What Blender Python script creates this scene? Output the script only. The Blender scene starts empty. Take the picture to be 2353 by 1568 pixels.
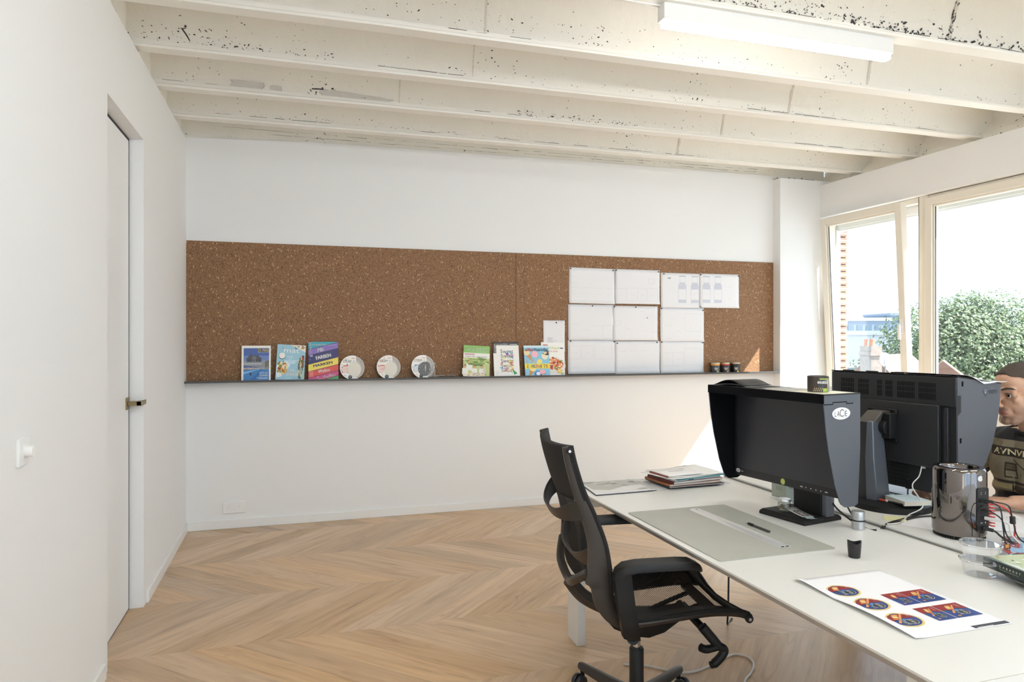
import bpy, bmesh, math, random
from mathutils import Vector, Matrix, noise as mnoise
R = math.radians
scene = bpy.context.scene
COL = scene.collection
random.seed(7)

# ------------------------------------------------------------------ camera
cam_data = bpy.data.cameras.new('camera')
cam_data.sensor_width = 36.0
cam_data.lens = 1592.0 / 2353.0 * 36.0
cam_data.shift_y = -8.0 / 2353.0
cam_data.clip_start = 0.05
cam_data.clip_end = 500
cam = bpy.data.objects.new('camera', cam_data)
cam.location = (0.763, -5.549, 1.42)
cam.rotation_euler = (R(90), 0, R(-17.354))
COL.objects.link(cam)
scene.camera = cam

# ------------------------------------------------------------------ world, sun, exposure
scene.view_settings.view_transform = 'Standard'
scene.view_settings.look = 'None'
scene.view_settings.exposure = 0.17
scene.view_settings.gamma = 1.0
scene.view_settings.use_curve_mapping = False
scene.cycles.max_bounces = 14
scene.cycles.diffuse_bounces = 8
scene.cycles.glossy_bounces = 6
scene.cycles.transparent_max_bounces = 24
scene.cycles.sample_clamp_indirect = 8.0

SKY = 3.0
SUN = 22.0
world = bpy.data.worlds.new('sky')
scene.world = world
world.use_nodes = True
wn = world.node_tree
wn.nodes.clear()
w_out = wn.nodes.new('ShaderNodeOutputWorld')
w_bg = wn.nodes.new('ShaderNodeBackground')
w_tc = wn.nodes.new('ShaderNodeTexCoord')
w_noise = wn.nodes.new('ShaderNodeTexNoise')
w_noise.inputs['Scale'].default_value = 2.2
w_noise.inputs['Detail'].default_value = 5
w_ramp = wn.nodes.new('ShaderNodeValToRGB')
w_ramp.color_ramp.elements[0].position = 0.36
w_ramp.color_ramp.elements[0].color = (0.50, 0.71, 1.0, 1)
w_ramp.color_ramp.elements[1].position = 0.62
w_ramp.color_ramp.elements[1].color = (0.72, 0.86, 1.0, 1)
w_bg.inputs['Strength'].default_value = SKY
wn.links.new(w_tc.outputs['Generated'], w_noise.inputs['Vector'])
wn.links.new(w_noise.outputs['Fac'], w_ramp.inputs['Fac'])
wn.links.new(w_ramp.outputs['Color'], w_bg.inputs['Color'])
wn.links.new(w_bg.outputs['Background'], w_out.inputs['Surface'])

sun_data = bpy.data.lights.new('sun', 'SUN')
sun_data.energy = SUN
sun_data.angle = R(0.6)
sun_data.color = (1.0, 0.975, 0.94)
sun = bpy.data.objects.new('sun', sun_data)
sun.rotation_euler = Vector((-1, 0.62, -1.29)).to_track_quat('-Z', 'Y').to_euler()
sun.location = (12, -8, 14)
COL.objects.link(sun)

# ------------------------------------------------------------------ materials
def srgb(c):
    return tuple((v / 12.92 if v <= 0.04045 else ((v + 0.055) / 1.055) ** 2.4) for v in c)

def hexc(h):
    h = h.lstrip('#')
    return srgb([int(h[i:i + 2], 16) / 255 for i in (0, 2, 4)])

MATS = {}
def mat(name, color, rough=0.5, metal=0.0, var=0.06, scale=30.0, bump=0.0, bscale=None, coat=0.0, spec=0.5, emit=None, estr=0.0):
    """Principled material with a little procedural variation in tone."""
    if name in MATS:
        return MATS[name]
    m = bpy.data.materials.new(name)
    m.use_nodes = True
    nt = m.node_tree
    p = nt.nodes['Principled BSDF']
    if isinstance(color, str):
        color = hexc(color)
    p.inputs['Roughness'].default_value = rough
    p.inputs['Metallic'].default_value = metal
    p.inputs['Specular IOR Level'].default_value = spec
    if coat:
        p.inputs['Coat Weight'].default_value = coat
    tc = nt.nodes.new('ShaderNodeTexCoord')
    no = nt.nodes.new('ShaderNodeTexNoise')
    no.inputs['Scale'].default_value = scale
    no.inputs['Detail'].default_value = 3
    nt.links.new(tc.outputs['Object'], no.inputs['Vector'])
    mx = nt.nodes.new('ShaderNodeMix')
    mx.data_type = 'RGBA'
    lo = tuple(c * (1 - var) for c in color)
    hi = tuple(min(1, c * (1 + var)) for c in color)
    mx.inputs['A'].default_value = (*lo, 1)
    mx.inputs['B'].default_value = (*hi, 1)
    nt.links.new(no.outputs['Fac'], mx.inputs['Factor'])
    nt.links.new(mx.outputs['Result'], p.inputs['Base Color'])
    if bump:
        b = nt.nodes.new('ShaderNodeBump')
        b.inputs['Strength'].default_value = bump
        b.inputs['Distance'].default_value = 0.002
        n2 = nt.nodes.new('ShaderNodeTexNoise')
        n2.inputs['Scale'].default_value = bscale or scale * 4
        n2.inputs['Detail'].default_value = 4
        nt.links.new(tc.outputs['Object'], n2.inputs['Vector'])
        nt.links.new(n2.outputs['Fac'], b.inputs['Height'])
        nt.links.new(b.outputs['Normal'], p.inputs['Normal'])
    if emit is not None:
        p.inputs['Emission Color'].default_value = (*emit, 1)
        p.inputs['Emission Strength'].default_value = estr
    MATS[name] = m
    return m

def ink(h, rough=0.45):
    return mat('print_' + h.lstrip('#'), h, rough, var=0.03, scale=60)

def clear_mat(name, tint=(1, 1, 1), ior=1.45, rough=0.02, gloss=1.0, diffuse=0.0, dcol=(0.9, 0.9, 0.9)):
    """thin clear sheet: transparent with fresnel reflection (and an optional milky part)"""
    if name in MATS:
        return MATS[name]
    m = bpy.data.materials.new(name)
    m.use_nodes = True
    nt = m.node_tree
    nt.nodes.clear()
    out = nt.nodes.new('ShaderNodeOutputMaterial')
    tr = nt.nodes.new('ShaderNodeBsdfTransparent')
    tr.inputs['Color'].default_value = (*tint, 1)
    gl = nt.nodes.new('ShaderNodeBsdfGlossy')
    gl.inputs['Roughness'].default_value = rough
    lw = nt.nodes.new('ShaderNodeLayerWeight')
    lw.inputs['Blend'].default_value = 0.5
    pw = nt.nodes.new('ShaderNodeMath')
    pw.operation = 'POWER'
    pw.inputs[1].default_value = 5.0
    fr = nt.nodes.new('ShaderNodeMath')
    fr.operation = 'MULTIPLY_ADD'
    f0 = ((ior - 1) / (ior + 1)) ** 2
    fr.inputs[1].default_value = 1 - f0
    fr.inputs[2].default_value = f0
    nt.links.new(lw.outputs['Facing'], pw.inputs[0])
    nt.links.new(pw.outputs['Value'], fr.inputs[0])
    mu = nt.nodes.new('ShaderNodeMath')
    mu.operation = 'MULTIPLY'
    mu.inputs[1].default_value = gloss
    mx = nt.nodes.new('ShaderNodeMixShader')
    nt.links.new(fr.outputs['Value'], mu.inputs[0])
    nt.links.new(mu.outputs['Value'], mx.inputs['Fac'])
    base = tr.outputs['BSDF']
    if diffuse:
        di = nt.nodes.new('ShaderNodeBsdfDiffuse')
        di.inputs['Color'].default_value = (*dcol, 1)
        m2 = nt.nodes.new('ShaderNodeMixShader')
        m2.inputs['Fac'].default_value = diffuse
        nt.links.new(tr.outputs['BSDF'], m2.inputs[1])
        nt.links.new(di.outputs['BSDF'], m2.inputs[2])
        base = m2.outputs['Shader']
    nt.links.new(base, mx.inputs[1])
    nt.links.new(gl.outputs['BSDF'], mx.inputs[2])
    nt.links.new(mx.outputs['Shader'], out.inputs['Surface'])
    MATS[name] = m
    return m

# ------------------------------------------------------------------ mesh building
_text_cache = {}
def text_mesh(s, bold=0.0, shear=0.0, space=1.0):
    key = (s, bold, shear, space)
    if key in _text_cache:
        return _text_cache[key]
    cu = bpy.data.curves.new('lettering', 'FONT')
    cu.body = s
    cu.size = 1.0
    cu.align_x = 'LEFT'
    cu.shear = shear
    cu.offset = bold
    cu.space_character = space
    cu.resolution_u = 3
    ob = bpy.data.objects.new('lettering', cu)
    COL.objects.link(ob)
    dg = bpy.context.evaluated_depsgraph_get()
    me = bpy.data.meshes.new_from_object(ob.evaluated_get(dg))
    vs = [v.co.copy() for v in me.vertices]
    fs = [list(p.vertices) for p in me.polygons]
    bpy.data.objects.remove(ob)
    bpy.data.curves.remove(cu)
    bpy.data.meshes.remove(me)
    if vs:
        x0 = min(v.x for v in vs); x1 = max(v.x for v in vs)
        y0 = min(v.y for v in vs); y1 = max(v.y for v in vs)
    else:
        x0 = x1 = y0 = y1 = 0
    _text_cache[key] = (vs, fs, (x0, x1, y0, y1))
    return _text_cache[key]

def frame(o, x, y):
    """matrix with origin o, local X along x, local Y along y"""
    x = Vector(x).normalized(); y = Vector(y)
    z = x.cross(y).normalized(); y = z.cross(x)
    return Matrix(((x.x, y.x, z.x, o[0]), (x.y, y.y, z.y, o[1]), (x.z, y.z, z.z, o[2]), (0, 0, 0, 1)))

class MB:
    def __init__(s):
        s.v = []; s.f = []; s.mi = []; s.mats = []; s.uv = None; s.flat = []
    def m(s, mt):
        if mt not in s.mats:
            s.mats.append(mt)
        return s.mats.index(mt)
    def add(s, vs, fs, mt, M=None):
        b = len(s.v)
        if M is None:
            s.v += [Vector(p) for p in vs]
        else:
            s.v += [M @ Vector(p) for p in vs]
        i = s.m(mt)
        for f in fs:
            s.f.append([b + k for k in f]); s.mi.append(i)
    def poly(s, pts, mt, M=None):
        s.add(pts, [list(range(len(pts)))], mt, M)
    def box(s, a, b, mt, M=None):
        x0, y0, z0 = a; x1, y1, z1 = b
        vs = [(x0, y0, z0), (x1, y0, z0), (x1, y1, z0), (x0, y1, z0), (x0, y0, z1), (x1, y0, z1), (x1, y1, z1), (x0, y1, z1)]
        fs = [[0, 3, 2, 1], [4, 5, 6, 7], [0, 1, 5, 4], [1, 2, 6, 5], [2, 3, 7, 6], [3, 0, 4, 7]]
        s.add(vs, fs, mt, M)
    def prism(s, pts, z0, z1, mt, M=None):
        """2D polygon in XY extruded in Z"""
        n = len(pts)
        vs = [(p[0], p[1], z0) for p in pts] + [(p[0], p[1], z1) for p in pts]
        fs = [list(range(n))[::-1], list(range(n, 2 * n))]
        for i in range(n):
            j = (i + 1) % n
            fs.append([i, j, n + j, n + i])
        s.add(vs, fs, mt, M)
    def loft(s, rings, mt, M=None, closed=True, caps=True):
        """rings of equal point counts"""
        n = len(rings[0]); vs = [p for r in rings for p in r]; fs = []
        for k in range(len(rings) - 1):
            for i in range(n if closed else n - 1):
                j = (i + 1) % n
                fs.append([k * n + i, k * n + j, (k + 1) * n + j, (k + 1) * n + i])
        if caps and closed:
            fs.append(list(range(n))[::-1]); fs.append([(len(rings) - 1) * n + i for i in range(n)])
        s.add(vs, fs, mt, M)
    def lathe(s, prof, mt, n=32, M=None, caps=True, a0=0, a1=2 * math.pi):
        full = abs(a1 - a0 - 2 * math.pi) < 1e-6
        rings = []
        for r, z in prof:
            rings.append([(max(r, 1e-5) * math.cos(a0 + (a1 - a0) * i / (n if full else n - 1)), max(r, 1e-5) * math.sin(a0 + (a1 - a0) * i / (n if full else n - 1)), z) for i in range(n)])
        s.loft(rings, mt, M, closed=full, caps=caps and full)
    def tube(s, path, r, mt, n=8, M=None, closed=False, squash=1.0):
        path = [Vector(p) for p in path]; N = len(path)
        rr = r if isinstance(r, (list, tuple)) else [r] * N
        rings = []; up = Vector((0, 0, 1)); prev = None
        for i in range(N):
            a = path[(i - 1) % N] if (i > 0 or closed) else path[i]
            b = path[(i + 1) % N] if (i < N - 1 or closed) else path[i]
            t = (b - a)
            if t.length < 1e-9: t = Vector((0, 0, 1))
            t.normalize()
            if prev is None:
                u = t.cross(up)
                if u.length < 1e-3: u = t.cross(Vector((1, 0, 0)))
                u.normalize()
            else:
                u = prev - t * prev.dot(t)
                if u.length < 1e-6: u = t.cross(up)
                u.normalize()
            prev = u; w = t.cross(u)
            rings.append([path[i] + (u * math.cos(2 * math.pi * k / n) + w * math.sin(2 * math.pi * k / n) * squash) * rr[i] for k in range(n)])
        if closed:
            rings.append(rings[0])
            s.loft(rings, mt, M, caps=False)
        else:
            s.loft(rings, mt, M)
    def grid(s, fn, nu, nv, mt, M=None):
        vs = [fn(i / nu, j / nv) for j in range(nv + 1) for i in range(nu + 1)]
        fs = []
        for j in range(nv):
            for i in range(nu):
                a = j * (nu + 1) + i
                fs.append([a, a + 1, a + nu + 2, a + nu + 1])
        s.add(vs, fs, mt, M)
    def text(s, body, M, x, y, h, mt, bold=0.0, shear=0.0, width=None, align='l', z=0.0, rot=0.0, space=1.0):
        """lettering of cap height h with its lower left at x,y; width squeezes it to a length"""
        vs, fs, (x0, x1, y0, y1) = text_mesh(body, min(bold, 0.0), shear, space)
        if not vs: return
        k = h / 0.70; kx = k
        if width: kx = width / max(1e-6, x1 - x0)
        wd = (x1 - x0) * kx
        ox = {'l': 0, 'c': -wd / 2, 'r': -wd}[align]
        c, sn = math.cos(rot), math.sin(rot)
        b = max(bold, 0.0) * h * 2.2          # heavier strokes by overprinting
        for dx, dy in (((0, 0),) if b == 0 else ((-b, 0), (0, b * .5), (b, 0), (0, -b * .5))):
            pts = []
            for v in vs:
                a = (v.x - x0) * kx + ox + dx; q = v.y * k + dy
                pts.append((x + a * c - q * sn, y + a * sn + q * c, z))
            s.add(pts, fs, mt, M)
    def ell(s, cx, cy, rx, ry, mt, M, z=0.0, n=28, a0=0.0, a1=2 * math.pi):
        pts = [(cx + rx * math.cos(a0 + (a1 - a0) * i / n), cy + ry * math.sin(a0 + (a1 - a0) * i / n), z) for i in range(n if a1 - a0 > 6.28 else n + 1)]
        s.poly(pts, mt, M)
    def rect(s, x0, y0, x1, y1, mt, M, z=0.0):
        s.poly([(x0, y0, z), (x1, y0, z), (x1, y1, z), (x0, y1, z)], mt, M)
    def build(s, name, parent=None, smooth=True, angle=35, bevel=0.0, seg=2, merge=True, label=None, normals=True):
        me = bpy.data.meshes.new(name)
        me.from_pydata([tuple(v) for v in s.v], [], s.f)
        for mt in s.mats: me.materials.append(mt)
        for p, i in zip(me.polygons, s.mi): p.material_index = i
        if s.uv is not None:
            ul = me.uv_layers.new(name='UVMap')
            for k, uvv in enumerate(s.uv): ul.data[k].uv = uvv
        if merge or normals:
            bm = bmesh.new(); bm.from_mesh(me)
            if merge: bmesh.ops.remove_doubles(bm, verts=bm.verts, dist=1e-6)
            if normals: bmesh.ops.recalc_face_normals(bm, faces=bm.faces)
            bm.to_mesh(me); bm.free()
        if smooth:
            me.shade_smooth(); me.set_sharp_from_angle(angle=R(angle))
        ob = bpy.data.objects.new(name, me)
        COL.objects.link(ob)
        if parent is not None: ob.parent = parent
        if bevel:
            b = ob.modifiers.new('bevel', 'BEVEL'); b.width = bevel; b.segments = seg; b.limit_method = 'ANGLE'; b.angle_limit = R(40)
            b.harden_normals = False
        if label: ob['label'] = label
        return ob

def tag(o, label, cat, group=None, kind=None):
    o['label'] = label; o['category'] = cat
    if group: o['group'] = group
    if kind: o['kind'] = kind
    return o

def thing(name, label, cat, loc=(0, 0, 0), rz=0.0, group=None, rot=None):
    o = bpy.data.objects.new(name, None)
    o.empty_display_size = 0.05
    COL.objects.link(o)
    o.location = loc
    o.rotation_euler = rot if rot else (0, 0, R(rz))
    return tag(o, label, cat, group)

def struct(o):
    o['kind'] = 'structure'
    return o

def dup(root, loc, rz, label, group=None):
    r = root.copy(); COL.objects.link(r); r.location = loc; r.rotation_euler = (0, 0, R(rz)); r['label'] = label
    if group: r['group'] = group
    for ch in list(root.children):
        c = ch.copy(); COL.objects.link(c); c.parent = r
        for g in list(ch.children):
            d = g.copy(); COL.objects.link(d); d.parent = c
    return r

def bez(pts, n=8):
    """smooth Catmull-Rom path through points"""
    P = [Vector(p) for p in pts]; out = []
    for i in range(len(P) - 1):
        p0 = P[max(0, i - 1)]; p1 = P[i]; p2 = P[i + 1]; p3 = P[min(len(P) - 1, i + 2)]
        for k in range(n):
            t = k / n
            out.append(0.5 * ((2 * p1) + (p2 - p0) * t + (2 * p0 - 5 * p1 + 4 * p2 - p3) * t * t + (3 * p1 - p0 - 3 * p2 + p3) * t ** 3))
    out.append(P[-1])
    return out

def rrect(x0, y0, x1, y1, r, n=5):
    out = []
    for cx, cy, a in ((x1 - r, y1 - r, 0), (x0 + r, y1 - r, 90), (x0 + r, y0 + r, 180), (x1 - r, y0 + r, 270)):
        for k in range(n + 1):
            t = R(a + 90 * k / n)
            out.append((cx + r * math.cos(t), cy + r * math.sin(t)))
    return out
# ================================================================== the room
def wall_paint(name, col, rough=0.75, bump=0.08):
    return mat(name, col, rough, var=0.012, scale=1.2, bump=bump, bscale=350, spec=0.25)
M_WALL = wall_paint('white_wall_paint', (0.815, 0.82, 0.82))
M_TRIM = mat('white_lacquer', (0.82, 0.82, 0.81), 0.4, var=0.01, scale=2)
M_DOOR = mat('door_paint', (0.80, 0.805, 0.80), 0.5, var=0.01, scale=2)
M_BLACK = mat('gap_shade_black', (0.012, 0.012, 0.016), 0.6)
M_PVC = mat('cream_window_frame', (0.80, 0.755, 0.66), 0.35, var=0.015, scale=3)
M_PVCW = mat('white_window_track', (0.815, 0.82, 0.82), 0.35, var=0.01)
M_GLASS = clear_mat('window_glass', (0.96, 0.98, 0.975), 1.5, 0.0, 1.0)

def plaster_mat():
    """old painted concrete: lumpy, with pits, black specks and hairline cracks"""
    m = bpy.data.materials.new('rough_white_plaster'); m.use_nodes = True
    nt = m.node_tree; p = nt.nodes['Principled BSDF']; N = nt.nodes; L = nt.links
    p.inputs['Roughness'].default_value = 0.8; p.inputs['Specular IOR Level'].default_value = 0.25
    tc = N.new('ShaderNodeTexCoord')
    base = N.new('ShaderNodeTexNoise'); base.inputs['Scale'].default_value = 1.6; base.inputs['Detail'].default_value = 4
    L.new(tc.outputs['Object'], base.inputs['Vector'])
    r0 = N.new('ShaderNodeValToRGB'); r0.color_ramp.elements[0].color = (0.815, 0.795, 0.735, 1); r0.color_ramp.elements[1].color = (0.84, 0.825, 0.775, 1)
    L.new(base.outputs['Fac'], r0.inputs['Fac'])
    # pits gather where a broad noise is high
    den = N.new('ShaderNodeTexNoise'); den.inputs['Scale'].default_value = 2.3; den.inputs['Detail'].default_value = 2
    L.new(tc.outputs['Object'], den.inputs['Vector'])
    vor = N.new('ShaderNodeTexNoise'); vor.inputs['Scale'].default_value = 42; vor.inputs['Detail'].default_value = 2.5; vor.inputs['Roughness'].default_value = 0.65
    L.new(tc.outputs['Object'], vor.inputs['Vector'])
    mu = N.new('ShaderNodeMath'); mu.operation = 'MULTIPLY_ADD'; mu.inputs[1].default_value = 0.40; L.new(den.outputs['Fac'], mu.inputs[0]); L.new(vor.outputs['Fac'], mu.inputs[2])
    pit = N.new('ShaderNodeValToRGB'); pit.color_ramp.elements[0].position = 0.915; pit.color_ramp.elements[0].color = (0, 0, 0, 1); pit.color_ramp.elements[1].position = 0.93; pit.color_ramp.elements[1].color = (1, 1, 1, 1)
    L.new(mu.outputs['Value'], pit.inputs['Fac'])
    mx = N.new('ShaderNodeMix'); mx.data_type = 'RGBA'; mx.inputs['B'].default_value = (0.05, 0.048, 0.05, 1)
    L.new(pit.outputs['Color'], mx.inputs['Factor']); L.new(r0.outputs['Color'], mx.inputs['A'])
    L.new(mx.outputs['Result'], p.inputs['Base Color'])
    bn = N.new('ShaderNodeTexNoise'); bn.inputs['Scale'].default_value = 9; bn.inputs['Detail'].default_value = 8; bn.inputs['Roughness'].default_value = 0.6
    L.new(tc.outputs['Object'], bn.inputs['Vector'])
    bp = N.new('ShaderNodeBump'); bp.inputs['Strength'].default_value = 0.75; bp.inputs['Distance'].default_value = 0.016
    L.new(bn.outputs['Fac'], bp.inputs['Height']); L.new(bp.outputs['Normal'], p.inputs['Normal'])
    return m
M_PLASTER = plaster_mat()
M_BEAM = mat('painted_steel_beam', (0.84, 0.825, 0.775), 0.5, var=0.02, scale=6, bump=0.15, bscale=60)
M_DIRT = mat('soot_and_dirt', (0.045, 0.042, 0.045), 0.9, var=0.4, scale=60)
M_RUST = mat('brown_stain', (0.20, 0.135, 0.10), 0.9, var=0.4, scale=50)

RX = 5.552          # lining of the window wall
YR = -8.6           # rear wall behind the viewpoint
PIL = -0.106        # front of the pilaster

# ---- floor: chevron oak planks
def oak():
    m = bpy.data.materials.new('oak_chevron'); m.use_nodes = True
    nt = m.node_tree; p = nt.nodes['Principled BSDF']; N = nt.nodes; L = nt.links
    p.inputs['Roughness'].default_value = 0.32; p.inputs['Specular IOR Level'].default_value = 0.5
    uv = N.new('ShaderNodeUVMap'); uv.uv_map = 'UVMap'
    at = N.new('ShaderNodeAttribute'); at.attribute_name = 'plank'
    sep = N.new('ShaderNodeSeparateColor'); L.new(at.outputs['Color'], sep.inputs['Color'])
    mp = N.new('ShaderNodeMapping'); mp.inputs['Scale'].default_value = (2.2, 26, 1); L.new(uv.outputs['UV'], mp.inputs['Vector'])
    # long fibres
    n1 = N.new('ShaderNodeTexNoise'); n1.inputs['Scale'].default_value = 1.0; n1.inputs['Detail'].default_value = 7; n1.inputs['Roughness'].default_value = 0.62; n1.inputs['Distortion'].default_value = 0.35
    L.new(mp.outputs['Vector'], n1.inputs['Vector'])
    # cathedral figure
    mp2 = N.new('ShaderNodeMapping'); mp2.inputs['Scale'].default_value = (1.1, 7.5, 1); L.new(uv.outputs['UV'], mp2.inputs['Vector'])
    nf = N.new('ShaderNodeTexNoise'); nf.inputs['Scale'].default_value = 1.0; nf.inputs['Detail'].default_value = 1.0; nf.inputs['Distortion'].default_value = 0.5
    L.new(mp2.outputs['Vector'], nf.inputs['Vector'])
    sc = N.new('ShaderNodeMath'); sc.operation = 'MULTIPLY'; sc.inputs[1].default_value = 70; L.new(nf.outputs['Fac'], sc.inputs[0])
    sn = N.new('ShaderNodeMath'); sn.operation = 'SINE'; L.new(sc.outputs['Value'], sn.inputs[0])
    rg = N.new('ShaderNodeMapRange'); rg.inputs['From Min'].default_value = 0.2; rg.inputs['From Max'].default_value = 1.0; L.new(sn.outputs['Value'], rg.inputs['Value'])
    # figure only on some planks / patches
    pm = N.new('ShaderNodeTexNoise'); pm.inputs['Scale'].default_value = 2.6; pm.inputs['Detail'].default_value = 1
    L.new(uv.outputs['UV'], pm.inputs['Vector'])
    pr = N.new('ShaderNodeMapRange'); pr.inputs['From Min'].default_value = 0.42; pr.inputs['From Max'].default_value = 0.7; L.new(pm.outputs['Fac'], pr.inputs['Value'])
    fm = N.new('ShaderNodeMath'); fm.operation = 'MULTIPLY'; L.new(rg.outputs['Result'], fm.inputs[0]); L.new(pr.outputs['Result'], fm.inputs[1])
    # tone ramp from fibres
    r1 = N.new('ShaderNodeValToRGB')
    e = r1.color_ramp.elements
    e[0].position = 0.24; e[0].color = (0.300, 0.187, 0.106, 1)
    e[1].position = 0.72; e[1].color = (0.640, 0.458, 0.280, 1)
    k = e.new(0.40); k.color = (0.510, 0.340, 0.196, 1)
    k = e.new(0.52); k.color = (0.575, 0.394, 0.233, 1)
    L.new(n1.outputs['Fac'], r1.inputs['Fac'])
    mf = N.new('ShaderNodeMix'); mf.data_type = 'RGBA'; mf.inputs['B'].default_value = (0.33, 0.205, 0.120, 1)
    fs = N.new('ShaderNodeMath'); fs.operation = 'MULTIPLY'; fs.inputs[1].default_value = 0.42; L.new(fm.outputs['Value'], fs.inputs[0])
    L.new(fs.outputs['Value'], mf.inputs['Factor']); L.new(r1.outputs['Color'], mf.inputs['A'])
    # per-plank tone
    hs = N.new('ShaderNodeHueSaturation')
    vr = N.new('ShaderNodeMapRange'); vr.inputs['To Min'].default_value = 0.86; vr.inputs['To Max'].default_value = 1.12; L.new(sep.outputs['Red'], vr.inputs['Value'])
    sr = N.new('ShaderNodeMapRange'); sr.inputs['To Min'].default_value = 0.84; sr.inputs['To Max'].default_value = 1.06; L.new(sep.outputs['Green'], sr.inputs['Value'])
    L.new(vr.outputs['Result'], hs.inputs['Value']); L.new(sr.outputs['Result'], hs.inputs['Saturation']); L.new(mf.outputs['Result'], hs.inputs['Color'])
    L.new(hs.outputs['Color'], p.inputs['Base Color'])
    rr = N.new('ShaderNodeMapRange'); rr.inputs['To Min'].default_value = 0.27; rr.inputs['To Max'].default_value = 0.38; L.new(n1.outputs['Fac'], rr.inputs['Value']); L.new(rr.outputs['Result'], p.inputs['Roughness'])
    bp = N.new('ShaderNodeBump'); bp.inputs['Strength'].default_value = 0.12; bp.inputs['Distance'].default_value = 0.001
    L.new(n1.outputs['Fac'], bp.inputs['Height']); L.new(bp.outputs['Normal'], p.inputs['Normal'])
    return m

def make_floor():
    mb = MB(); mo = oak(); rnd = random.Random(21)
    D = 0.645; W = 0.205; uvs = []; cols = []; y0s = -0.185
    X0, X1 = -0.14, 6.0
    for b in range(-1, 14):
        yb = y0s - D * b; ya = max(yb - D, YR - 0.1); yt = min(yb, 0.15)
        # band from ya up to yt; planks lean +45 on odd bands, -45 on even
        s = 1 if b % 2 == 0 else -1
        s = -s if b % 2 == 0 and False else s
        lean = s
        for k in range(-8, 40):
            u0 = X0 + k * W + (0.07 if s > 0 else 0.02); u1 = u0 + W
            h0 = ya - (yb - D); h1 = yt - (yb - D)
            if s > 0: a0, a1 = h0, h1
            else: a0, a1 = D - h0, D - h1
            quad = [Vector((u0 + a0, ya)), Vector((u1 + a0, ya)), Vector((u1 + a1, yt)), Vector((u0 + a1, yt))]
            # clip against X0..X1
            def clip(poly, ax, sgn):
                out = []
                for i in range(len(poly)):
                    p, q = poly[i], poly[(i + 1) % len(poly)]
                    ip = (p.x - ax) * sgn >= 0; iq = (q.x - ax) * sgn >= 0
                    if ip: out.append(p)
                    if ip != iq:
                        t = (ax - p.x) / (q.x - p.x); out.append(p.lerp(q, t))
                return out
            poly = clip(clip(quad, X0, 1), X1, -1) if quad else []
            if len(poly) < 3: continue
            d = Vector((1, s)).normalized(); nrm = Vector((-d.y, d.x))
            ou, ov = rnd.uniform(0, 60), rnd.uniform(0, 60)
            c = (rnd.random() ** 1.0, rnd.random(), 0, 1)
            if rnd.random() < 0.07: c = (1.35, 0.3, 0, 1)
            mb.add([(p.x, p.y, 0) for p in poly], [list(range(len(poly)))], mo)
            o = quad[0]
            for p in poly:
                uvs.append(((p - o).dot(d) + ou, (p - o).dot(nrm) + ov)); cols.append(c)
    mb.uv = uvs
    ob = mb.build('floor', merge=False, normals=False, smooth=False)
    ca = ob.data.color_attributes.new('plank', 'FLOAT_COLOR', 'CORNER')
    for i, c in enumerate(cols): ca.data[i].color = c
    for p in ob.data.polygons:
        pass
    return struct(ob)
make_floor()
# slab under the boards
mb = MB(); mb.box((-0.3, YR - 0.2, -0.25), (6.0, 0.3, -0.004), M_WALL); struct(mb.build('floor_slab', smooth=False))

# ---- back wall (drywall to the rough cornice), old wall above it
mb = MB()
zs = [(0, 2.885), (0.9, 2.925), (2.2, 2.94), (3.0, 2.947), (5.2, 2.957), (5.66, 2.957)]
mb.loft([[(x, 0, 0), (x, 0.012, 0), (x, 0.012, z), (x, 0, z)] for x, z in zs], M_WALL)
struct(mb.build('wall_back', smooth=False))
mb = MB(); mb.grid(lambda u, v: (-0.35 + 6.05 * u, 0.014 + 0.012 * mnoise.noise(Vector((u * 40, v * 9, 1))), 2.5 + 0.95 * v), 160, 24, M_PLASTER)
rnd = random.Random(3)
for (xa, xb, zz) in ((0.25, 2.5, 2.985), (2.52, 4.9, 2.995), (0.6, 2.4, 2.955), (2.6, 3.7, 2.972), (4.0, 4.8, 2.975), (1.2, 2.0, 3.02)):
    x = xa
    while x < xb:
        l = rnd.uniform(0.03, 0.16); z = zz + (x - xa) * 0.004 + rnd.uniform(-0.002, 0.002)
        t = rnd.uniform(0.0006, 0.0020)
        mb.poly([(x, -0.001, z), (x + l, -0.001, z + rnd.uniform(-0.002, 0.002)), (x + l, -0.001, z + t), (x, -0.001, z + t)], M_DIRT)
        x += l + rnd.choice((0.0, 0.002, 0.01, 0.06))
struct(mb.build('wall_back_old_plaster', smooth=True))

# ---- left wall with the flush door in a deep reveal
DX = -0.068; DY0, DY1, DZ = -2.225, -1.491, 2.46
mb = MB(); ZT = 2.872
def wl(y0, y1, z0, z1): mb.box((-0.02, y0, z0), (0.0, y1, z1), M_WALL)
mb.box((DX - 0.05, DY1, 0), (0, 0.0, ZT), M_WALL); mb.box((DX - 0.05, DY0, DZ), (0, DY1, ZT), M_WALL); mb.box((DX - 0.05, YR, 0), (0, DY0, ZT), M_WALL)
struct(mb.build('wall_left', smooth=False))
mb = MB(); mb.grid(lambda u, v: (-0.04 + 0.012 * mnoise.noise(Vector((u * 50, v * 8, 4))), 0.05 - 8.8 * u, 2.6 + 0.85 * v), 200, 24, M_PLASTER)
struct(mb.build('wall_left_old_plaster'))
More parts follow.
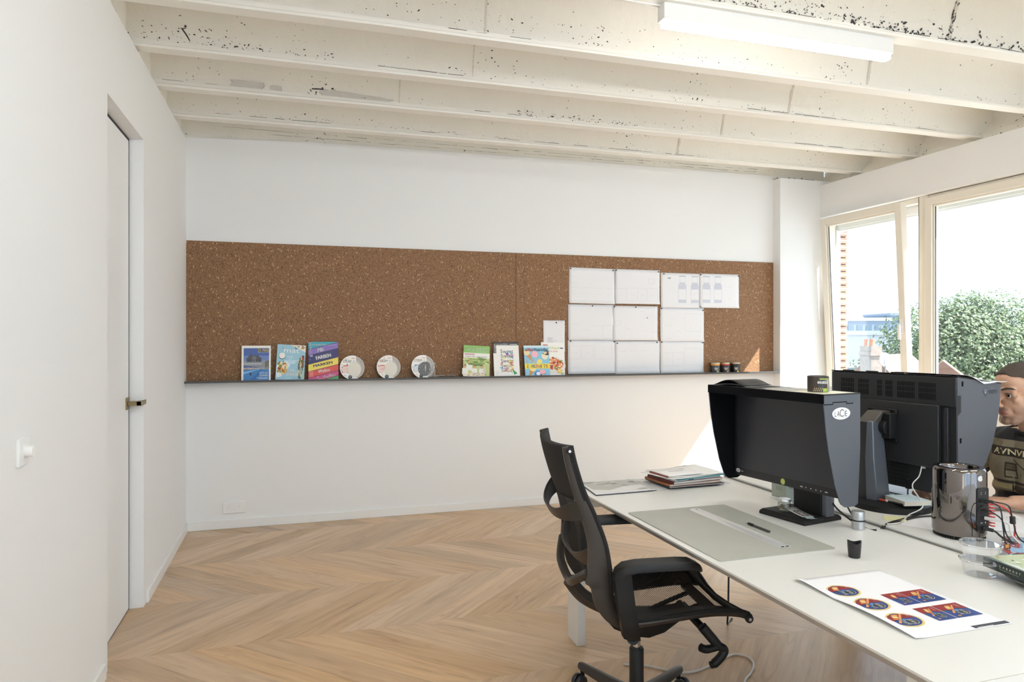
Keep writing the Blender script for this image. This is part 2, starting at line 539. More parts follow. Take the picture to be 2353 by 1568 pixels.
# door leaf flush inside the reveal, shade of the gap round it painted as black strips
dr = bpy.data.objects.new('door_1', None); COL.objects.link(dr); struct(dr); dr.location = (DX, DY1, 0)
mb = MB(); mb.box((-0.04, DY0 - DY1, 0.006), (0.0, -0.012, DZ - 0.014), M_DOOR); mb.build('door_leaf', dr, smooth=False)
mb = MB(); mb.box((-0.045, -0.013, 0.0), (0.0004, -0.0004, DZ), M_BLACK); mb.box((-0.045, DY0 - DY1, DZ - 0.014), (0.0004, -0.012, DZ - 0.0004), M_BLACK); mb.box((-0.045, DY0 - DY1, -0.004), (-0.002, -0.012, 0.006), M_BLACK)
mb.build('door_gap_shade', dr, smooth=False)
M_BRASS = mat('aged_brass', (0.30, 0.225, 0.115), 0.35, 0.85, var=0.25, scale=60)
mb = MB(); mb.box((0.0, -0.080, 1.048), (0.006, -0.016, 1.110), M_BRASS); mb.build('handle_plate', dr, bevel=0.001)
mb = MB(); mb.box((0.006, -0.064, 1.067), (0.070, -0.040, 1.090), M_BRASS); mb.box((0.046, -0.064, 1.066), (0.072, 0.050, 1.0905), M_BRASS)
mb.build('door_handle', dr, bevel=0.002)

# ---- baseboards
BH = 0.062
mb = MB(); mb.box((0.0, -0.013, 0), (5.09, 0.0, BH), M_TRIM); struct(mb.build('baseboard_back', bevel=0.002))
mb = MB(); mb.box((0.0, -1.425, 0.0), (0.013, -0.013, BH + 0.002), M_TRIM); mb.box((0.0, YR, 0.0), (0.013, DY0 - 0.07, BH + 0.002), M_TRIM); struct(mb.build('baseboard_left', bevel=0.002))

# ---- pilaster and window wall lining
mb = MB(); mb.box((5.096, PIL, 0), (5.68, 0.02, 2.917), M_WALL); struct(mb.build('trim_1', smooth=False))
SILL = 0.90; HEAD = 2.565; XO = 5.90
WINS = [(-1.19, PIL), (-3.9, -1.19), (-6.0, -4.1), (-8.3, -6.2)]
mb = MB()
mb.box((RX, YR, HEAD), (XO, PIL, ZT), M_WALL)
mb.box((RX, YR, 0), (XO, PIL, SILL), M_WALL)
mb.box((RX, YR, SILL), (XO, -3.9, HEAD), M_WALL)
struct(mb.build('wall_right', smooth=False))
mb = MB(); mb.grid(lambda u, v: (5.76 - 0.16 * (1 - v) ** 3 + 0.022 * mnoise.noise(Vector((u * 46, v * 7, 9))) + 0.012 * mnoise.noise(Vector((u * 160, v * 20, 5))), 0.05 - 8.8 * u, 2.80 + 0.66 * v), 260, 30, M_PLASTER)
struct(mb.build('wall_right_old_plaster'))
mb = MB()
mb.box((-0.3, YR - 0.2, 0), (6.0, YR, 0.12), M_WALL); mb.box((-0.3, YR - 0.2, 2.80), (6.0, YR, 3.2), M_WALL)
for xa, xb in ((-0.3, 0.2), (2.7, 2.9), (5.4, 6.0)): mb.box((xa, YR - 0.2, 0.12), (xb, YR, 2.80), M_WALL)
struct(mb.build('wall_rear', smooth=False))
for n_, (xa, xb) in enumerate(((0.2, 2.7), (2.9, 5.4))):  # invented rear windows, added to let sky light onto the back wall
    w_ = bpy.data.objects.new('window_%d' % (n_ + 3), None); COL.objects.link(w_); struct(w_); w_.location = (xa, YR - 0.12, 0.12)
    mb = MB(); W_r = xb - xa
    for (p, q) in (((0, 0, 0), (W_r, .07, .07)), ((0, 0, 2.61), (W_r, .07, 2.68)), ((0, 0, .07), (.07, .07, 2.61)), ((W_r - .07, 0, .07), (W_r, .07, 2.61)), ((W_r / 2 - .04, 0, .07), (W_r / 2 + .04, .07, 2.61))): mb.box(p, q, M_PVC)
    mb.build('window_frame', w_, bevel=0.003)
    for a_, b_ in ((.07, W_r / 2 - .04), (W_r / 2 + .04, W_r - .07)):
        mb = MB(); mb.box((a_, .03, .07), (b_, .036, 2.61), M_GLASS); mb.build('pane', w_, smooth=False)
mb = MB(); mb.box((5.47, YR, SILL - 0.0), (5.60, PIL, SILL + 0.025), M_TRIM); struct(mb.build('trim_2', bevel=0.004))

# ---- brick outer leaf with the jamb seen through the sash, and lintel
def brick_mat():
    m = bpy.data.materials.new('red_brick'); m.use_nodes = True
    nt = m.node_tree; p = nt.nodes['Principled BSDF']; p.inputs['Roughness'].default_value = 0.85
    tc = nt.nodes.new('ShaderNodeTexCoord'); mp = nt.nodes.new('ShaderNodeMapping'); mp.inputs['Rotation'].default_value = (R(90), 0, 0)
    br = nt.nodes.new('ShaderNodeTexBrick')
    br.inputs['Color1'].default_value = (0.20, 0.10, 0.065, 1); br.inputs['Color2'].default_value = (0.26, 0.15, 0.10, 1); br.inputs['Mortar'].default_value = (0.36, 0.35, 0.33, 1)
    br.inputs['Scale'].default_value = 1.0; br.inputs['Brick Width'].default_value = 0.21; br.inputs['Row Height'].default_value = 0.068; br.inputs['Mortar Size'].default_value = 0.008
    nt.links.new(tc.outputs['Object'], mp.inputs['Vector']); nt.links.new(mp.outputs['Vector'], br.inputs['Vector']); nt.links.new(br.outputs['Color'], p.inputs['Base Color'])
    return m
M_BRICK = brick_mat()
mb = MB(); mb.box((5.76, 0.032, -0.5), (5.985, 0.6, 3.4), M_BRICK)
rr = random.Random(5)
for i in range(52):
    z = -0.3 + i * 0.068
    mb.box((5.90, 0.020 - rr.uniform(0, 0.008), z), (5.985, 0.032, z + 0.056), M_BRICK)
mb.box((5.90, YR - 0.2, 2.72), (5.985, 0.032, 3.4), M_BRICK); mb.box((5.90, YR - 0.2, -0.5), (5.985, 0.032, 0.85), M_BRICK)
struct(mb.build('wall_right_outer_brick', smooth=False))
# roller shutter housing under the outer lintel
mb = MB(); mb.box((5.715, YR, 2.452), (5.80, -0.12, 2.66), M_PVCW); mb.box((5.725, YR, 2.435), (5.79, -0.12, 2.452), M_PVCW); struct(mb.build('trim_3', bevel=0.003))
mb = MB()
mb.box((5.695, -0.150, SILL), (5.75, 0.032, 2.45), M_PVCW); mb.box((5.70, -0.156, SILL), (5.715, -0.150, 2.45), M_PVC); mb.box((5.69, -1.215, SILL), (5.73, -1.19, 2.45), M_PVCW)
struct(mb.build('trim_4', bevel=0.003))

def rectframe(mb, y0, y1, z0, z1, t, xa, xb, mt, tb=None, tt=None):
    tb = tb or t; tt = tt or t
    mb.box((xa, y0, z0), (xb, y0 + t, z1), mt); mb.box((xa, y1 - t, z0), (xb, y1, z1), mt)
    mb.box((xa, y0 + t, z0), (xb, y1 - t, z0 + tb), mt); mb.box((xa, y0 + t, z1 - tt), (xb, y1 - t, z1), mt)

def window(n, y0, y1, tilt=0.0, sash_l=0.03, sash_r=0.03):
    w = bpy.data.objects.new('window_%d' % n, None); COL.objects.link(w); struct(w); w.location = (5.615, y0, SILL + 0.025)
    H = HEAD - SILL - 0.025; W = y1 - y0
    mb = MB(); rectframe(mb, 0, W, 0, H, 0.045, 0.0, 0.07, M_PVC); mb.build('window_frame', w, bevel=0.003)
    s = bpy.data.objects.new('sash_holder', None)
    COL.objects.link(s); s.parent = w; s.location = (-0.012, 0, 0.03); s.rotation_euler = (0, R(-tilt), 0); s.name = 'sash'
    mb = MB(); a, b = sash_r, W - sash_l; zt = H - 0.055
    rectframe(mb, a, b, 0, zt, 0.062, -0.012, 0.05, M_PVC)
    rectframe(mb, a + 0.062, b - 0.062, 0.062, zt - 0.062, 0.014, 0.006, 0.05, M_PVC)
    mb.build('sash_frame', s, bevel=0.004)
    mb = MB(); mb.box((0.022, a + 0.07, 0.07), (0.030, b - 0.07, zt - 0.07), M_GLASS); mb.build('pane', s, smooth=False)
    mb = MB()
    for (p, q) in (((0.012, a + 0.074, 0.074), (0.021, a + 0.079, zt - 0.074)), ((0.012, b - 0.079, 0.074), (0.021, b - 0.074, zt - 0.074))): mb.box(p, q, mat('dark_gasket', (0.03, 0.03, 0.04), 0.6))
    mb.build('gasket', s, smooth=False)
    mb = MB(); hy = a + 0.031
    mb.box((-0.020, hy - 0.014, 0.50), (-0.012, hy + 0.014, 0.62), M_PVCW); mb.box((-0.05, hy - 0.009, 0.55), (-0.02, hy + 0.009, 0.568), M_PVCW); mb.box((-0.055, hy - 0.011, 0.45), (-0.04, hy + 0.011, 0.575), M_PVCW)
    mb.build('sash_handle', s, bevel=0.003)
    return w
window(1, WINS[0][0], WINS[0][1], tilt=3.0, sash_l=0.045, sash_r=0.125)
window(2, WINS[1][0], WINS[1][1])

# ---- ceiling: concrete-encased steel joists running from wall to wall
YB = [-0.435, -1.005, -1.585, -2.16, -2.785, -3.37, -3.95, -4.53, -5.11, -5.69, -6.27, -6.85, -7.43, -8.01]
FW = 0.078; ZB = 2.90
mb = MB()
ys = [0.2] + YB + [YR - 0.1]
NX = 230
def ceil_section():
    sec = []   # (y, z) going from back to front, below = camera side
    for k in range(len(ys) - 1):
        ya = ys[k] - (FW if k else 0) + 0.008; yb_ = ys[k + 1] - 0.012
        sp = ya - yb_
        if k: pts = [(ya - 0.000, 2.925), (ya - 0.012, 2.99), (ya - 0.03, 3.06), (ya - 0.055, 3.12), (ya - 0.10, 3.165), (ya - 0.17, 3.19)]
        else: pts = [(ya, 3.19)]
        pts += [(yb_ + 0.16, 3.19), (yb_ + 0.09, 3.16), (yb_ + 0.055, 3.12), (yb_ + 0.03, 3.06), (yb_ + 0.012, 2.99), (yb_, 2.925)]
        sec += pts
    return sec
SEC = ceil_section()
def ceil_pt(u, v):
    i = v * (len(SEC) - 1); y, z = SEC[int(round(i))]
    x = -0.2 + 6.1 * u
    d = 0.006 * mnoise.noise(Vector((x * 7, y * 9, z * 9))) + 0.004 * mnoise.noise(Vector((x * 25, y * 25, z * 20)))
    return (x, y + d, z - d)
mb.grid(ceil_pt, NX, len(SEC) - 1, M_PLASTER)
ceil = struct(mb.build('ceiling', angle=60))
mb = MB(); mb.box((-0.4, YR - 0.3, 3.21), (6.1, 0.5, 3.35), M_PLASTER); struct(mb.build('ceiling_slab', smooth=False))
for k, yb_ in enumerate(YB):
    mb = MB()
    sec = [(yb_, ZB), (yb_, ZB + 0.010), (yb_ - 0.006, ZB + 0.020), (yb_ - 0.006, ZB + 0.04), (yb_ - FW + 0.006, ZB + 0.04), (yb_ - FW + 0.006, ZB + 0.020), (yb_ - FW, ZB + 0.012), (yb_ - FW, ZB)]
    mb.loft([[(x, y + 0.004 * mnoise.noise(Vector((x * 0.9, k * 7.1, 0))), z + (x - 2.8) * 0.004 + 0.003 * mnoise.noise(Vector((x * 1.3, k, 3)))) for y, z in sec] for x in [-0.1 + 5.9 * i / 30 for i in range(31)]], M_BEAM)
    mb.build('ceiling_beam', ceil, angle=30)
# dirt, pits and broken edges along the joists (stains with a shape of their own)
def dirt(name, y, spots, seedn):
    rn = random.Random(seedn); mb = MB()
    for (xa, xb, n, spread, big) in spots:
        for _ in range(n):
            x = rn.uniform(xa, xb); h = abs(rn.gauss(0, spread)); r = rn.uniform(0.0012, 0.0035) * big
            # on the haunch face that rises in front of the joist
            z = 2.926 + h
            if z > 3.09: continue
            yy = y - FW - 0.004 - (0.03 * ((z - 2.925) / 0.135) ** 1.2 if z < 3.06 else 0.03 + 0.42 * (z - 3.06)) - 0.010
            a = rn.uniform(0, 3.14); ln = rn.choice((1, 1, 1.5, 2.6))
            pts = []
            for q in range(7):
                t = 2 * math.pi * q / 7; rr = r * rn.uniform(0.6, 1.2)
                ex, ez = rr * ln * math.cos(t), rr * math.sin(t)
                pts.append((x + ex * math.cos(a) - ez * math.sin(a), yy, z + ex * math.sin(a) + ez * math.cos(a)))
            mb.poly(pts, M_DIRT)
    return mb.build(name, ceil, smooth=False, merge=False)
def haunch_y(y, z):
    pts = [(0.0, 2.925), (0.012, 2.99), (0.03, 3.06), (0.055, 3.12), (0.10, 3.165)]
    for (a, z0), (b, z1) in zip(pts, pts[1:]):
        if z <= z1: return y - FW + 0.008 - (a + (b - a) * max(0, (z - z0)) / (z1 - z0))
    return y - FW - 0.09
def on_haunch(x, y, z):
    yy = haunch_y(y, z)
    d = 0.006 * mnoise.noise(Vector((x * 7, yy * 9, z * 9))) + 0.004 * mnoise.noise(Vector((x * 25, yy * 25, z * 20)))
    return (x, yy + d - 0.0035, z)
def speckle(mb, rn, y, xa, xb, n, spread, big, zbase=2.928):
    for _ in range(n):
        x = rn.uniform(xa, xb); z = zbase + abs(rn.gauss(0, spread))
        if z > 3.1: continue
        r = rn.uniform(0.0010, 0.0032) * big; a = rn.uniform(-0.9, 0.9); ln = rn.choice((1, 1, 1.4, 2.4))
        pts = []
        for q in range(7):
            t = 2 * math.pi * q / 7; rr = r * rn.uniform(0.55, 1.2); ex, ez = rr * ln * math.cos(t), rr * math.sin(t)
            pts.append(on_haunch(x + ex * math.cos(a) - ez * math.sin(a), y, max(2.926, z + ex * math.sin(a) + ez * math.cos(a))))
        mb.poly(pts, M_DIRT)
rn = random.Random(11)
mb = MB()
# (joist, x from, x to, count, spread up the face, size)
for (k, xa, xb, n, sp, big) in ((0, 0.0, 0.5, 14, 0.03, 1.0), (0, 0.5, 2.4, 60, 0.02, 1.0), (0, 2.4, 5.4, 40, 0.012, 0.8),
                                (1, 0.0, 0.6, 14, 0.05, 1.0), (1, 0.6, 2.0, 20, 0.06, 1.0), (1, 2.2, 3.1, 90, 0.018, 1.2), (1, 3.1, 5.4, 35, 0.05, 1.0),
                                (2, 0.0, 0.55, 60, 0.05, 1.3), (2, 0.3, 1.0, 40, 0.02, 1.1), (2, 1.6, 3.4, 50, 0.03, 1.0), (2, 3.4, 5.3, 30, 0.02, 1.0),
                                (3, 0.2, 1.4, 16, 0.06, 1.2), (3, 1.2, 2.4, 40, 0.06, 1.0), (3, 2.4, 5.3, 70, 0.035, 1.0),
                                (4, 0.8, 2.2, 24, 0.03, 1.2), (4, 2.3, 3.6, 150, 0.016, 1.4), (4, 3.3, 5.2, 150, 0.022, 2.2), (4, 2.0, 5.0, 60, 0.09, 1.0)):
    speckle(mb, rn, YB[k], xa, xb, n, sp, big)
for (k, xa, xb) in ((0, 0.25, 1.0), (0, 1.45, 3.9), (1, 0.02, 0.35), (1, 1.9, 2.35), (1, 4.4, 5.3), (2, 1.2, 1.7), (3, 1.3, 1.9), (2, 3.6, 5.2), (4, 2.1, 5.2)):
    x = xa
    while x < xb:
        l = rn.uniform(0.03, 0.14); t = rn.uniform(0.001, 0.003)
        mb.poly([on_haunch(x, YB[k], 2.928), on_haunch(x + l, YB[k], 2.928), on_haunch(x + l, YB[k], 2.928 + t), on_haunch(x, YB[k], 2.928 + t)], M_DIRT)
        x += l + rn.choice((0.0, 0.01, 0.05, 0.12))
# a torn crack by the left wall
for pts in ([(0.20, 3.00), (0.215, 2.996), (0.235, 2.968), (0.248, 2.944), (0.242, 2.944), (0.226, 2.970), (0.208, 2.994)], [(0.21, 2.998), (0.232, 3.004), (0.232, 3.001), (0.213, 2.994)],
            [(0.86, 2.958), (0.93, 2.962), (0.93, 2.968), (0.86, 2.966)]):
    mb.poly([on_haunch(x, YB[2] if x < 0.5 else YB[1], z) for x, z in pts], M_DIRT)
# brown staining above the pilaster
for _ in range(70):
    x = rn.uniform(5.10, 5.55); z = 2.922 + abs(rn.gauss(0, 0.012)); r = rn.uniform(0.003, 0.010)
    mb.poly([(x + r * 1.6 * math.cos(q * 0.9) * rn.uniform(0.6, 1.1), -0.004 - 0.0001 * _, z + r * math.sin(q * 0.9) * rn.uniform(0.5, 1.1)) for q in range(7)], M_RUST if _ % 3 else M_DIRT)
mb.build('dirt_specks', ceil, smooth=False, merge=False)['kind'] = 'stuff'
# broken-out pockets beside the second joist
M_POCKET = mat('exposed_concrete', (0.62, 0.60, 0.56), 0.9, var=0.1, scale=30)
mb = MB()
def pocket(k, pts):
    P = [on_haunch(x, YB[k], z) for x, z in pts]; c = sum((Vector(p) for p in P), Vector()) / len(P)
    mb.poly([Vector(p) + Vector((0, -0.001, 0)) for p in P], M_POCKET)
    for i in range(len(P)):
        a, b = Vector(P[i]), Vector(P[(i + 1) % len(P)])
        if a.z < 2.935 and b.z < 2.935: continue
        w = 0.0022 if i % 2 else 0.0036
        mb.poly([a, b, b + (c - b).normalized() * w + Vector((0, -0.0015, 0)), a + (c - a).normalized() * w + Vector((0, -0.0015, 0))], M_DIRT if rn.random() < 0.7 else M_POCKET)
pocket(1, [(0.385, 2.930), (0.57, 2.930), (0.585, 2.948), (0.58, 2.966), (0.50, 2.964), (0.44, 2.967), (0.39, 2.966), (0.40, 2.95)])
pocket(1, [(0.615, 2.930), (0.685, 2.930), (0.68, 2.955), (0.63, 2.957), (0.615, 2.948)])
pocket(1, [(0.92, 2.930), (1.33, 2.930), (1.37, 2.944), (1.28, 2.952), (1.15, 2.956), (1.00, 2.962), (0.88, 2.968)])
mb.build('broken_plaster', ceil, smooth=False, merge=False)
# construction joints across the concrete between joists
mb = MB()
M_JOINT = mat('rough_joint', (0.66, 0.62, 0.55), 0.9, var=0.2, scale=50, bump=0.6, bscale=80)
for (k, x) in ((0, 3.77), (1, 3.80), (2, 3.93), (3, 4.02), (4, 3.93), (3, 1.66), (2, 1.74), (1, 1.40)):
    w = 0.009 if x > 3 else 0.004
    zs2 = [2.93 + 0.19 * i / 14 for i in range(15)]
    L1 = [on_haunch(x - w * rn.uniform(0.5, 1.3), YB[k], z) for z in zs2]; L2 = [on_haunch(x + w * rn.uniform(0.5, 1.3), YB[k], z) for z in zs2]
    for i in range(14): mb.poly([L1[i], L2[i], L2[i + 1], L1[i + 1]], M_JOINT)
    if k == 4:
        for i in range(26):
            z = rn.uniform(2.93, 3.1); xx = x + rn.uniform(-0.012, 0.012); r = rn.uniform(0.002, 0.007)
            mb.poly([on_haunch(xx + r * math.cos(q * 1.05) * rn.uniform(0.6, 1.2), YB[k], max(2.927, z + 1.6 * r * math.sin(q * 1.05))) for q in range(6)], M_DIRT)
mb.build('cast_joint', ceil, smooth=False, merge=False)

# ---- the linear lamp under the fifth joist (and unseen fill lamps added to brighten the room)
M_LAMP = mat('grey_white_lamp_body', (0.78, 0.78, 0.77), 0.4, var=0.01)
def lamp(x0, x1, y, label, n):
    glow = mat('glowing_diffuser', (0.9, 0.9, 0.88), 0.5, emit=(1.0, 0.985, 0.955), estr=32.0) if n == 0 else mat('added_left_fill_diffuser', (0.9, 0.9, 0.88), 0.5, emit=(0.96, 0.98, 1.0), estr=44.0) if n == 2 else mat('added_rear_fill_diffuser', (0.9, 0.9, 0.88), 0.5, emit=(0.93, 0.97, 1.0), estr=56.0)
    t = thing('linear_ceiling_lamp', label, 'lamp', (x0, y, 2.828), group=None)
    L = x1 - x0
    mb = MB(); mb.box((0, -0.034, 0), (L, 0.026, 0.074), M_LAMP); mb.build('lamp_body', t, bevel=0.0015)
    mb = MB(); mb.prism(rrect(0.006, -0.022, L - 0.006, -0.001, 0.005), -0.028, -0.0005, glow, Matrix(((1, 0, 0, 0), (0, 2.0, 0, 0.018), (0, 0, 1, 0), (0, 0, 0, 1))))
    mb.build('lamp_diffuser', t, bevel=0.006, seg=3)
    mb = MB(); mb.tube([(-0.45, 0.0, 0.069), (0.0, 0.0, 0.069)], 0.004, M_LAMP, 6); mb.build('supply_wire', t)
    return t
for y_, xx in ((-5.135, 1.7), (-5.135, 3.5), (-7.45, 1.7), (-7.45, 3.5)):  # fill lamps added behind the camera to raise the general light level
    lamp(xx, xx + 1.276, y_, 'unseen fill lamp added under a ceiling joist further back in the room', 1)['group'] = 'added fill lamps further back in the room'
lamp(0.85, 2.126, -3.975, 'unseen fill lamp added under a joist further left, above the frame', 2)  # fill lamp added out of view to light the far left corner
lamp(2.312, 3.588, -2.806, 'white linear lamp glowing under the ceiling joist, upper right of the photo', 0)
# ================================================================== fittings on the walls
M_SWITCH = mat('white_switch_plastic', (0.84, 0.84, 0.83), 0.3, var=0.01)
t = thing('dimmer_switch', 'white square dimmer switch with a round knob on the left wall', 'switch', (0.0, -3.197, 1.088))
mb = MB(); mb.box((0, -0.0405, -0.0405), (0.009, 0.0405, 0.0405), M_SWITCH); mb.build('cover_plate', t, bevel=0.0015)
mb = MB(); mb.box((0.009, -0.0225, -0.0225), (0.0105, 0.0225, 0.0225), M_SWITCH); mb.build('insert', t, bevel=0.0005)
mb = MB(); mb.lathe([(0.0, 0), (0.0165, 0), (0.0165, 0.019), (0.0155, 0.022), (0, 0.0222)], M_SWITCH, 32, frame((0.0105, 0, 0.0), (0, 1, 0), (0, 0, 1))); mb.build('knob', t)

t = thing('double_power_outlet', 'white double power outlet low on the back wall above the baseboard', 'outlet', (0.326, 0, 0.154))
mb = MB(); mb.box((-0.0755, -0.011, -0.0405), (0.0755, 0, 0.0405), M_SWITCH); mb.build('cover_plate', t, bevel=0.0015)
M_HOLE = mat('socket_hole', (0.03, 0.026, 0.024), 0.6)
for cx in (-0.0355, 0.0355):
    mb = MB(); F = frame((cx, -0.011, 0), (1, 0, 0), (0, 0, 1))
    for i in range(4):
        pass
    # square insert with a recessed round well
    n = 40; ring_o = []; ring_i = []
    for k in range(n):
        a = 2 * math.pi * k / n + 0.0; c, s_ = math.cos(a), math.sin(a); q = 0.0225 / max(abs(c), abs(s_))
        ring_o.append((c * q, s_ * q, 0.0006)); ring_i.append((c * 0.0195, s_ * 0.0195, 0.0006))
    back = [(x * 0.9, y * 0.9, -0.0085) for x, y, z in ring_i]
    mb.loft([ring_o, ring_i, back], M_SWITCH, F, caps=False); mb.poly(back, M_SWITCH, F)
    for hx in (-0.0095, 0.0095): mb.ell(hx, -0.001, 0.0025, 0.0025, M_HOLE, F, -0.0082, 12)
    mb.tube([(0, 0.009, -0.0085), (0, 0.009, 0.001)], 0.0024, mat('bright_steel', (0.55, 0.55, 0.55), 0.25, 1.0), 10, F)
    mb.ell(0, -0.001, 0.0028, 0.0028, M_HOLE, F, -0.0082, 12)
    mb.build('socket', t, normals=False)

# ---- cork pin board and steel ledge
def cork():
    m = bpy.data.materials.new('cork'); m.use_nodes = True
    nt = m.node_tree; p = nt.nodes['Principled BSDF']; N = nt.nodes; L = nt.links
    p.inputs['Roughness'].default_value = 0.6; p.inputs['Specular IOR Level'].default_value = 0.3
    tc = N.new('ShaderNodeTexCoord')
    n0 = N.new('ShaderNodeTexNoise'); n0.inputs['Scale'].default_value = 130; n0.inputs['Detail'].default_value = 4; n0.inputs['Roughness'].default_value = 0.7; L.new(tc.outputs['Object'], n0.inputs['Vector'])
    r0 = N.new('ShaderNodeValToRGB'); e = r0.color_ramp.elements
    e[0].position = 0.33; e[0].color = (0.140, 0.070, 0.033, 1); e[1].position = 0.66; e[1].color = (0.375, 0.215, 0.110, 1); k = e.new(0.5); k.color = (0.245, 0.128, 0.062, 1)
    L.new(n0.outputs['Fac'], r0.inputs['Fac'])
    def chips(scale, size, col, prev, keep, seed):
        mp = N.new('ShaderNodeMapping'); mp.inputs['Location'].default_value = (seed, seed * 1.7, 0); mp.inputs['Scale'].default_value = (1.35, 1, 0.75); L.new(tc.outputs['Object'], mp.inputs['Vector'])
        ds = N.new('ShaderNodeTexNoise'); ds.inputs['Scale'].default_value = scale * 0.9; L.new(mp.outputs['Vector'], ds.inputs['Vector'])
        ad = N.new('ShaderNodeVectorMath'); ad.operation = 'MULTIPLY_ADD'; ad.inputs[1].default_value = (0.012, 0.012, 0.012); L.new(ds.outputs['Color'], ad.inputs[0]); L.new(mp.outputs['Vector'], ad.inputs[2])
        v = N.new('ShaderNodeTexVoronoi'); v.inputs['Scale'].default_value = scale; v.voronoi_dimensions = '3D'; L.new(ad.outputs['Vector'], v.inputs['Vector'])
        sp = N.new('ShaderNodeSeparateColor'); L.new(v.outputs['Color'], sp.inputs['Color'])
        # some cells only; chip radius also random
        c1 = N.new('ShaderNodeMath'); c1.operation = 'LESS_THAN'; c1.inputs[1].default_value = keep; L.new(sp.outputs['Red'], c1.inputs[0])
        th = N.new('ShaderNodeMath'); th.operation = 'MULTIPLY'; th.inputs[1].default_value = size; L.new(sp.outputs['Green'], th.inputs[0])
        c2 = N.new('ShaderNodeMath'); c2.operation = 'LESS_THAN'; L.new(v.outputs['Distance'], c2.inputs[0]); L.new(th.outputs['Value'], c2.inputs[1])
        mu = N.new('ShaderNodeMath'); mu.operation = 'MULTIPLY'; L.new(c1.outputs['Value'], mu.inputs[0]); L.new(c2.outputs['Value'], mu.inputs[1])
        mx = N.new('ShaderNodeMix'); mx.data_type = 'RGBA'; mx.inputs['B'].default_value = (*col, 1)
        L.new(mu.outputs['Value'], mx.inputs['Factor']); L.new(prev, mx.inputs['A'])
        return mx.outputs['Result']
    c = r0.outputs['Color']
    c = chips(125, 0.55, (0.37, 0.20, 0.10), c, 0.5, 3.1)
    c = chips(100, 0.50, (0.125, 0.062, 0.032), c, 0.32, 9.3)
    c = chips(62, 0.46, (0.55, 0.37, 0.20), c, 0.17, 5.7)
    c = chips(85, 0.34, (0.05, 0.032, 0.022), c, 0.11, 1.9)
    L.new(c, p.inputs['Base Color'])
    b = N.new('ShaderNodeBump'); b.inputs['Strength'].default_value = 0.25; b.inputs['Distance'].default_value = 0.002; L.new(n0.outputs['Fac'], b.inputs['Height']); L.new(b.outputs['Normal'], p.inputs['Normal'])
    return m
M_CORK = cork()
t = thing('cork_pin_board', 'long brown cork pin board spanning the back wall above the ledge', 'pin board', (0.0, 0.0, 1.097))
mb = MB(); mb.box((0.001, -0.009, 0.0), (2.5275, -0.001, 1.034), M_CORK); mb.build('left_panel', t, bevel=0.001)
mb = MB(); mb.box((2.5295, -0.009, 0.0), (5.095, -0.001, 1.034), M_CORK); mb.build('right_panel', t, bevel=0.001)
M_STEEL = mat('dark_grey_steel', (0.075, 0.075, 0.075), 0.45, 0.2, var=0.1)
mb = MB(); mb.box((0.001, -0.100, 1.0885), (5.094, -0.001, 1.0945), M_STEEL); mb.box((0.001, -0.102, 1.0885), (5.094, -0.098, 1.104), M_STEEL)
tag(mb.build('wall_ledge', bevel=0.0008, smooth=False), 'narrow dark grey steel ledge under the cork board', 'shelf')
ZL = 1.0945

# ------------------------------------------------------------------ printed matter helpers
def leaning(name, label, cat, x, w, h, roll=0.0, lean=9.0, y=-0.074, group=None, z=ZL + 0.0005):
    """Empty at the lower left corner of something leaning back on the cork"""
    M = Matrix.Rotation(R(-lean), 4, 'X') @ Matrix.Rotation(R(roll), 4, 'Y')
    o = thing(name, label, cat, (x, y, z), group=group)
    o.rotation_euler = M.to_euler()
    return o
FRONT = frame((0, 0, 0), (1, 0, 0), (0, 0, 1))    # local page: x right, y up, z towards the viewer (-Y)
W_ = ink('F2F2F0')
def magazine(label, x, w, h, draw, roll=0.0, lean=10.0, y=-0.076, thick=0.006, paper='F0EFEA', group='magazines on the ledge', name='magazine', dz=0.0):
    t = leaning(name, label, 'magazine', x, w, h, roll, lean, y, group)
    t.location.z += dz
    mb = MB(); mb.box((0.001, 0.0008, 0.001), (w - 0.001, thick, h - 0.001), ink('E4E0D6')); mb.build('pages', t, smooth=False)
    mb = MB(); mb.box((0, 0.0, 0), (w, 0.0008, h), ink(paper)); draw(mb, w, h); mb.build('front_cover', t, smooth=False, merge=False, normals=False)
    return t
def blob(mb, cx, cy, rx, ry, mt, z, seed, n=14, j=0.25):
    rn = random.Random(seed)
    mb.poly([(cx + rx * rn.uniform(1 - j, 1) * math.cos(2 * math.pi * i / n), cy + ry * rn.uniform(1 - j, 1) * math.sin(2 * math.pi * i / n), z) for i in range(n)], mt, FRONT)
def Pg(mb, pts, mt, z): mb.poly([(p[0], p[1], z) for p in pts], mt, FRONT)

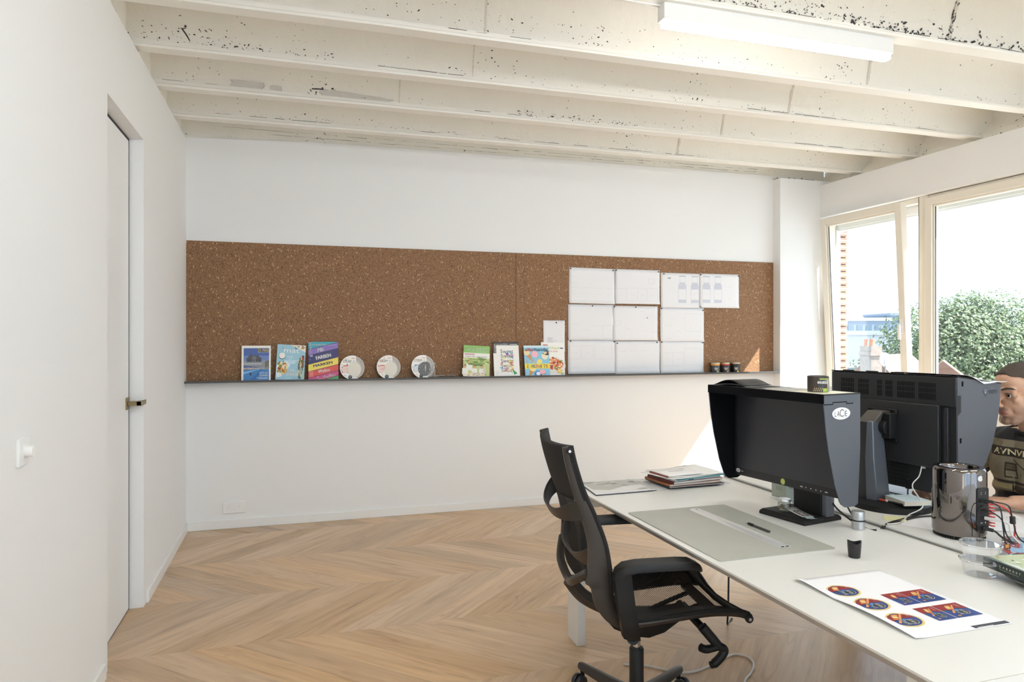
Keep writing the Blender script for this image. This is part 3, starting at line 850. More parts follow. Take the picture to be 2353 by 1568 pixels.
def cover_pool(mb, w, h):
    r = lambda x0, y0, x1, y1, c, z: mb.rect(x0 * w, y0 * h, x1 * w, y1 * h, ink(c), FRONT, z)
    e = 0.0003
    r(.07, .03, .94, .93, '4C64A8', e); r(.07, .55, .94, .72, '6E86BE', 1.5 * e); r(.07, .45, .94, .57, '8E9AB2', 2 * e)
    Pg(mb, [(.17 * w, .54 * h), (.17 * w, .66 * h), (.21 * w, .66 * h), (.25 * w, .72 * h), (.30 * w, .73 * h), (.31 * w, .84 * h), (.33 * w, .73 * h), (.56 * w, .73 * h), (.62 * w, .68 * h), (.68 * w, .66 * h), (.68 * w, .54 * h)], ink('55565C'), 3 * e)
    for k in range(5): r(.22 + .09 * k, .57, .25 + .09 * k, .61, '2B2D33', 4 * e)
    r(.36, .55, .50, .70, '74757A', 3.5 * e)
    Pg(mb, [(.07 * w, .44 * h), (.07 * w, .52 * h), (.70 * w, .53 * h), (.94 * w, .60 * h), (.94 * w, .38 * h), (.5 * w, .40 * h)], ink('8D9299'), 4 * e)
    r(.07, .475, .70, .50, 'C3C6C6', 5 * e)
    Pg(mb, [(.80 * w, .36 * h), (.94 * w, .34 * h), (.94 * w, .60 * h), (.80 * w, .54 * h)], ink('6D6A66'), 5 * e)
    r(.07, .33, .94, .38, 'B5A795', 5 * e)
    rn = random.Random(2)
    for k in range(26): blob(mb, rn.uniform(.1, .92) * w, rn.uniform(.33, .40) * h, .02 * w, .008 * h, ink(rn.choice(('E8D9C9', '5A4A44', '9AB4CE', 'D5B79E'))), 6 * e, k)
    Pg(mb, [(.07 * w, .03 * h), (.07 * w, .30 * h), (.55 * w, .35 * h), (.94 * w, .33 * h), (.94 * w, .03 * h)], ink('3F7FBE'), 6 * e)
    Pg(mb, [(.07 * w, .20 * h), (.07 * w, .26 * h), (.60 * w, .34 * h), (.62 * w, .33 * h)], ink('7DB2DC'), 7 * e)
    Pg(mb, [(.30 * w, .03 * h), (.48 * w, .03 * h), (.70 * w, .33 * h), (.67 * w, .33 * h)], ink('2F69AC'), 7 * e)
    blob(mb, .31 * w, .20 * h, .04 * w, .045 * h, ink('26303C'), 8 * e, 4)
    mb.text('DL MAG', FRONT, .56 * w, .82 * h, .095 * h, ink('F3DC5C'), width=.37 * w, bold=0.01, z=8 * e)
    mb.text('magazine summer edition', FRONT, .56 * w, .795 * h, .014 * h, W_, width=.36 * w, z=8 * e)
    mb.text("LET'S GO", FRONT, .62 * w, .205 * h, .05 * h, W_, width=.28 * w, bold=0.01, z=8 * e)
    mb.text('SUMMER!', FRONT, .62 * w, .135 * h, .05 * h, W_, width=.29 * w, bold=0.01, z=8 * e)
    for k in range(3): mb.rect(.50 * w + .05 * w * k, (.10 - .02 * k) * h, .90 * w, (.108 - .02 * k) * h, ink('CFE0F0'), FRONT, 8 * e)
magazine('magazine with a castle and swimming pool photo in a white border', 0.381, 0.205, 0.268, cover_pool, roll=0.0, lean=10)

def food(mb, cx, cy, rx, ry, n, cols, seed, z, rr=0.25):
    rn = random.Random(seed)
    for k in range(n):
        a = rn.uniform(0, 6.28); q = math.sqrt(rn.random())
        blob(mb, cx + rx * q * math.cos(a), cy + ry * q * math.sin(a), rx * rr * rn.uniform(.5, 1.2), ry * rr * rn.uniform(.5, 1.2), ink(rn.choice(cols)), z + 0.00002 * k, seed * 100 + k, 9)
def cover_mat(mb, w, h):
    e = 0.0003
    mb.rect(0, 0, w, h, ink('9CC8DA'), FRONT, e)
    Pg(mb, [(0, .30 * h), (w, .62 * h), (w, .66 * h), (0, .34 * h)], ink('B6D9E6'), 1.4 * e); Pg(mb, [(0, .05 * h), (w, .40 * h), (w, .42 * h), (0, .07 * h)], ink('86B7CC'), 1.4 * e)
    Pg(mb, [(.45 * w, h), (w, h), (w, .80 * h)], ink('E9E4D8'), 1.8 * e); food(mb, .80 * w, .93 * h, .2 * w, .05 * h, 22, ('2E3A2E', 'C99A4E', 'E8DDBF', '6B4A2C'), 5, 2 * e)
    mb.ell(.19 * w, .67 * h, .12 * w, .12 * w, ink('2C2F33'), FRONT, 2 * e); mb.ell(.19 * w, .68 * h, .11 * w, .11 * w, ink('F1F1EC'), FRONT, 3 * e)
    Pg(mb, [(.02 * w, .06 * h), (.18 * w, .08 * h), (.50 * w, .42 * h), (.34 * w, .56 * h), (.02 * w, .40 * h)], ink('DDEAF0'), 2 * e)
    food(mb, .20 * w, .33 * h, .16 * w, .20 * h, 60, ('E0A54E', 'C26A2E', '8E4B22', 'EFD9A0', '6F8A3A', 'F2E8D2'), 9, 3 * e, .3)
    food(mb, .85 * w, .36 * h, .09 * w, .30 * h, 60, ('3C4A30', '7D8B4B', 'C9B37C', '2A2A26', 'E3D7B5'), 13, 3 * e, .22)
    for k in range(7): mb.ell(.92 * w + .01 * w * (k % 2), (.68 - .05 * k) * h, .045 * w, .03 * h, ink('B9292C' if k % 3 else '7E1F22'), FRONT, 6 * e + k * 1e-5)
    mb.text('mat', FRONT, .24 * w, .775 * h, .14 * h, W_, width=.54 * w, z=5 * e)
    mb.text('SAVOUREZ', FRONT, .36 * w, .64 * h, .035 * h, W_, width=.22 * w, z=5 * e); mb.text('ETE', FRONT, .44 * w, .585 * h, .035 * h, W_, z=5 * e)
    for k in range(3): mb.rect(.38 * w, (.55 - .04 * k) * h, .66 * w, (.565 - .04 * k) * h, ink('E8F3F7'), FRONT, 5 * e)
    mb.text('GRILL-', FRONT, .42 * w, .225 * h, .08 * h, W_, width=.34 * w, bold=0.02, z=5 * e)
    mb.text('TRENDER', FRONT, .37 * w, .12 * h, .08 * h, W_, width=.45 * w, bold=0.02, z=5 * e)
    mb.rect(.36 * w, .04 * h, .58 * w, .05 * h, ink('E8F3F7'), FRONT, 5 * e); mb.rect(.18 * w, .89 * h, .20 * w, .92 * h, ink('B9292C'), FRONT, 5 * e)
magazine('pale blue food magazine tilted to the right, with grilled food', 0.618, 0.206, 0.268, cover_mat, roll=3.4, lean=10, dz=.0115)

def cover_stripes(mb, w, h):
    e = 0.0003; s = 0.135 * h / w    # rise across the page
    cols = ['5E5AA8', '3FA6B8', '8A74BC', '3B3A72', 'EAD560', 'D9544E', 'C94F86', '52B46C']
    # boundaries measured at the left edge
    yb = [1.30, .80, .64, .41, .22, .06, -.08, -.30]
    order = ['3FA6B8', '8A74BC', '3B3A72', 'EAD560', 'D9544E', 'C94F86', '52B46C']
    def clipy(pts):
        return [(min(max(x, 0), w), min(max(y, 0), h)) for x, y in pts]
    rise = 0.19 * h
    def band(y0, y1, c, z):
        # polygon between two slanted lines clipped to the page
        N = 24; lo = []; hi = []
        for i in range(N + 1):
            x = w * i / N; lo.append((x, min(max(y0 * h + rise * i / N, 0), h))); hi.append((x, min(max(y1 * h + rise * i / N, 0), h)))
        for i in range(N):
            if hi[i][1] > lo[i][1] or hi[i + 1][1] > lo[i + 1][1]: Pg(mb, [lo[i], lo[i + 1], hi[i + 1], hi[i]], ink(c), z)
    for k, c in enumerate(order): band(yb[k + 1], yb[k], c, e)
    for k in range(1, 7): band(yb[k] - .006, yb[k] + .006, '2C2B45', 1.5 * e)
    Pg(mb, [(0, .97 * h), (.12 * w, h), (0, h)], ink('E0664E'), 1.6 * e)
    a = math.atan2(rise, w)
    mb.text('creativ', FRONT, .105 * w, .70 * h, .085 * w, W_, width=.26 * h, bold=0.012, rot=math.pi / 2, z=3 * e)
    mb.text('verpacken', FRONT, .12 * w, .905 * h, .058 * h, W_, width=.46 * w, shear=0.15, bold=0.01, z=3 * e)
    mb.text('Packaging Design Marketing', FRONT, .61 * w, .91 * h, .014 * h, W_, width=.33 * w, z=3 * e)
    mb.text('Mit', FRONT, .31 * w, .735 * h, .10 * h, W_, width=.22 * w, shear=0.3, bold=0.02, rot=a * .6, z=3 * e)
    mb.text('FARBEN', FRONT, .27 * w, .53 * h, .09 * h, W_, width=.50 * w, bold=0.03, rot=a * .9, z=3 * e)
    mb.text('MARKEN', FRONT, .18 * w, .335 * h, .065 * h, ink('2E3A7A'), width=.64 * w, bold=0.03, rot=a * .85, z=3 * e)
    mb.text('Welten', FRONT, .35 * w, .185 * h, .085 * h, W_, width=.38 * w, shear=0.35, bold=0.02, rot=a * .7, z=3 * e)
    mb.text('S...chaffen', FRONT, .30 * w, .015 * h, .075 * h, W_, width=.62 * w, bold=0.012, rot=a * .8, z=3 * e)
    for k in range(5): mb.rect(.04 * w, (.22 - .03 * k) * h, (.17 - .01 * (k % 2)) * w, (.228 - .03 * k) * h, ink('F3C9C4'), FRONT, 3 * e)
    for k in range(3): mb.rect(.05 * w, (.65 - .018 * k) * h, .15 * w, (.657 - .018 * k) * h, W_, FRONT, 3 * e)
    mb.text('3', FRONT, .05 * w, .52 * h, .03 * h, W_, z=3 * e)
magazine('tall magazine with slanted purple, navy, yellow and red stripes', 0.856, 0.222, 0.296, cover_stripes, roll=0, lean=10)

# ---- round sleeved packs
M_CLEARP = clear_mat('clear_plastic', (0.93, 0.94, 0.94), 1.45, 0.05, 1.0, 0.10, (0.9, 0.9, 0.9))
M_RIMP = mat('grey_plastic_rim', (0.60, 0.57, 0.53), 0.25, var=0.05)
def round_pack(label, cx, window, flecks, tcol, seed, lump=False):
    r = 0.0935
    t = thing('round_food_pack', label, 'food package', (cx, -0.068, ZL), group='round packs on the ledge')
    t.rotation_euler = (R(-8), 0, 0)
    F = frame((0, 0, r), (1, 0, 0), (0, 0, 1))
    mb = MB(); mb.lathe([(0.0, -0.028), (r * .80, -0.028), (r * .93, -0.006), (r, -0.004), (r, 0.0), (r * .95, 0.003), (r * .90, 0.0), (r * .84, -0.001), (r * .82, -0.006), (r * .70, -0.008), (0, -0.008)], M_RIMP, 56, F)
    mb.build('tub', t)
    mb = MB(); mb.ell(.10 * r, -.15 * r, .62 * r, .66 * r, ink(window), F, -0.004, 40)
    if window == '6A6A6A':
        rn = random.Random(3)
        for k in range(60): mb.ell(.10 * r + rn.uniform(-.5, .5) * r * .8, -.15 * r + rn.uniform(-.5, .5) * r * .9, .02 * r, .035 * r, ink(rn.choice(('A9A9A9', '4A4A4A', '8C8C8C'))), F, -0.0038 + k * 1e-6, 8)
        mb.ell(.22 * r, -.10 * r, .05 * r, .30 * r, ink('B5B5B3'), F, -0.0036, 20)  # pale streak painted as a highlight on the foil
    mb.build('contents', t, smooth=False, merge=False, normals=False)
    mb = MB(); pts = [(.30 * r, .955 * r), (.31 * r, .46 * r)]
    for k in range(22):
        a = R(80 + (285 - 80) * k / 21); pts.append((.17 * r + .62 * r * math.cos(a), -.20 * r + .62 * r * math.sin(a)))
    pts.append((.42 * r, -.905 * r))
    for k in range(44):
        a = R(-66 - (221 * k / 43)); pts.append((1.003 * r * math.cos(a), 1.003 * r * math.sin(a)))
    # triangulate robustly as strip between outer arc and inner edge
    mb.prism(pts, 0.0035, 0.0042, ink('F3F2EE'), F)
    z = 0.0046
    mb.text('STEAM', F, -.76 * r, .42 * r, .21 * r, ink('3A3C40'), width=.68 * r, z=z)
    mb.ell(.12 * r, .52 * r, .10 * r, .12 * r, ink('D9D9D6'), F, z, 14)
    mb.text('by', F, -.10 * r, .73 * r, .06 * r, ink('3A3C40'), z=z); mb.rect(-.02 * r, .73 * r, .20 * r, .80 * r, ink('E59A98'), F, z)
    rn = random.Random(seed)
    for k in range(5): mb.rect(-.88 * r, (.02 - .115 * k) * r, (-.88 + rn.uniform(.42, .62)) * r, (.055 - .115 * k) * r, ink(tcol), F, z)
    mb.rect(-.74 * r, .10 * r, -.34 * r, .19 * r, ink(tcol), F, z)
    for k in range(24):
        a = rn.uniform(100, 265); q = rn.uniform(.45, .95)
        if .66 < q < .80 and 150 < a < 215: continue
        x, y = q * r * math.cos(R(a)), q * r * math.sin(R(a))
        if (x - .17 * r) ** 2 + (y + .2 * r) ** 2 < (.68 * r) ** 2: continue
        mb.ell(x, y, rn.uniform(.02, .055) * r, rn.uniform(.02, .05) * r, ink(rn.choice(flecks)), F, z + k * 1e-5, 9)
    mb.ell(-.18 * r, -.80 * r, .16 * r, .155 * r, ink('3B3D42'), F, z + .0004, 24); mb.rect(-.26 * r, -.80 * r, -.10 * r, -.785 * r, ink('C9C9C9'), F, z + .0006); mb.rect(-.25 * r, -.75 * r, -.11 * r, -.735 * r, ink('C9C9C9'), F, z + .0006)
    mb.build('card_sleeve', t, smooth=False, merge=False)
    if lump:
        mb = MB(); rn = random.Random(8)
        mb.grid(lambda u, v: (r * (.55 + .50 * u) + .004 * mnoise.noise(Vector((u * 5, v * 9, 2))), -0.006 + .012 * mnoise.noise(Vector((u * 4, v * 7, 7))), r * (.12 + 1.25 * v) + .003 * mnoise.noise(Vector((u * 3, v * 11, 4)))), 10, 18, clear_mat('crinkled_film', (0.9, 0.9, 0.9), 1.5, 0.08, 1.6, 0.25, (0.85, 0.85, 0.85)))
        mb.build('loose_film', t)
    return t
round_pack('round sleeved food pack right beside the striped magazine', 1.183, 'E4DFD2', ('3E4A36', '7E8A58', 'D8B36A', '4A4A3A', 'E09A86'), 'D9706A', 3)
round_pack('middle one of the three round sleeved food packs', 1.463, 'E4DFD2', ('D08A6A', 'C25A4A', 'E6B27A', '5E7A48'), 'DA6660', 6)
round_pack('round sleeved pack with a silver foil window on the ledge', 1.735, '6A6A6A', ('5C8A50', 'E08A3A', 'C2392E', 'D9B36A'), '8FA3C8', 9, lump=True)

M_GLASSBOX = clear_mat('glass_block', (0.80, 0.82, 0.80), 1.5, 0.02, 1.8, 0.06, (0.5, 0.5, 0.5))
for k, (x, lb) in enumerate(((1.872, 'small clear glass cube beside the foil pack on the ledge'), (1.962, 'small clear glass cube left of the green magazine'))):
    t = thing('glass_cube', lb, 'glass block', (x, -0.060, ZL), group='glass cubes on the ledge')
    mb = MB()
    for q in range(3):
        mb.box((-0.036 + q * 0.025, -0.011, 0.0), (-0.014 + q * 0.025, 0.011, 0.020), M_GLASSBOX)
    mb.build('cube_body', t, bevel=0.002)
    mb = MB(); mb.box((-0.037, -0.0115, 0.020), (0.037, 0.0115, 0.0225), mat('cube_edge', (0.55, 0.55, 0.53), 0.2)); mb.build('lid', t, bevel=0.0008)

def cover_green(mb, w, h):
    e = 0.0003
    mb.rect(0, .76 * h, w, h, ink('8CBF63'), FRONT, e); mb.rect(0, .60 * h, w, .76 * h, ink('EFEFE8'), FRONT, e)
    mb.rect(0, 0, w, .60 * h, ink('BFCB8A'), FRONT, e)
    mb.text('SeQUOIA', FRONT, .10 * w, .83 * h, .11 * h, W_, width=.80 * w, bold=0.012, z=3 * e)
    mb.text('magazine bio et bien-etre', FRONT, .48 * w, .79 * h, .02 * h, W_, width=.42 * w, z=3 * e)
    mb.rect(.04 * w, .69 * h, .42 * w, .735 * h, ink('D79AAE'), FRONT, 3 * e)
    mb.text("L'apero bio, c'est sympa !", FRONT, .06 * w, .625 * h, .045 * h, ink('4A4A48'), width=.86 * w, z=3 * e)
    food(mb, .5 * w, .48 * h, .48 * w, .12 * h, 50, ('A9BF6A', '8AA552', 'D7DDA8', 'C4CC92', '6F8A46'), 21, 2 * e, .3)
    for k, (x, y, s, hair) in enumerate(((.22, .40, 1.0, '3A2A20'), (.07, .26, .95, '4A3626'), (.42, .26, .95, '5A3A26'), (.70, .26, .95, '2E221C'))):
        Pg(mb, [((x - .12 * s) * w, (y - .20) * h), ((x - .11 * s) * w, y * h), ((x + .11 * s) * w, y * h), ((x + .12 * s) * w, (y - .20) * h)], ink('ECEAE4'), 4 * e + k * e * .3)
        mb.ell(x * w, (y + .075 * s) * h, .045 * w, .055 * h, ink(hair), FRONT, 5 * e + k * e * .3, 14); mb.ell(x * w, (y + .06 * s) * h, .036 * w, .046 * h, ink('D9A27E'), FRONT, 5.3 * e + k * e * .3, 14)
    mb.rect(0, 0, .80 * w, .10 * h, ink('E9E2D2'), FRONT, 6 * e); food(mb, .45 * w, .08 * h, .40 * w, .06 * h, 46, ('C9772E', '6F8A3A', 'E8D5A6', '8A3B22', 'F4F0E4'), 33, 7 * e, .16)
    mb.ell(.80 * w, .20 * h, .05 * w, .14 * h, ink('D9CFC0'), FRONT, 6.5 * e, 14)
magazine('magazine with a green title band and people at a picnic', 2.058, 0.222, 0.256, cover_green, roll=3.4, lean=10, dz=.0125)
mb = MB(); 
def cover_sweet(mb, w, h):
    e = 0.0003
    mb.rect(0, .905 * h, w, h, ink('37383A'), FRONT, e); mb.rect(0, .68 * h, .115 * w, h, ink('37383A'), FRONT, e)
    mb.text('creativ', FRONT, .095 * w, .70 * h, .075 * w, W_, width=.27 * h, bold=0.012, rot=math.pi / 2, z=2 * e)
    mb.text('verpacken', FRONT, .11 * w, .915 * h, .055 * h, W_, width=.47 * w, shear=0.1, bold=0.01, z=2 * e)
    mb.rect(.64 * w, .925 * h, .95 * w, .94 * h, W_, FRONT, 2 * e)
    for k in range(5): mb.text('Sweet', FRONT, .28 * w, (.68 - .135 * k) * h, .105 * h, ink('3A3A3C'), width=.50 * w, z=2 * e)
    rn = random.Random(6)
    for k in range(26):
        x, y = rn.uniform(.30, .82) * w, rn.uniform(.16, .78) * h; c = rn.choice(('E8662E', '2F55A8', 'F0C95A', 'E9A6A6', '3E9E5E', 'C9D9B0', 'D98A9A', '8AB0C8', 'F3E6B0'))
        blob(mb, x, y, .05 * w, .03 * h, ink(c), 3 * e + k * 2e-5, k); a = rn.uniform(0, 3)
        for sg in (-1, 1): Pg(mb, [(x + sg * .03 * w * math.cos(a), y + sg * .03 * w * math.sin(a)), (x + sg * .09 * w * math.cos(a + .3), y + sg * .09 * w * math.sin(a + .3)), (x + sg * .09 * w * math.cos(a - .3), y + sg * .09 * w * math.sin(a - .3))], ink(c), 3 * e + k * 2e-5)
    Pg(mb, [(.72 * w, .22 * h), (.90 * w, .10 * h), (.78 * w, .05 * h)], ink('3E9E5E'), 5 * e)
    for k in range(4): mb.rect(.04 * w, (.17 - .03 * k) * h, .20 * w, (.174 - .03 * k) * h, ink('A9A9A6'), FRONT, 2 * e)
magazine('white magazine with a dark title bar and scattered sweets', 2.322, 0.222, 0.292, cover_sweet, roll=0, lean=10, paper='F1F0EB')
def cover_artichaut(mb, w, h):
    e = 0.0003
    mb.text('artichaut', FRONT, .10 * w, .80 * h, .09 * h, ink('B9C76A'), width=.68 * w, z=2 * e); mb.rect(.08 * w, .90 * h, .28 * w, .93 * h, ink('C65A5A'), FRONT, 2 * e)
    mb.rect(.80 * w, .82 * h, .94 * w, .85 * h, ink('3A3A6A'), FRONT, 2 * e)
    mb.text('Cuisine etoile', FRONT, .18 * w, .71 * h, .06 * h, ink('C9706A'), width=.52 * w, z=2 * e)
    mb.ell(.55 * w, .30 * h, .48 * w, .26 * h, ink('E6E2DC'), FRONT, 2 * e, 30)
    food(mb, .55 * w, .36 * h, .36 * w, .17 * h, 90, ('C9552E', 'A83A22', 'E6A06A', '8A9A52', 'F0D9B0', 'D9773E'), 41, 3 * e, .22)
    mb.ell(.78 * w, .14 * h, .11 * w, .065 * h, ink('E6B93A'), FRONT, 7 * e); mb.ell(.78 * w, .14 * h, .08 * w, .045 * h, ink('F0D680'), FRONT, 8 * e)
    food(mb, .2 * w, .05 * h, .2 * w, .03 * h, 16, ('7A9A4A', 'A9BF6A'), 44, 4 * e, .3); food(mb, .9 * w, .06 * h, .08 * w, .03 * h, 12, ('7A9A4A', 'A9BF6A'), 45, 4 * e, .4)
magazine('magazine with a plate of food, half behind the ice cream magazine', 2.738, 0.212, 0.282, cover_artichaut, roll=2.0, lean=8, y=-0.060, dz=.007)
def cover_ice(mb, w, h):
    e = 0.0003
    mb.rect(0, 0, w, h, ink('8CC6E0'), FRONT, e); mb.rect(0, .93 * h, w, h, ink('CFE5EC'), FRONT, 1.2 * e)
    def cone(x, y, a, s, c, k):
        ca, sa = math.cos(a), math.sin(a)
        Pg(mb, [(x + s * (-.10 * ca) * w, y + s * (-.10 * sa) * w), (x + s * .10 * ca * w, y + s * .10 * sa * w), (x + s * .42 * sa * w, y - s * .42 * ca * w)], ink('C98E52'), 2 * e + k * e)
        mb.ell(x - .05 * s * sa * w, y + .05 * s * ca * w, .13 * s * w, .12 * s * w, ink(c), FRONT, 2.3 * e + k * e)
    cone(.14 * w, .74 * h, 0.55, .95, 'E9D9A8', 0); cone(.30 * w, .22 * h, -0.5, .95, 'F0DB9A', 1)
    mb.ell(.43 * w, .72 * h, .13 * w, .13 * w, ink('F0B6C2'), FRONT, 3 * e); mb.ell(.83 * w, .66 * h, .13 * w, .14 * w, ink('EFE3C4'), FRONT, 3 * e)
    food(mb, .88 * w, .76 * h, .12 * w, .08 * h, 20, ('5A3A24', '2E2620', 'C9A06A'), 51, 4 * e, .3)
    mb.text('10', FRONT, .07 * w, .43 * h, .13 * h, W_, width=.36 * w, bold=0.02, z=5 * e)
    Pg(mb, [(.48 * w, .42 * h), (.52 * w, .54 * h), (.66 * w, .56 * h), (.72 * w, .48 * h), (.66 * w, .42 * h)], ink('F4DE7A'), 5 * e)
    mb.rect(0, .25 * h, w, .41 * h, ink('F2DC46'), FRONT, 6 * e)
    for i, (ch, c) in enumerate(zip('ZOMERHITS', ('6FB0C8', 'F4E9A0', '7AA0B8', '9A8AA0', 'D98AA0', 'C97A8A', '6F9AB8', 'A99A6A', 'D9707A'))): mb.text(ch, FRONT, (.08 + .095 * i) * w, .275 * h, .105 * h, ink(c), width=.075 * w if ch != 'I' else .02 * w, bold=0.02, z=7 * e)
    mb.text('aller', FRONT, .05 * w, .82 * h, .10 * h, ink('D9423A'), width=.37 * w, bold=0.015, z=7 * e); mb.text('hande', FRONT, .43 * w, .82 * h, .10 * h, ink('2F3A48'), width=.52 * w, bold=0.004, z=7 * e)
    mb.ell(.52 * w, .08 * h, .16 * w, .12 * w, ink('4F86C8'), FRONT, 4 * e); mb.ell(.52 * w, .09 * h, .08 * w, .07 * w, ink('E8F0F4'), FRONT, 5 * e)
    mb.ell(.70 * w, .14 * h, .12 * w, .10 * w, ink('F0B6C8'), FRONT, 4.5 * e); food(mb, .72 * w, .06 * h, .10 * w, .04 * h, 12, ('8A5A3A', 'D9A86A', 'B84A4A'), 53, 5 * e, .3)
magazine('blue ice cream magazine with a yellow banner on the ledge', 2.588, 0.222, 0.262, cover_ice, roll=0.0, lean=11, y=-0.082)

# ---- preserve jars at the right end of the ledge
M_JAR = mat('dark_jar_label', '2E3440', 0.35, var=0.08)
for k, (x, lid, lb, body) in enumerate(((4.428, 'D99A3E', 'squat dark jar with an orange band under its lid', '33404C'), (4.533, 'B8443A', 'squat dark jar with a red band under its lid', '2E3038'), (4.642, '2B2B2E', 'all black squat jar nearest the sunlit corner of the cork board', '1E2024'))):
    t = thing('preserve_jar', lb, 'jar', (x, -0.054, ZL), group='jars on the ledge')
    mb = MB(); mb.lathe([(0, 0), (0.036, 0), (0.0395, 0.004), (0.0405, 0.012), (0.0405, 0.066), (0.036, 0.074), (0, 0.074)], ink(body, 0.3), 36)
    F = frame((0, 0, 0), (1, 0, 0), (0, 0, 1))
    mb.build('jar_body', t)
    mb = MB(); mb.lathe([(0.0408, 0.071), (0.0412, 0.072), (0.0412, 0.082), (0.0408, 0.083)], ink(lid), 36, caps=False); mb.lathe([(0.0, 0.0745), (0.0405, 0.0745), (0.0405, 0.0825), (0, 0.0825)], ink(lid), 36); mb.build('label_band', t)
    mb = MB(); mb.lathe([(0, 0.083), (0.041, 0.083), (0.042, 0.085), (0.042, 0.0945), (0.040, 0.0965), (0, 0.0968)], mat('brass_lid', (0.62, 0.56, 0.40), 0.3, 0.7), 36); mb.build('lid', t)
    mb = MB()
    def cyl(a, z, rad=0.0409): return (rad * math.sin(a), -rad * math.cos(a), z)
    def patch(a0, a1, z0, z1, mt, rad):
        for i in range(6): mb.poly([cyl(a0 + (a1 - a0) * i / 6, z0, rad), cyl(a0 + (a1 - a0) * (i + 1) / 6, z0, rad), cyl(a0 + (a1 - a0) * (i + 1) / 6, z1, rad), cyl(a0 + (a1 - a0) * i / 6, z1, rad)], mt)
    c = -0.45
    for i, zz in enumerate((0.046, 0.040, 0.034, 0.028)): patch(c - .35 + .05 * i, c + .45 - .1 * (i % 2), zz, zz + 0.003, ink('D8D2B8' if i < 2 else 'C9B070'), 0.0412)
    for q in range(8):
        pass
    cc = [(c + .42 + .20 * math.cos(2 * math.pi * q / 12), 0.014 + .0085 * math.sin(2 * math.pi * q / 12)) for q in range(12)]
    mb.poly([cyl(a, z, 0.0414) for a, z in cc], ink(('D9B04A', 'C98A3E', 'F0C23A')[k]))
    mb.build('label_print', t, smooth=False, merge=False, normals=False)

# ---- printed layouts pinned to the cork
PAPER = mat('white_paper', (0.80, 0.80, 0.82), 0.7, var=0.01)
LINE = ink('C2C4CC'); LINE2 = ink('9EA2AE')
def pxpaper(px, py): return None
def sheet(label, x0, z0, x1, z1, marks, pins, seed, y=-0.0105, roll=0.0, group='layout sheets pinned to the cork'):
    w, h = x1 - x0, z1 - z0
    t = thing('paper_sheet', label, 'paper', (x0, y, z0), group=group); t.rotation_euler = (0, R(roll), 0)
    rn = random.Random(seed); sd = rn.uniform(0, 50)
    def sy(u, v): return -0.0005 - 0.0035 * max(0, 0.5 + mnoise.noise(Vector((u * 2.2 + sd, v * 1.6, sd)))) - 0.008 * max(0.0, (0.12 - v)) * rn.choice((1,)) / 0.12
    mb = MB(); mb.grid(lambda u, v: (w * u, sy(u, v), h * v), 14, 10, PAPER)
    s0 = mb.build('sheet', t)
    sol = s0.modifiers.new('thickness', 'SOLIDIFY'); sol.thickness = 0.0003; sol.offset = 1
    mb = MB()
    def q(ax, az, bx, bz, mt):
        # strip of print following the sheet
        N = 6
        for i in range(N):
            u0 = ax + (bx - ax) * i / N; u1 = ax + (bx - ax) * (i + 1) / N
            mb.poly([(w * u0, sy(u0, az) - .0007, h * az), (w * u1, sy(u1, az) - .0007, h * az), (w * u1, sy(u1, bz) - .0007, h * bz), (w * u0, sy(u0, bz) - .0007, h * bz)], mt)
    for mk in marks:
        k = mk[0]
        if k == 'l': q(mk[1], mk[2], mk[3], mk[2] + (0.004 if len(mk) < 5 else mk[4]), LINE if len(mk) < 6 else mk[5])
        elif k == 'b':
            _, a, b, c, d = mk[:5]; l = 0.004
            q(a, b, c, b + l, LINE); q(a, d, c, d + l, LINE); q(a, b, a + l * .8, d, LINE); q(c - l * .8, b, c, d, LINE)
        elif k == 'f': q(mk[1], mk[2], mk[3], mk[4], mk[5])
    if marks: mb.build('print', t, smooth=False, merge=False, normals=False)
    for (u, v) in pins:
        mb = MB(); F = frame((w * u, sy(min(max(u, 0), 1), min(max(v, 0), 1)) - 0.0004, h * v), (1, 0, 0), (0, 0, 1))
        mb.lathe([(0, 0), (0.0055, 0), (0.0055, 0.002), (0.0032, 0.003), (0.0030, 0.008), (0.0048, 0.009), (0.0048, 0.011), (0, 0.0112)], mat('black_pin', (0.012, 0.012, 0.012), 0.35), 12, F)
        mb.build('pin', t)
    return t
def bottle(cx, b):
    g1, g2 = ink('C6C9D4'), ink('AEB2C0')
    w = .10; o = []
    o += [('f', cx - .085, .90, cx + .085, .925, g2)]
    o += [('f', cx - .10, .54, cx + .10, .66, g1), ('f', cx - .085, .66, cx + .085, .70, g1), ('f', cx - .07, .70, cx + .07, .735, g1), ('f', cx - .10, .14, cx + .10, .24, g1)]
    o += [('l', cx - .04, .40, cx + .04)] + [('f', cx - .10, .24, cx - .094, .54, LINE), ('f', cx + .094, .24, cx + .10, .54, LINE), ('f', cx - .07, .735, cx - .065, .90, LINE), ('f', cx + .065, .735, cx + .07, .90, LINE)]
    return o
row5 = [('l', .03 + .19 * i, .44, .20 + .19 * i) for i in range(5)] + [('l', .03 + .19 * i, .08, .20 + .19 * i) for i in range(5)] + [('l', .08 + .19 * i, .26, .15 + .19 * i) for i in range(5)] + [('l', .03, .92, .20), ('l', .06, .74, .18), ('l', .03, .57, .2)]
sheet('landscape sheet with a row of outlines, top left of the pinned sheets', 3.005, 1.716, 3.437, 2.025, row5, [(.025, .965), (.955, .96)], 1, roll=0.6)
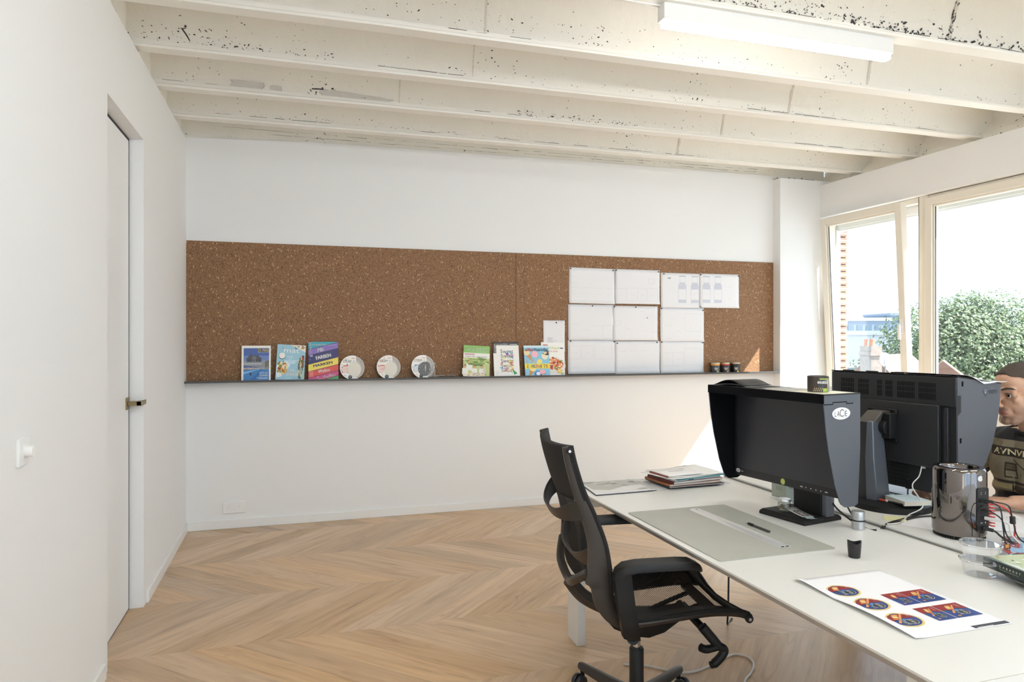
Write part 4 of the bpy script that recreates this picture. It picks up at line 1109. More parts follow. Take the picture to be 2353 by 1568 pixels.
sheet('landscape sheet with small square outlines, second in the upper row', 3.441, 1.717, 3.880, 2.022, [('b', .25, .09, .50, .46), ('b', .72, .09, .95, .46), ('l', .03, .44, .22), ('l', .53, .44, .70), ('l', .03, .09, .22), ('l', .53, .09, .70), ('l', .10, .26, .18), ('l', .34, .26, .42), ('l', .57, .26, .65), ('l', .80, .26, .87), ('b', .75, .60, .89, .74)], [(.015, .965), (.97, .955)], 2, y=-0.0118)
sheet('sheet with two grey bottle outlines at its right half', 3.892, 1.688, 4.298, 2.003, bottle(.54, 0) + bottle(.86, 0) + [('f', .17, .83, .25, .87, LINE2), ('l', .18, .51, .25)], [(.07, .965), (.985, .035)], 3)
sheet('rightmost pinned sheet, with two grey bottle outlines', 4.290, 1.693, 4.708, 2.006, bottle(.17, 0) + bottle(.46, 0) + [('l', .72, .62, .79), ('l', .72, .27, .79)], [(.02, .965), (.985, .96)], 4, y=-0.0122)
sheet('wavy sheet with faint outlines, left in the middle row', 2.998, 1.398, 3.425, 1.706, [('l', .10, .46, .22), ('l', .30, .28, .45), ('l', .53, .40, .73), ('b', .76, .04, .99, .42), ('l', .08, .16, .20), ('l', .34, .15, .42), ('l', .58, .16, .68), ('l', .30, .03, .47), ('l', .53, .03, .73), ('l', .83, .16, .92)], [(.53, .965)], 5)
sheet('nearly blank sheet in the middle row, with small outline marks', 3.421, 1.394, 3.858, 1.699, [('b', .03, .44, .17, .56), ('l', .26, .33, .38), ('l', .26, .13, .38), ('l', .60, .84, .70), ('f', .75, .64, .78, .68, LINE2), ('l', .60, .39, .67), ('l', .72, .28, .79), ('l', .86, .24, .95)], [(.02, .975), (.50, .965)], 6, y=-0.0116)
sheet('sheet with one large square outline, right in the middle row', 3.887, 1.385, 4.335, 1.690, [('b', .56, .30, .93, .82), ('l', .74, .54, .79), ('l', .08, .46, .26), ('l', .08, .08, .26), ('l', .18, .25, .23), ('l', .36, .30, .44), ('l', .26, .68, .31)], [(.025, .97), (.975, .93)], 7)
sheet('sheet with three square outlines, bottom left of the pinned sheets', 2.994, 1.106, 3.438, 1.397, [('b', .28, .44, .54, .84), ('b', .57, .43, .94, .94), ('l', .06, .44, .25), ('l', .06, .83, .25), ('l', .13, .62, .20), ('l', .38, .62, .45), ('l', .75, .66, .80), ('l', .09, .18, .22), ('l', .28, .15, .42)], [(.055, .975), (.985, .955)], 8, y=-0.0124)
sheet('blank lower sheet in the middle of the bottom row', 3.440, 1.100, 3.882, 1.389, [('l', .10, .68, .25), ('l', .33, .70, .47), ('l', .56, .70, .70), ('l', .08, .17, .24), ('l', .33, .19, .47), ('l', .56, .19, .70)], [(.05, .93), (.93, .955)], 9)
sheet('sheet with outlined boxes at the bottom right of the pinned sheets', 3.887, 1.100, 4.331, 1.389, [('b', .28, .22, .53, .64), ('b', .56, .23, .94, .76), ('l', .06, .62, .26), ('l', .06, .22, .26), ('l', .40, .42, .47), ('l', .72, .48, .78), ('l', .12, .42, .20)], [(.025, .965), (.975, .945)], 10, y=-0.012)
sheet('small text sheet pinned behind the food magazine', 2.770, 1.300, 2.966, 1.566, [('f', .18, .44 - .034 * i, (.42, .48, .40, .64, .46, .86, .88)[i], .45 - .034 * i, LINE2) for i in range(7)], [(.60, .93)], 11, y=-0.0108)
# ================================================================== desks
M_DESK = mat('cream_laminate', (0.745, 0.74, 0.705), 0.30, var=0.012, scale=3)
M_EDGE = mat('grey_desk_edge', (0.46, 0.455, 0.45), 0.5, var=0.02)
M_LEG = mat('white_desk_leg', (0.74, 0.735, 0.71), 0.4, var=0.01)
TZ = 0.72
def desktop(mb, x0, x1, y0, y1, z=TZ):
    # top, a thin light lip and a chamfered grey underside edge
    mb.box((x0, y0, z - 0.006), (x1, y1, z), M_DESK)
    c = 0.024
    top = [(x0 + .0005, y0 + .0005, z - 0.006), (x1 - .0005, y0 + .0005, z - 0.006), (x1 - .0005, y1 - .0005, z - 0.006), (x0 + .0005, y1 - .0005, z - 0.006)]
    bot = [(x0 + c, y0 + c, z - 0.031), (x1 - c, y0 + c, z - 0.031), (x1 - c, y1 - c, z - 0.031), (x0 + c, y1 - c, z - 0.031)]
    mb.loft([top, bot], M_EDGE)
def deskset(label, y0, y1, legs):
    t = thing('bench_desk', label, 'desk', (2.0, y1, 0), group=None)
    L = Matrix.Translation((-2.0, -y1, 0))
    for (a, b, nm) in ((2.0, 2.764, 'tabletop'), (2.862, 3.626, 'tabletop')):
        mb = MB(); desktop(mb, a, b, y0, y1); mb.v = [L @ v for v in mb.v]; mb.build(nm, t, smooth=False)
    mb = MB(); mb.box((2.752, y0 + .01, 0.682), (2.874, y1 - .01, 0.704), M_DESK, L); mb.build('cable_tray_cover', t, smooth=False)
    mb = MB(); mb.box((2.04, y1 - 0.13, 0.63), (3.58, y1 - 0.09, 0.689), M_LEG, L); mb.box((2.04, y0 + 0.09, 0.63), (3.58, y0 + 0.13, 0.689), M_LEG, L); mb.box((2.79, y0 + 0.1, 0.60), (2.83, y1 - 0.1, 0.66), M_LEG, L); mb.build('under_frame', t, smooth=False)
    for (x, y) in legs:
        mb = MB(); mb.box((x, y - 0.121, 0.0), (x + 0.040, y, 0.688), M_LEG, L); mb.build('leg', t, bevel=0.002)
    return t
deskset('white double bench desk carrying the monitors', -4.4885, -2.457, [(1.999, -2.482), (3.585, -2.482), (2.30, -4.355), (3.29, -4.355)])
deskset('white bench desk joined to the near end of the monitor desk', -6.52, -4.4905, [(1.999, -6.37), (3.585, -6.37)])

# ------------------------------------------------------------------ chair
M_FRAME = mat('bronze_black_frame', (0.040, 0.033, 0.027), 0.40, 0.2, var=0.15, scale=8, bump=0.1, bscale=900)
M_BLK = mat('black_plastic', (0.009, 0.009, 0.009), 0.48, var=0.15, scale=10, bump=0.08, bscale=700, spec=0.35)
M_FAB = mat('black_knit_fabric', (0.010, 0.010, 0.010), 0.85, var=0.3, scale=300, bump=0.5, bscale=600)
M_CHROME = mat('chrome', (0.60, 0.60, 0.60), 0.15, 1.0, var=0.02)
M_TYRE = mat('castor_wheel', (0.02, 0.02, 0.022), 0.35, var=0.1)
def mesh_fabric():
    m = bpy.data.materials.new('black_open_mesh'); m.use_nodes = True
    nt = m.node_tree; N = nt.nodes; L = nt.links; N.clear()
    out = N.new('ShaderNodeOutputMaterial'); tr = N.new('ShaderNodeBsdfTransparent'); di = N.new('ShaderNodeBsdfPrincipled')
    di.inputs['Base Color'].default_value = (0.014, 0.013, 0.012, 1); di.inputs['Roughness'].default_value = 0.7
    uv = N.new('ShaderNodeUVMap'); uv.uv_map = 'UVMap'
    w1 = N.new('ShaderNodeTexWave'); w1.inputs['Scale'].default_value = 1.0; w1.wave_type = 'BANDS'; w1.bands_direction = 'DIAGONAL'; w1.inputs['Distortion'].default_value = 0.0
    mp = N.new('ShaderNodeMapping'); mp.inputs['Scale'].default_value = (62, 62, 62); L.new(uv.outputs['UV'], mp.inputs['Vector']); L.new(mp.outputs['Vector'], w1.inputs['Vector'])
    r = N.new('ShaderNodeMapRange'); r.inputs['From Min'].default_value = 0.35; r.inputs['From Max'].default_value = 0.75; r.inputs['To Min'].default_value = 0.16; r.inputs['To Max'].default_value = 0.86; L.new(w1.outputs['Fac'], r.inputs['Value'])
    mx = N.new('ShaderNodeMixShader'); L.new(r.outputs['Result'], mx.inputs['Fac']); L.new(di.outputs['BSDF'], mx.inputs[1]); L.new(tr.outputs['BSDF'], mx.inputs[2]); L.new(mx.outputs['Shader'], out.inputs['Surface'])
    return m
M_MESH = mesh_fabric()

PROF = [(.327, .462), (.300, .472), (.25, .479), (.173, .480), (.06, .470), (-.039, .462), (-.098, .464), (-.137, .488), (-.160, .535), (-.166, .590), (-.170, .650), (-.186, .732), (-.222, .825), (-.260, .906), (-.290, 1.0), (-.303, 1.058)]
PP = bez([(f, 0, z) for f, z in PROF], 6)
PP = [(p.x, p.z) for p in PP]
NP = len(PP)
def pnorm(i):
    a = PP[max(0, i - 1)]; b = PP[min(NP - 1, i + 1)]; t = Vector((b[0] - a[0], b[1] - a[1])).normalized()
    return Vector((-t.y, t.x)) * -1   # towards the outside (below / behind)
def back_side(i):
    n = pnorm(i)
    # outside = away from the sitter: below the seat, behind the back
    f, z = PP[i]
    cx, cz = 0.15, 0.9
    if n.x * (f - cx) + n.y * (z - cz) < 0: n = -n
    return n
def make_chair(loc, rz, label):
    t = thing('office_chair', label, 'chair', loc, rz)
    # woven mesh: seat and back are two stretches of one sling
    def sling(i0, i1, name, mtl, bow_s, bow_b, off=0.0, half=0.222):
        mb = MB(); uvs = []
        nu = 16
        rows = list(range(i0, i1 + 1))
        ln = [0]
        for a, b in zip(rows, rows[1:]): ln.append(ln[-1] + math.hypot(PP[b][0] - PP[a][0], PP[b][1] - PP[a][1]))
        vs = []
        for i in rows:
            n = back_side(i); f, z = PP[i]
            for k in range(nu + 1):
                u = -1 + 2 * k / nu
                if i < 6 * 6: s = bow_s
                elif i > 6 * 9: s = bow_b
                else: s = bow_s + (bow_b - bow_s) * (i - 36) / 18
                d = s * (1 - u * u) + off
                fr = 1.0 - 0.10 * max(0, 1 - i / 8.0) * (1 - u * u)
                vs.append((f + n.x * d, half * u, z + n.y * d) if i > 8 else (f - 0.03 * (1 - i / 8.0) * (1 - u * u) + n.x * d, half * u, z + n.y * d))
        fs = []; 
        for j in range(len(rows) - 1):
            for k in range(nu):
                a = j * (nu + 1) + k; fs.append([a, a + 1, a + nu + 2, a + nu + 1])
                for (jj, kk) in ((j, k), (j, k + 1), (j + 1, k + 1), (j + 1, k)): uvs.append((half * (-1 + 2 * kk / nu), ln[jj]))
        mb.add(vs, fs, mtl); mb.uv = uvs
        return mb.build(name, t, merge=False, normals=False)
    sling(8, 6 * 6 + 3, 'seat', M_MESH, 0.020, 0.03)
    o = sling(0, 9, 'seat_front_pad', M_FAB, 0.014, 0.03); s = o.modifiers.new('t', 'SOLIDIFY'); s.thickness = 0.012; s.offset = 0
    sling(6 * 6 + 3, NP - 14, 'backrest', M_MESH, 0.02, 0.035)
    o = sling(NP - 15, NP - 1, 'headband', M_FAB, 0.02, 0.045, half=0.232); s = o.modifiers.new('t', 'SOLIDIFY'); s.thickness = 0.022; s.offset = 0.3
    # solid borders of the seat, leaving the see-through window
    for sgn in (-1, 1):
        mb = MB()
        for i in range(8, 36):
            a, b = PP[i], PP[i + 1]
            y0, y1 = sgn * 0.115, sgn * 0.222
            mb.add([(a[0], y0, a[1] - 0.022), (b[0], y0, b[1] - 0.022), (b[0], y1, b[1] - 0.007), (a[0], y1, a[1] - 0.007), (a[0], y0, a[1] - 0.030), (b[0], y0, b[1] - 0.030), (b[0], y1, b[1] - 0.018), (a[0], y1, a[1] - 0.018)], [[0, 1, 2, 3], [7, 6, 5, 4], [0, 4, 5, 1], [2, 6, 7, 3], [1, 5, 6, 2], [3, 7, 4, 0]], M_BLK)
        mb.build('seat_border', t)
    mb = MB(); mb.prism(rrect(0.215, -0.13, 0.262, 0.13, 0.02), 0.440, 0.452, M_BLK); mb.prism(rrect(-0.15, -0.13, -0.06, 0.13, 0.03), 0.424, 0.438, M_BLK)
    for s_ in (-1, 1): mb.tube(bez([(0.23, s_ * .06, .444), (0.14, s_ * .055, .415), (0.06, s_ * .04, .392)], 5), .009, M_BLK, 8)
    mb.build('seat_pan', t, bevel=0.003)
    # side frames sweeping from the seat front to the headband
    for sgn in (-1, 1):
        mb = MB(); rings = []
        for i in range(0, NP):
            n = back_side(i); f, z = PP[i]
            q = i / (NP - 1)
            dep = 0.016 + 0.046 * math.exp(-((i - 54) / 15.0) ** 2) + (0.018 if i > 54 else 0.0) * (1 - (i - 54) / (NP - 54.0) * 0.6 if i > 54 else 0)
            th = 0.0085
            y0 = sgn * 0.222
            p0 = Vector((f, z)) - n * 0.006; p1 = Vector((f, z)) + n * dep
            m_ = (p0 + p1) / 2
            rings.append([(p0.x, y0 - sgn * th, p0.y), (p0.x, y0 + sgn * th * .8, p0.y), (m_.x, y0 + sgn * (th + 0.004), m_.y), (p1.x, y0 + sgn * th * .6, p1.y), (p1.x, y0 - sgn * th * 1.2, p1.y), (m_.x, y0 - sgn * th, m_.y)])
        mb.loft(rings, M_FRAME); mb.build('side_frame', t, angle=50)
        mb = MB(); mb.tube([(PP[i][0] - back_side(i).x * 0.004, sgn * 0.226, PP[i][1] - back_side(i).y * 0.004) for i in range(0, NP)], 0.0085, M_FAB, 8); mb.build('piping', t)
        for i, rr in ((0, 0.014), (NP - 3, 0.011)):
            mb = MB(); n = back_side(i); F = frame((PP[i][0] + n.x * 0.005, sgn * 0.230, PP[i][1] + n.y * 0.005 - (0.004 if i == 0 else 0.0)), (1, 0, 0), (0, 0, 1) if sgn < 0 else (0, 0, -1))
            mb.lathe([(0, 0), (rr, 0), (rr, 0.008), (rr * .8, 0.010), (0, 0.010)], M_BLK, 20, F); mb.lathe([(0, 0.010), (rr * .45, 0.010), (rr * .40, 0.0125), (0, 0.0125)], M_CHROME, 14, F); mb.build('bolt', t)
    mb = MB(); mb.tube([(0.327, -0.232, 0.458), (0.310, -0.1, 0.448), (0.303, 0, 0.445), (0.310, 0.1, 0.448), (0.327, 0.232, 0.458)], 0.013, M_FAB, 12); mb.build('front_roll', t)
    # curved cross bows behind the back
    def bow(zc, bw, ht, drop, tw):
        iz = min(range(54, NP), key=lambda i: abs(PP[i][1] - zc)); mb = MB(); rings = []
        for k in range(33):
            u = -1 + 2 * k / 32; c = 1 - u * u
            f = PP[iz][0] - 0.028 - bw * c ** 0.8; z = zc - drop * c; y = 0.222 * math.copysign(abs(u) ** 0.75, u); h = ht * (0.55 + 0.75 * u * u); th = 0.005
            a = tw * c
            dx, dz = math.sin(a), math.cos(a)
            rings.append([(f - th * dz - dx * h, y, z + th * dx - dz * h), (f + th * dz - dx * h, y, z - th * dx - dz * h), (f + th * dz + dx * h, y, z - th * dx + dz * h), (f - th * dz + dx * h, y, z + th * dx + dz * h)])
        mb.loft(rings, M_FRAME); return mb
    bow(0.845, 0.072, 0.030, 0.045, -0.5).build('upper_back_bow', t, bevel=0.003)
    bow(0.690, 0.050, 0.030, 0.045, -0.7).build('middle_back_bow', t, bevel=0.003)
    mb = MB(); mb.tube(bez([(-0.235, 0.215, 0.63), (-0.262, 0.12, 0.575), (-0.255, 0.0, 0.535), (-0.262, -0.12, 0.575), (-0.235, -0.215, 0.63)], 8), 0.016, M_FRAME, 10, squash=1.0)
    mb.tube(bez([(-0.255, 0, 0.535), (-0.20, 0, 0.47), (-0.09, 0, 0.41)], 6), [0.026] * 13, M_FRAME, 10); mb.build('lower_back_bow', t)
    # armrests
    for sgn in (-1, 1):
        y = sgn * 0.285
        mb = MB(); rings = []
        for f, z, hw, th in ((-.168, .632, .022, .010), (-.160, .650, .028, .012), (-.135, .665, .034, .013), (-.09, .671, .036, .013), (.05, .673, .036, .013), (.09, .671, .034, .013), (.118, .661, .028, .011), (.128, .653, .018, .006)):
            rings.append([(f, y - hw, z - th), (f, y + hw, z - th), (f, y + hw * 1.0, z + th * .2), (f, y + hw * .8, z + th), (f, y - hw * .8, z + th), (f, y - hw * 1.0, z + th * .2)])
        mb.loft(rings, M_BLK); mb.build('armrest_pad', t, angle=50)
        mb = MB(); rings = []
        for f0, f1, z, hw, yo in ((-.165, -.112, .652, .017, 0), (-.166, -.110, .62, .017, 0), (-.158, -.100, .55, .016, 0), (-.146, -.088, .48, .016, 0), (-.135, -.080, .435, .016, -.01), (-.110, -.075, .420, .014, -.02)):
            yy = y + sgn * yo
            rings.append([(f0, yy - hw, z), (f0 + .01, yy - hw * 1.15, z), (f1 - .01, yy - hw * 1.15, z), (f1, yy - hw, z), (f1, yy + hw, z), (f1 - .01, yy + hw * 1.15, z), (f0 + .01, yy + hw * 1.15, z), (f0, yy + hw, z)])
        mb.loft(rings, M_BLK); mb.tube([(-0.10, y - sgn * .01, 0.426), (-0.08, y * .6, 0.405), (-0.05, y * .25, 0.395)], [.020, .022, .024], M_BLK, 10); mb.build('armrest_support', t, angle=50)
    # tilt mechanism
    mb = MB(); rings = []
    for f, z0, z1, hw in ((-.14, .41, .432, .05), (-.10, .365, .425, .065), (-.03, .335, .402, .068), (.03, .327, .398, .068), (.09, .340, .398, .06), (.15, .372, .408, .045), (.20, .395, .418, .035)):
        rings.append([(f, -hw * .8, z0), (f, hw * .8, z0), (f, hw, z0 + .02), (f, hw, z1), (f, -hw, z1), (f, -hw, z0 + .02)])
    mb.loft(rings, M_BLK); mb.build('tilt_mechanism', t, angle=45, bevel=0.004)
    mb = MB(); mb.tube([(0.165, 0.0, 0.425), (0.165, -0.215, 0.423)], 0.014, M_BLK, 12)
    mb.tube([(0.165, -0.21, 0.426), (0.20, -0.215, 0.385), (0.222, -0.218, 0.358)], [0.017, 0.017, 0.016], M_BLK, 12)
    mb.tube(bez([(0.226, -0.219, 0.362), (0.205, -0.220, 0.355), (0.175, -0.221, 0.352), (0.155, -0.222, 0.360)], 6), [0.013] * 10 + [0.014] * 9, M_BLK, 10, squash=1.0)
    mb.tube(bez([(0.215, -0.219, 0.362), (0.240, -0.221, 0.348), (0.230, -0.222, 0.325), (0.205, -0.223, 0.303), (0.190, -0.224, 0.298)], 6), [0.015] * 20 + [0.012] * 5, M_BLK, 10); mb.build('tilt_lever', t)
    # column and five-star foot
    mb = MB(); mb.lathe([(0, 0.06), (0.030, 0.06), (0.030, 0.10), (0.0265, 0.12), (0.0265, 0.268), (0.024, 0.272), (0.0, 0.272)], M_BLK, 28); mb.build('column_sleeve', t)
    mb = MB(); mb.lathe([(0, 0.268), (0.0145, 0.268), (0.0145, 0.345), (0, 0.345)], M_CHROME, 24); mb.build('gas_lift', t)
    ca = [39, 118, 187, 259, 331]
    for a in ca:
        A = R(a); d = Vector((math.cos(A), math.sin(A), 0)); sd = Vector((-d.y, d.x, 0))
        mb = MB(); rings = []
        for q, z0, z1, hw in ((0.012, .075, .118, .026), (0.045, .070, .112, .024), (0.12, .070, .106, .021), (0.22, .072, .102, .018), (0.300, .074, .098, .016), (0.318, .076, .095, .012)):
            c = d * q; rings.append([c - sd * hw + Vector((0, 0, z0)), c + sd * hw + Vector((0, 0, z0)), c + sd * hw * .9 + Vector((0, 0, z1 - .006)), c + sd * hw * .5 + Vector((0, 0, z1)), c - sd * hw * .5 + Vector((0, 0, z1)), c - sd * hw * .9 + Vector((0, 0, z1 - .006))])
        mb.loft(rings, M_FRAME); mb.build('foot_arm', t, angle=50)
        mb = MB(); p = d * 0.302; ax = (sd * math.cos(A * 2.3) + d * math.sin(A * 2.3)).normalized(); tr_ = ax.cross(Vector((0, 0, 1)))
        mb.tube([p + Vector((0, 0, 0.08)), p + Vector((0, 0, 0.045))], 0.009, M_BLK, 10)
        c = p + tr_ * 0.016
        for sg in (-1, 1):
            F = frame(c + ax * sg * 0.004 + Vector((0, 0, 0.0275)), tr_, Vector((0, 0, 1)) * sg)
            F = Matrix.Translation(c + Vector((0, 0, 0.0275))) @ ax.to_track_quat('Z', 'Y').to_matrix().to_4x4()
            z0, z1 = (0.004, 0.022) if sg > 0 else (-0.022, -0.004)
            mb.lathe([(0, z0), (0.022, z0), (0.0275, z0 + .004), (0.0275, z1 - .004), (0.022, z1), (0, z1)], M_TYRE, 24, F)
        mb.tube([c - ax * 0.006 + Vector((0, 0, 0.0275)), c + ax * 0.006 + Vector((0, 0, 0.0275))], 0.012, M_BLK, 10)
        # hood over the wheels
        mb.build('castor', t)
    return t
make_chair((1.97, -3.235, 0), -9.8, 'black mesh office chair with bronze black frame pulled up to the desk')

# ------------------------------------------------------------------ monitor facing the empty chair
M_HOODO = mat('grey_blue_hood_metal', (0.135, 0.150, 0.175), 0.42, 0.55, var=0.08, scale=260)
M_FELT = mat('black_felt_lining', (0.006, 0.006, 0.007), 0.95, var=0.2, scale=200, spec=0.1)
M_SCREEN = mat('switched_off_screen', (0.035, 0.035, 0.042), 0.33, var=0.10, scale=900, spec=0.5)
M_BEZ = mat('black_bezel', (0.016, 0.016, 0.018), 0.4, var=0.15, scale=200)
M_MARK = ink('D8D8D8')
t = thing('monitor', 'black hooded monitor with an oval maker badge, facing the empty chair', 'monitor', (2.649, -3.297, TZ), -81.4, group=None)
mb = MB(); base = [(-.108, -.108), (.112, -.104), (.108, .10), (-.108, .10)]
mb.loft([[(x, y, 0) for x, y in base], [(x, y, 0.012) for x, y in base], [(x * .93, y * .90, 0.021) for x, y in base]], M_BLK); mb.build('stand_base', t, bevel=0.003)
mb = MB(); mb.box((-.045, .012, 0.018), (.085, .055, 0.40), M_BLK); mb.build('stand_neck', t, bevel=0.004)
mb = MB(); mb.box((.0855, .016, 0.018), (.108, .060, 0.34), M_HOODO); mb.build('neck_side', t, bevel=0.003)
mb = MB(); mb.box((-.322, -.030, .112), (.242, .005, .490), M_BEZ); mb.box((-.25, .005, .15), (.17, .045, .46), M_BEZ); mb.build('display_housing', t, bevel=0.003)
mb = MB(); mb.box((-.305, -.0315, .145), (.225, -.0295, .478), M_SCREEN); mb.build('screen', t, smooth=False)
FR = frame((0, -.0305, 0), (1, 0, 0), (0, 0, 1)); mb = MB()
for k, x in enumerate((.033, .054, .077, .100, .122, .146)):
    mb.rect(x - (.006 if k in (0, 5) else .0022), .124, x + (.006 if k in (0, 5) else .0022), .1275, M_MARK, FR, .0006)
mb.ell(.213, .123, .002, .003, M_MARK, FR, .0006)
mb.ell(-.300, .132, .0125, .0085, M_MARK, FR, .0006); mb.text('LACIE', FR, -.3085, .1295, .005, ink('2B2B2B'), width=.017, z=.001); mb.text('324', FR, -.283, .129, .006, M_MARK, width=.012, z=.0006)
mb.build('bezel_marks', t, smooth=False, merge=False, normals=False)
mb = MB(); mb.ell(-.058, .128, .0115, .0125, ink('A9B558'), FR, .0008); mb.ell(-.058, .128, .008, .009, ink('C2C97E'), FR, .0011); mb.build('green_sticker', t, smooth=False, merge=False, normals=False)
hp = [(.018, .497), (.018, .30), (.006, .103), (-.012, .095), (-.060, .096), (-.078, .107), (-.087, .120), (-.112, .182), (-.143, .299), (-.157, .372), (-.168, .460), (-.171, .497)]
F = Matrix(((0, 0, 1, 0), (1, 0, 0, 0), (0, 1, 0, 0), (0, 0, 0, 1)))
for x0, nm, outer in ((.244, 'hood_side', 1), (-.330, 'hood_side', -1)):
    mb = MB()
    if outer > 0: mb.prism(hp, x0 + .0015, x0 + .006, M_HOODO, F); mb.prism([(y * .999 - 0, z) for y, z in hp], x0, x0 + .0015, M_FELT, F)
    else: mb.prism(hp, x0, x0 + .0045, M_HOODO, F); mb.prism(hp, x0 + .0045, x0 + .006, M_FELT, F)
    if outer > 0:
        G = frame((x0 + .006, 0, 0), (0, 1, 0), (0, 0, 1))
        for a, b, c, d in ((-.169, .4635, -.125, .4665), (-.125, .4635, -.122, .473), (-.125, .470, -.052, .473), (-.055, .4635, -.052, .473), (-.052, .4635, -.022, .4665), (-.022, .4635, -.020, .470)): mb.rect(a, b, c, d, M_FELT, G, .0003)
    s = mb.build(nm, t, smooth=False)
    if outer > 0:
        mb = MB(); mb.ell(-.081, .431, .046, .0215, ink('ECECEC'), G, .0006, 48); mb.ell(-.081, .431, .046, .0215, ink('ECECEC'), G, .0004, 48)
        mb.text('L', G, -.115, .4205, .020, ink('3A3A3E'), width=.008, z=.0012, bold=-.008); mb.text('A', G, -.104, .4205, .020, ink('3A3A3E'), width=.014, z=.0012, bold=-.008); mb.text('C', G, -.090, .4195, .027, ink('3A3A3E'), width=.020, z=.0012, bold=-.008); mb.text('I', G, -.067, .4205, .020, ink('3A3A3E'), width=.0012, z=.0012, bold=-.008); mb.text('E', G, -.062, .4205, .020, ink('3A3A3E'), width=.010, z=.0012, bold=-.008)
        b = mb.build('maker_badge', s, smooth=False, merge=False, normals=False)
mb = MB(); mb.box((-.3305, -.171, .497), (.2505, .020, .5005), M_BLK); mb.box((-.3305, -.1715, .468), (.2505, -.168, .5005), M_FELT); mb.box((-.05, .02, .490), (.16, .026, .5005), M_BLK); mb.build('hood_top', t, smooth=False)

def hood_pt(x, y, z):   # helper: monitor space to world
    return Matrix.Translation((2.649, -3.297, TZ)) @ Matrix.Rotation(R(-81.4), 4, 'Z') @ Vector((x, y, z))
# things lying on that hood
ZH = TZ + .5008
t = thing('folded_leaflet', 'black folded leaflet lying on the far end of the hooded monitor', 'leaflet', hood_pt(-.235, -.070, .5008), -81.4)
mb = MB(); mb.grid(lambda u, v: (-.085 + .17 * u, -.075 + .15 * v, .001 + .020 * math.sin(math.pi * min(1, u * 1.05)) ** 1.3 + .004 * u), 16, 4, ink('151518'))
o = mb.build('leaf', t); s = o.modifiers.new('t', 'SOLIDIFY'); s.thickness = .0015; s.offset = 1
mb = MB(); mb.grid(lambda u, v: (-.085 + .18 * u, -.072 + .145 * v, .0008 + .006 * math.sin(math.pi * u)), 12, 3, ink('6E7176'))
o = mb.build('lower_leaf', t); s = o.modifiers.new('t', 'SOLIDIFY'); s.thickness = .0006; s.offset = 1
t = thing('paper_sheet', 'cream paper lying under the tin on the hooded monitor', 'paper', hood_pt(.14, -.085, .5008), -81.4)
mb = MB(); mb.box((-.17, -.075, .0), (.10, .085, .0009), ink('E2DCC4')); mb.box((-.20, -.06, .0009), (-.06, .06, .0018), ink('9A9B98')); mb.build('sheet', t, smooth=False)
t = thing('upturned_tin', 'small dark brown tin with green label, upside down on the monitor hood', 'tin', hood_pt(.155, -.085, .5018), -81.4)
mb = MB(); mb.lathe([(0, 0), (.0355, 0), (.0365, .001), (.0365, .056), (.0350, .0575), (.0325, .058), (.0320, .054), (0, .054)], ink('3A312B', .3), 40); mb.build('tin_body', t)
mb = MB(); rad = .0369
def cy(a, z, r_=rad): return (r_ * math.sin(a), -r_ * math.cos(a), z)
def patch(a0, a1, z0, z1, mt, r_=rad):
    for i in range(8): mb.poly([cy(a0 + (a1 - a0) * i / 8, z0, r_), cy(a0 + (a1 - a0) * (i + 1) / 8, z0, r_), cy(a0 + (a1 - a0) * (i + 1) / 8, z1, r_), cy(a0 + (a1 - a0) * i / 8, z1, r_)], mt)
A0 = 1.15
patch(A0 - .30, A0 + .75, .046, .0505, ink('9DB548')); patch(A0 + .02, A0 + .50, .0015, .0145, ink('9DB548')); patch(A0 + .60, A0 + .72, .001, .046, ink('E9E9E4'), rad + .0001)
for r_ in range(2):
    for k in range(5): patch(A0 - .85 + .17 * k + .08 * r_, A0 - .80 + .17 * k + .08 * r_, .004 + .007 * r_, .009 + .007 * r_, ink('D9C98A'))
vs, fs, bb = text_mesh('intense', .01)
k = (1.05) / (bb[1] - bb[0])
mb.add([cy(A0 + .55 - (v.x - bb[0]) * k, .040 - v.y * .0185, rad + .0002) for v in vs], fs, ink('F0F0EC'))
vs, fs, bb = text_mesh('pure')
mb.add([cy(A0 + .50 - (v.x - bb[0]) * .14, .0445 - v.y * .006, rad + .0002) for v in vs], fs, ink('E0E0D8'))
mb.build('label', t, smooth=False, merge=False, normals=False)

# ------------------------------------------------------------------ monitor seen from behind
t = thing('monitor', 'large black monitor seen from behind, with grey hood and tilting stand', 'monitor', (3.12, -3.27, TZ), 96.5)
M_SHELL = mat('black_monitor_shell', (0.017, 0.017, 0.019), 0.5, var=0.2, scale=300, bump=0.15, bscale=900)
mb = MB(); n = 40; pts = []
for k in range(n + 1):
    a = R(-60 + 300 * k / n); pts.append((.155 * math.cos(a), .155 * math.sin(a)))
for k in range(n + 1):
    a = R(240 - 300 * k / n); pts.append((.075 * math.cos(a), .075 * math.sin(a)))
mb2 = MB()
ring = lambda ro, z: [(ro * math.cos(R(-60 + 300 * k / n)), ro * math.sin(R(-60 + 300 * k / n)), z) for k in range(n + 1)]
ro0, ro1, ri1, ri0 = ring(.155, 0), ring(.150, .022), ring(.085, .030), ring(.075, 0)
secs = [[ro0[k], ro1[k], ri1[k], ri0[k]] for k in range(n + 1)]
mb2.loft(secs, M_BLK); mb2.lathe([(0, .004), (.083, .004), (.083, .026), (.06, .034), (0, .034)], M_BLK, 32); mb2.build('stand_base', t, angle=40)
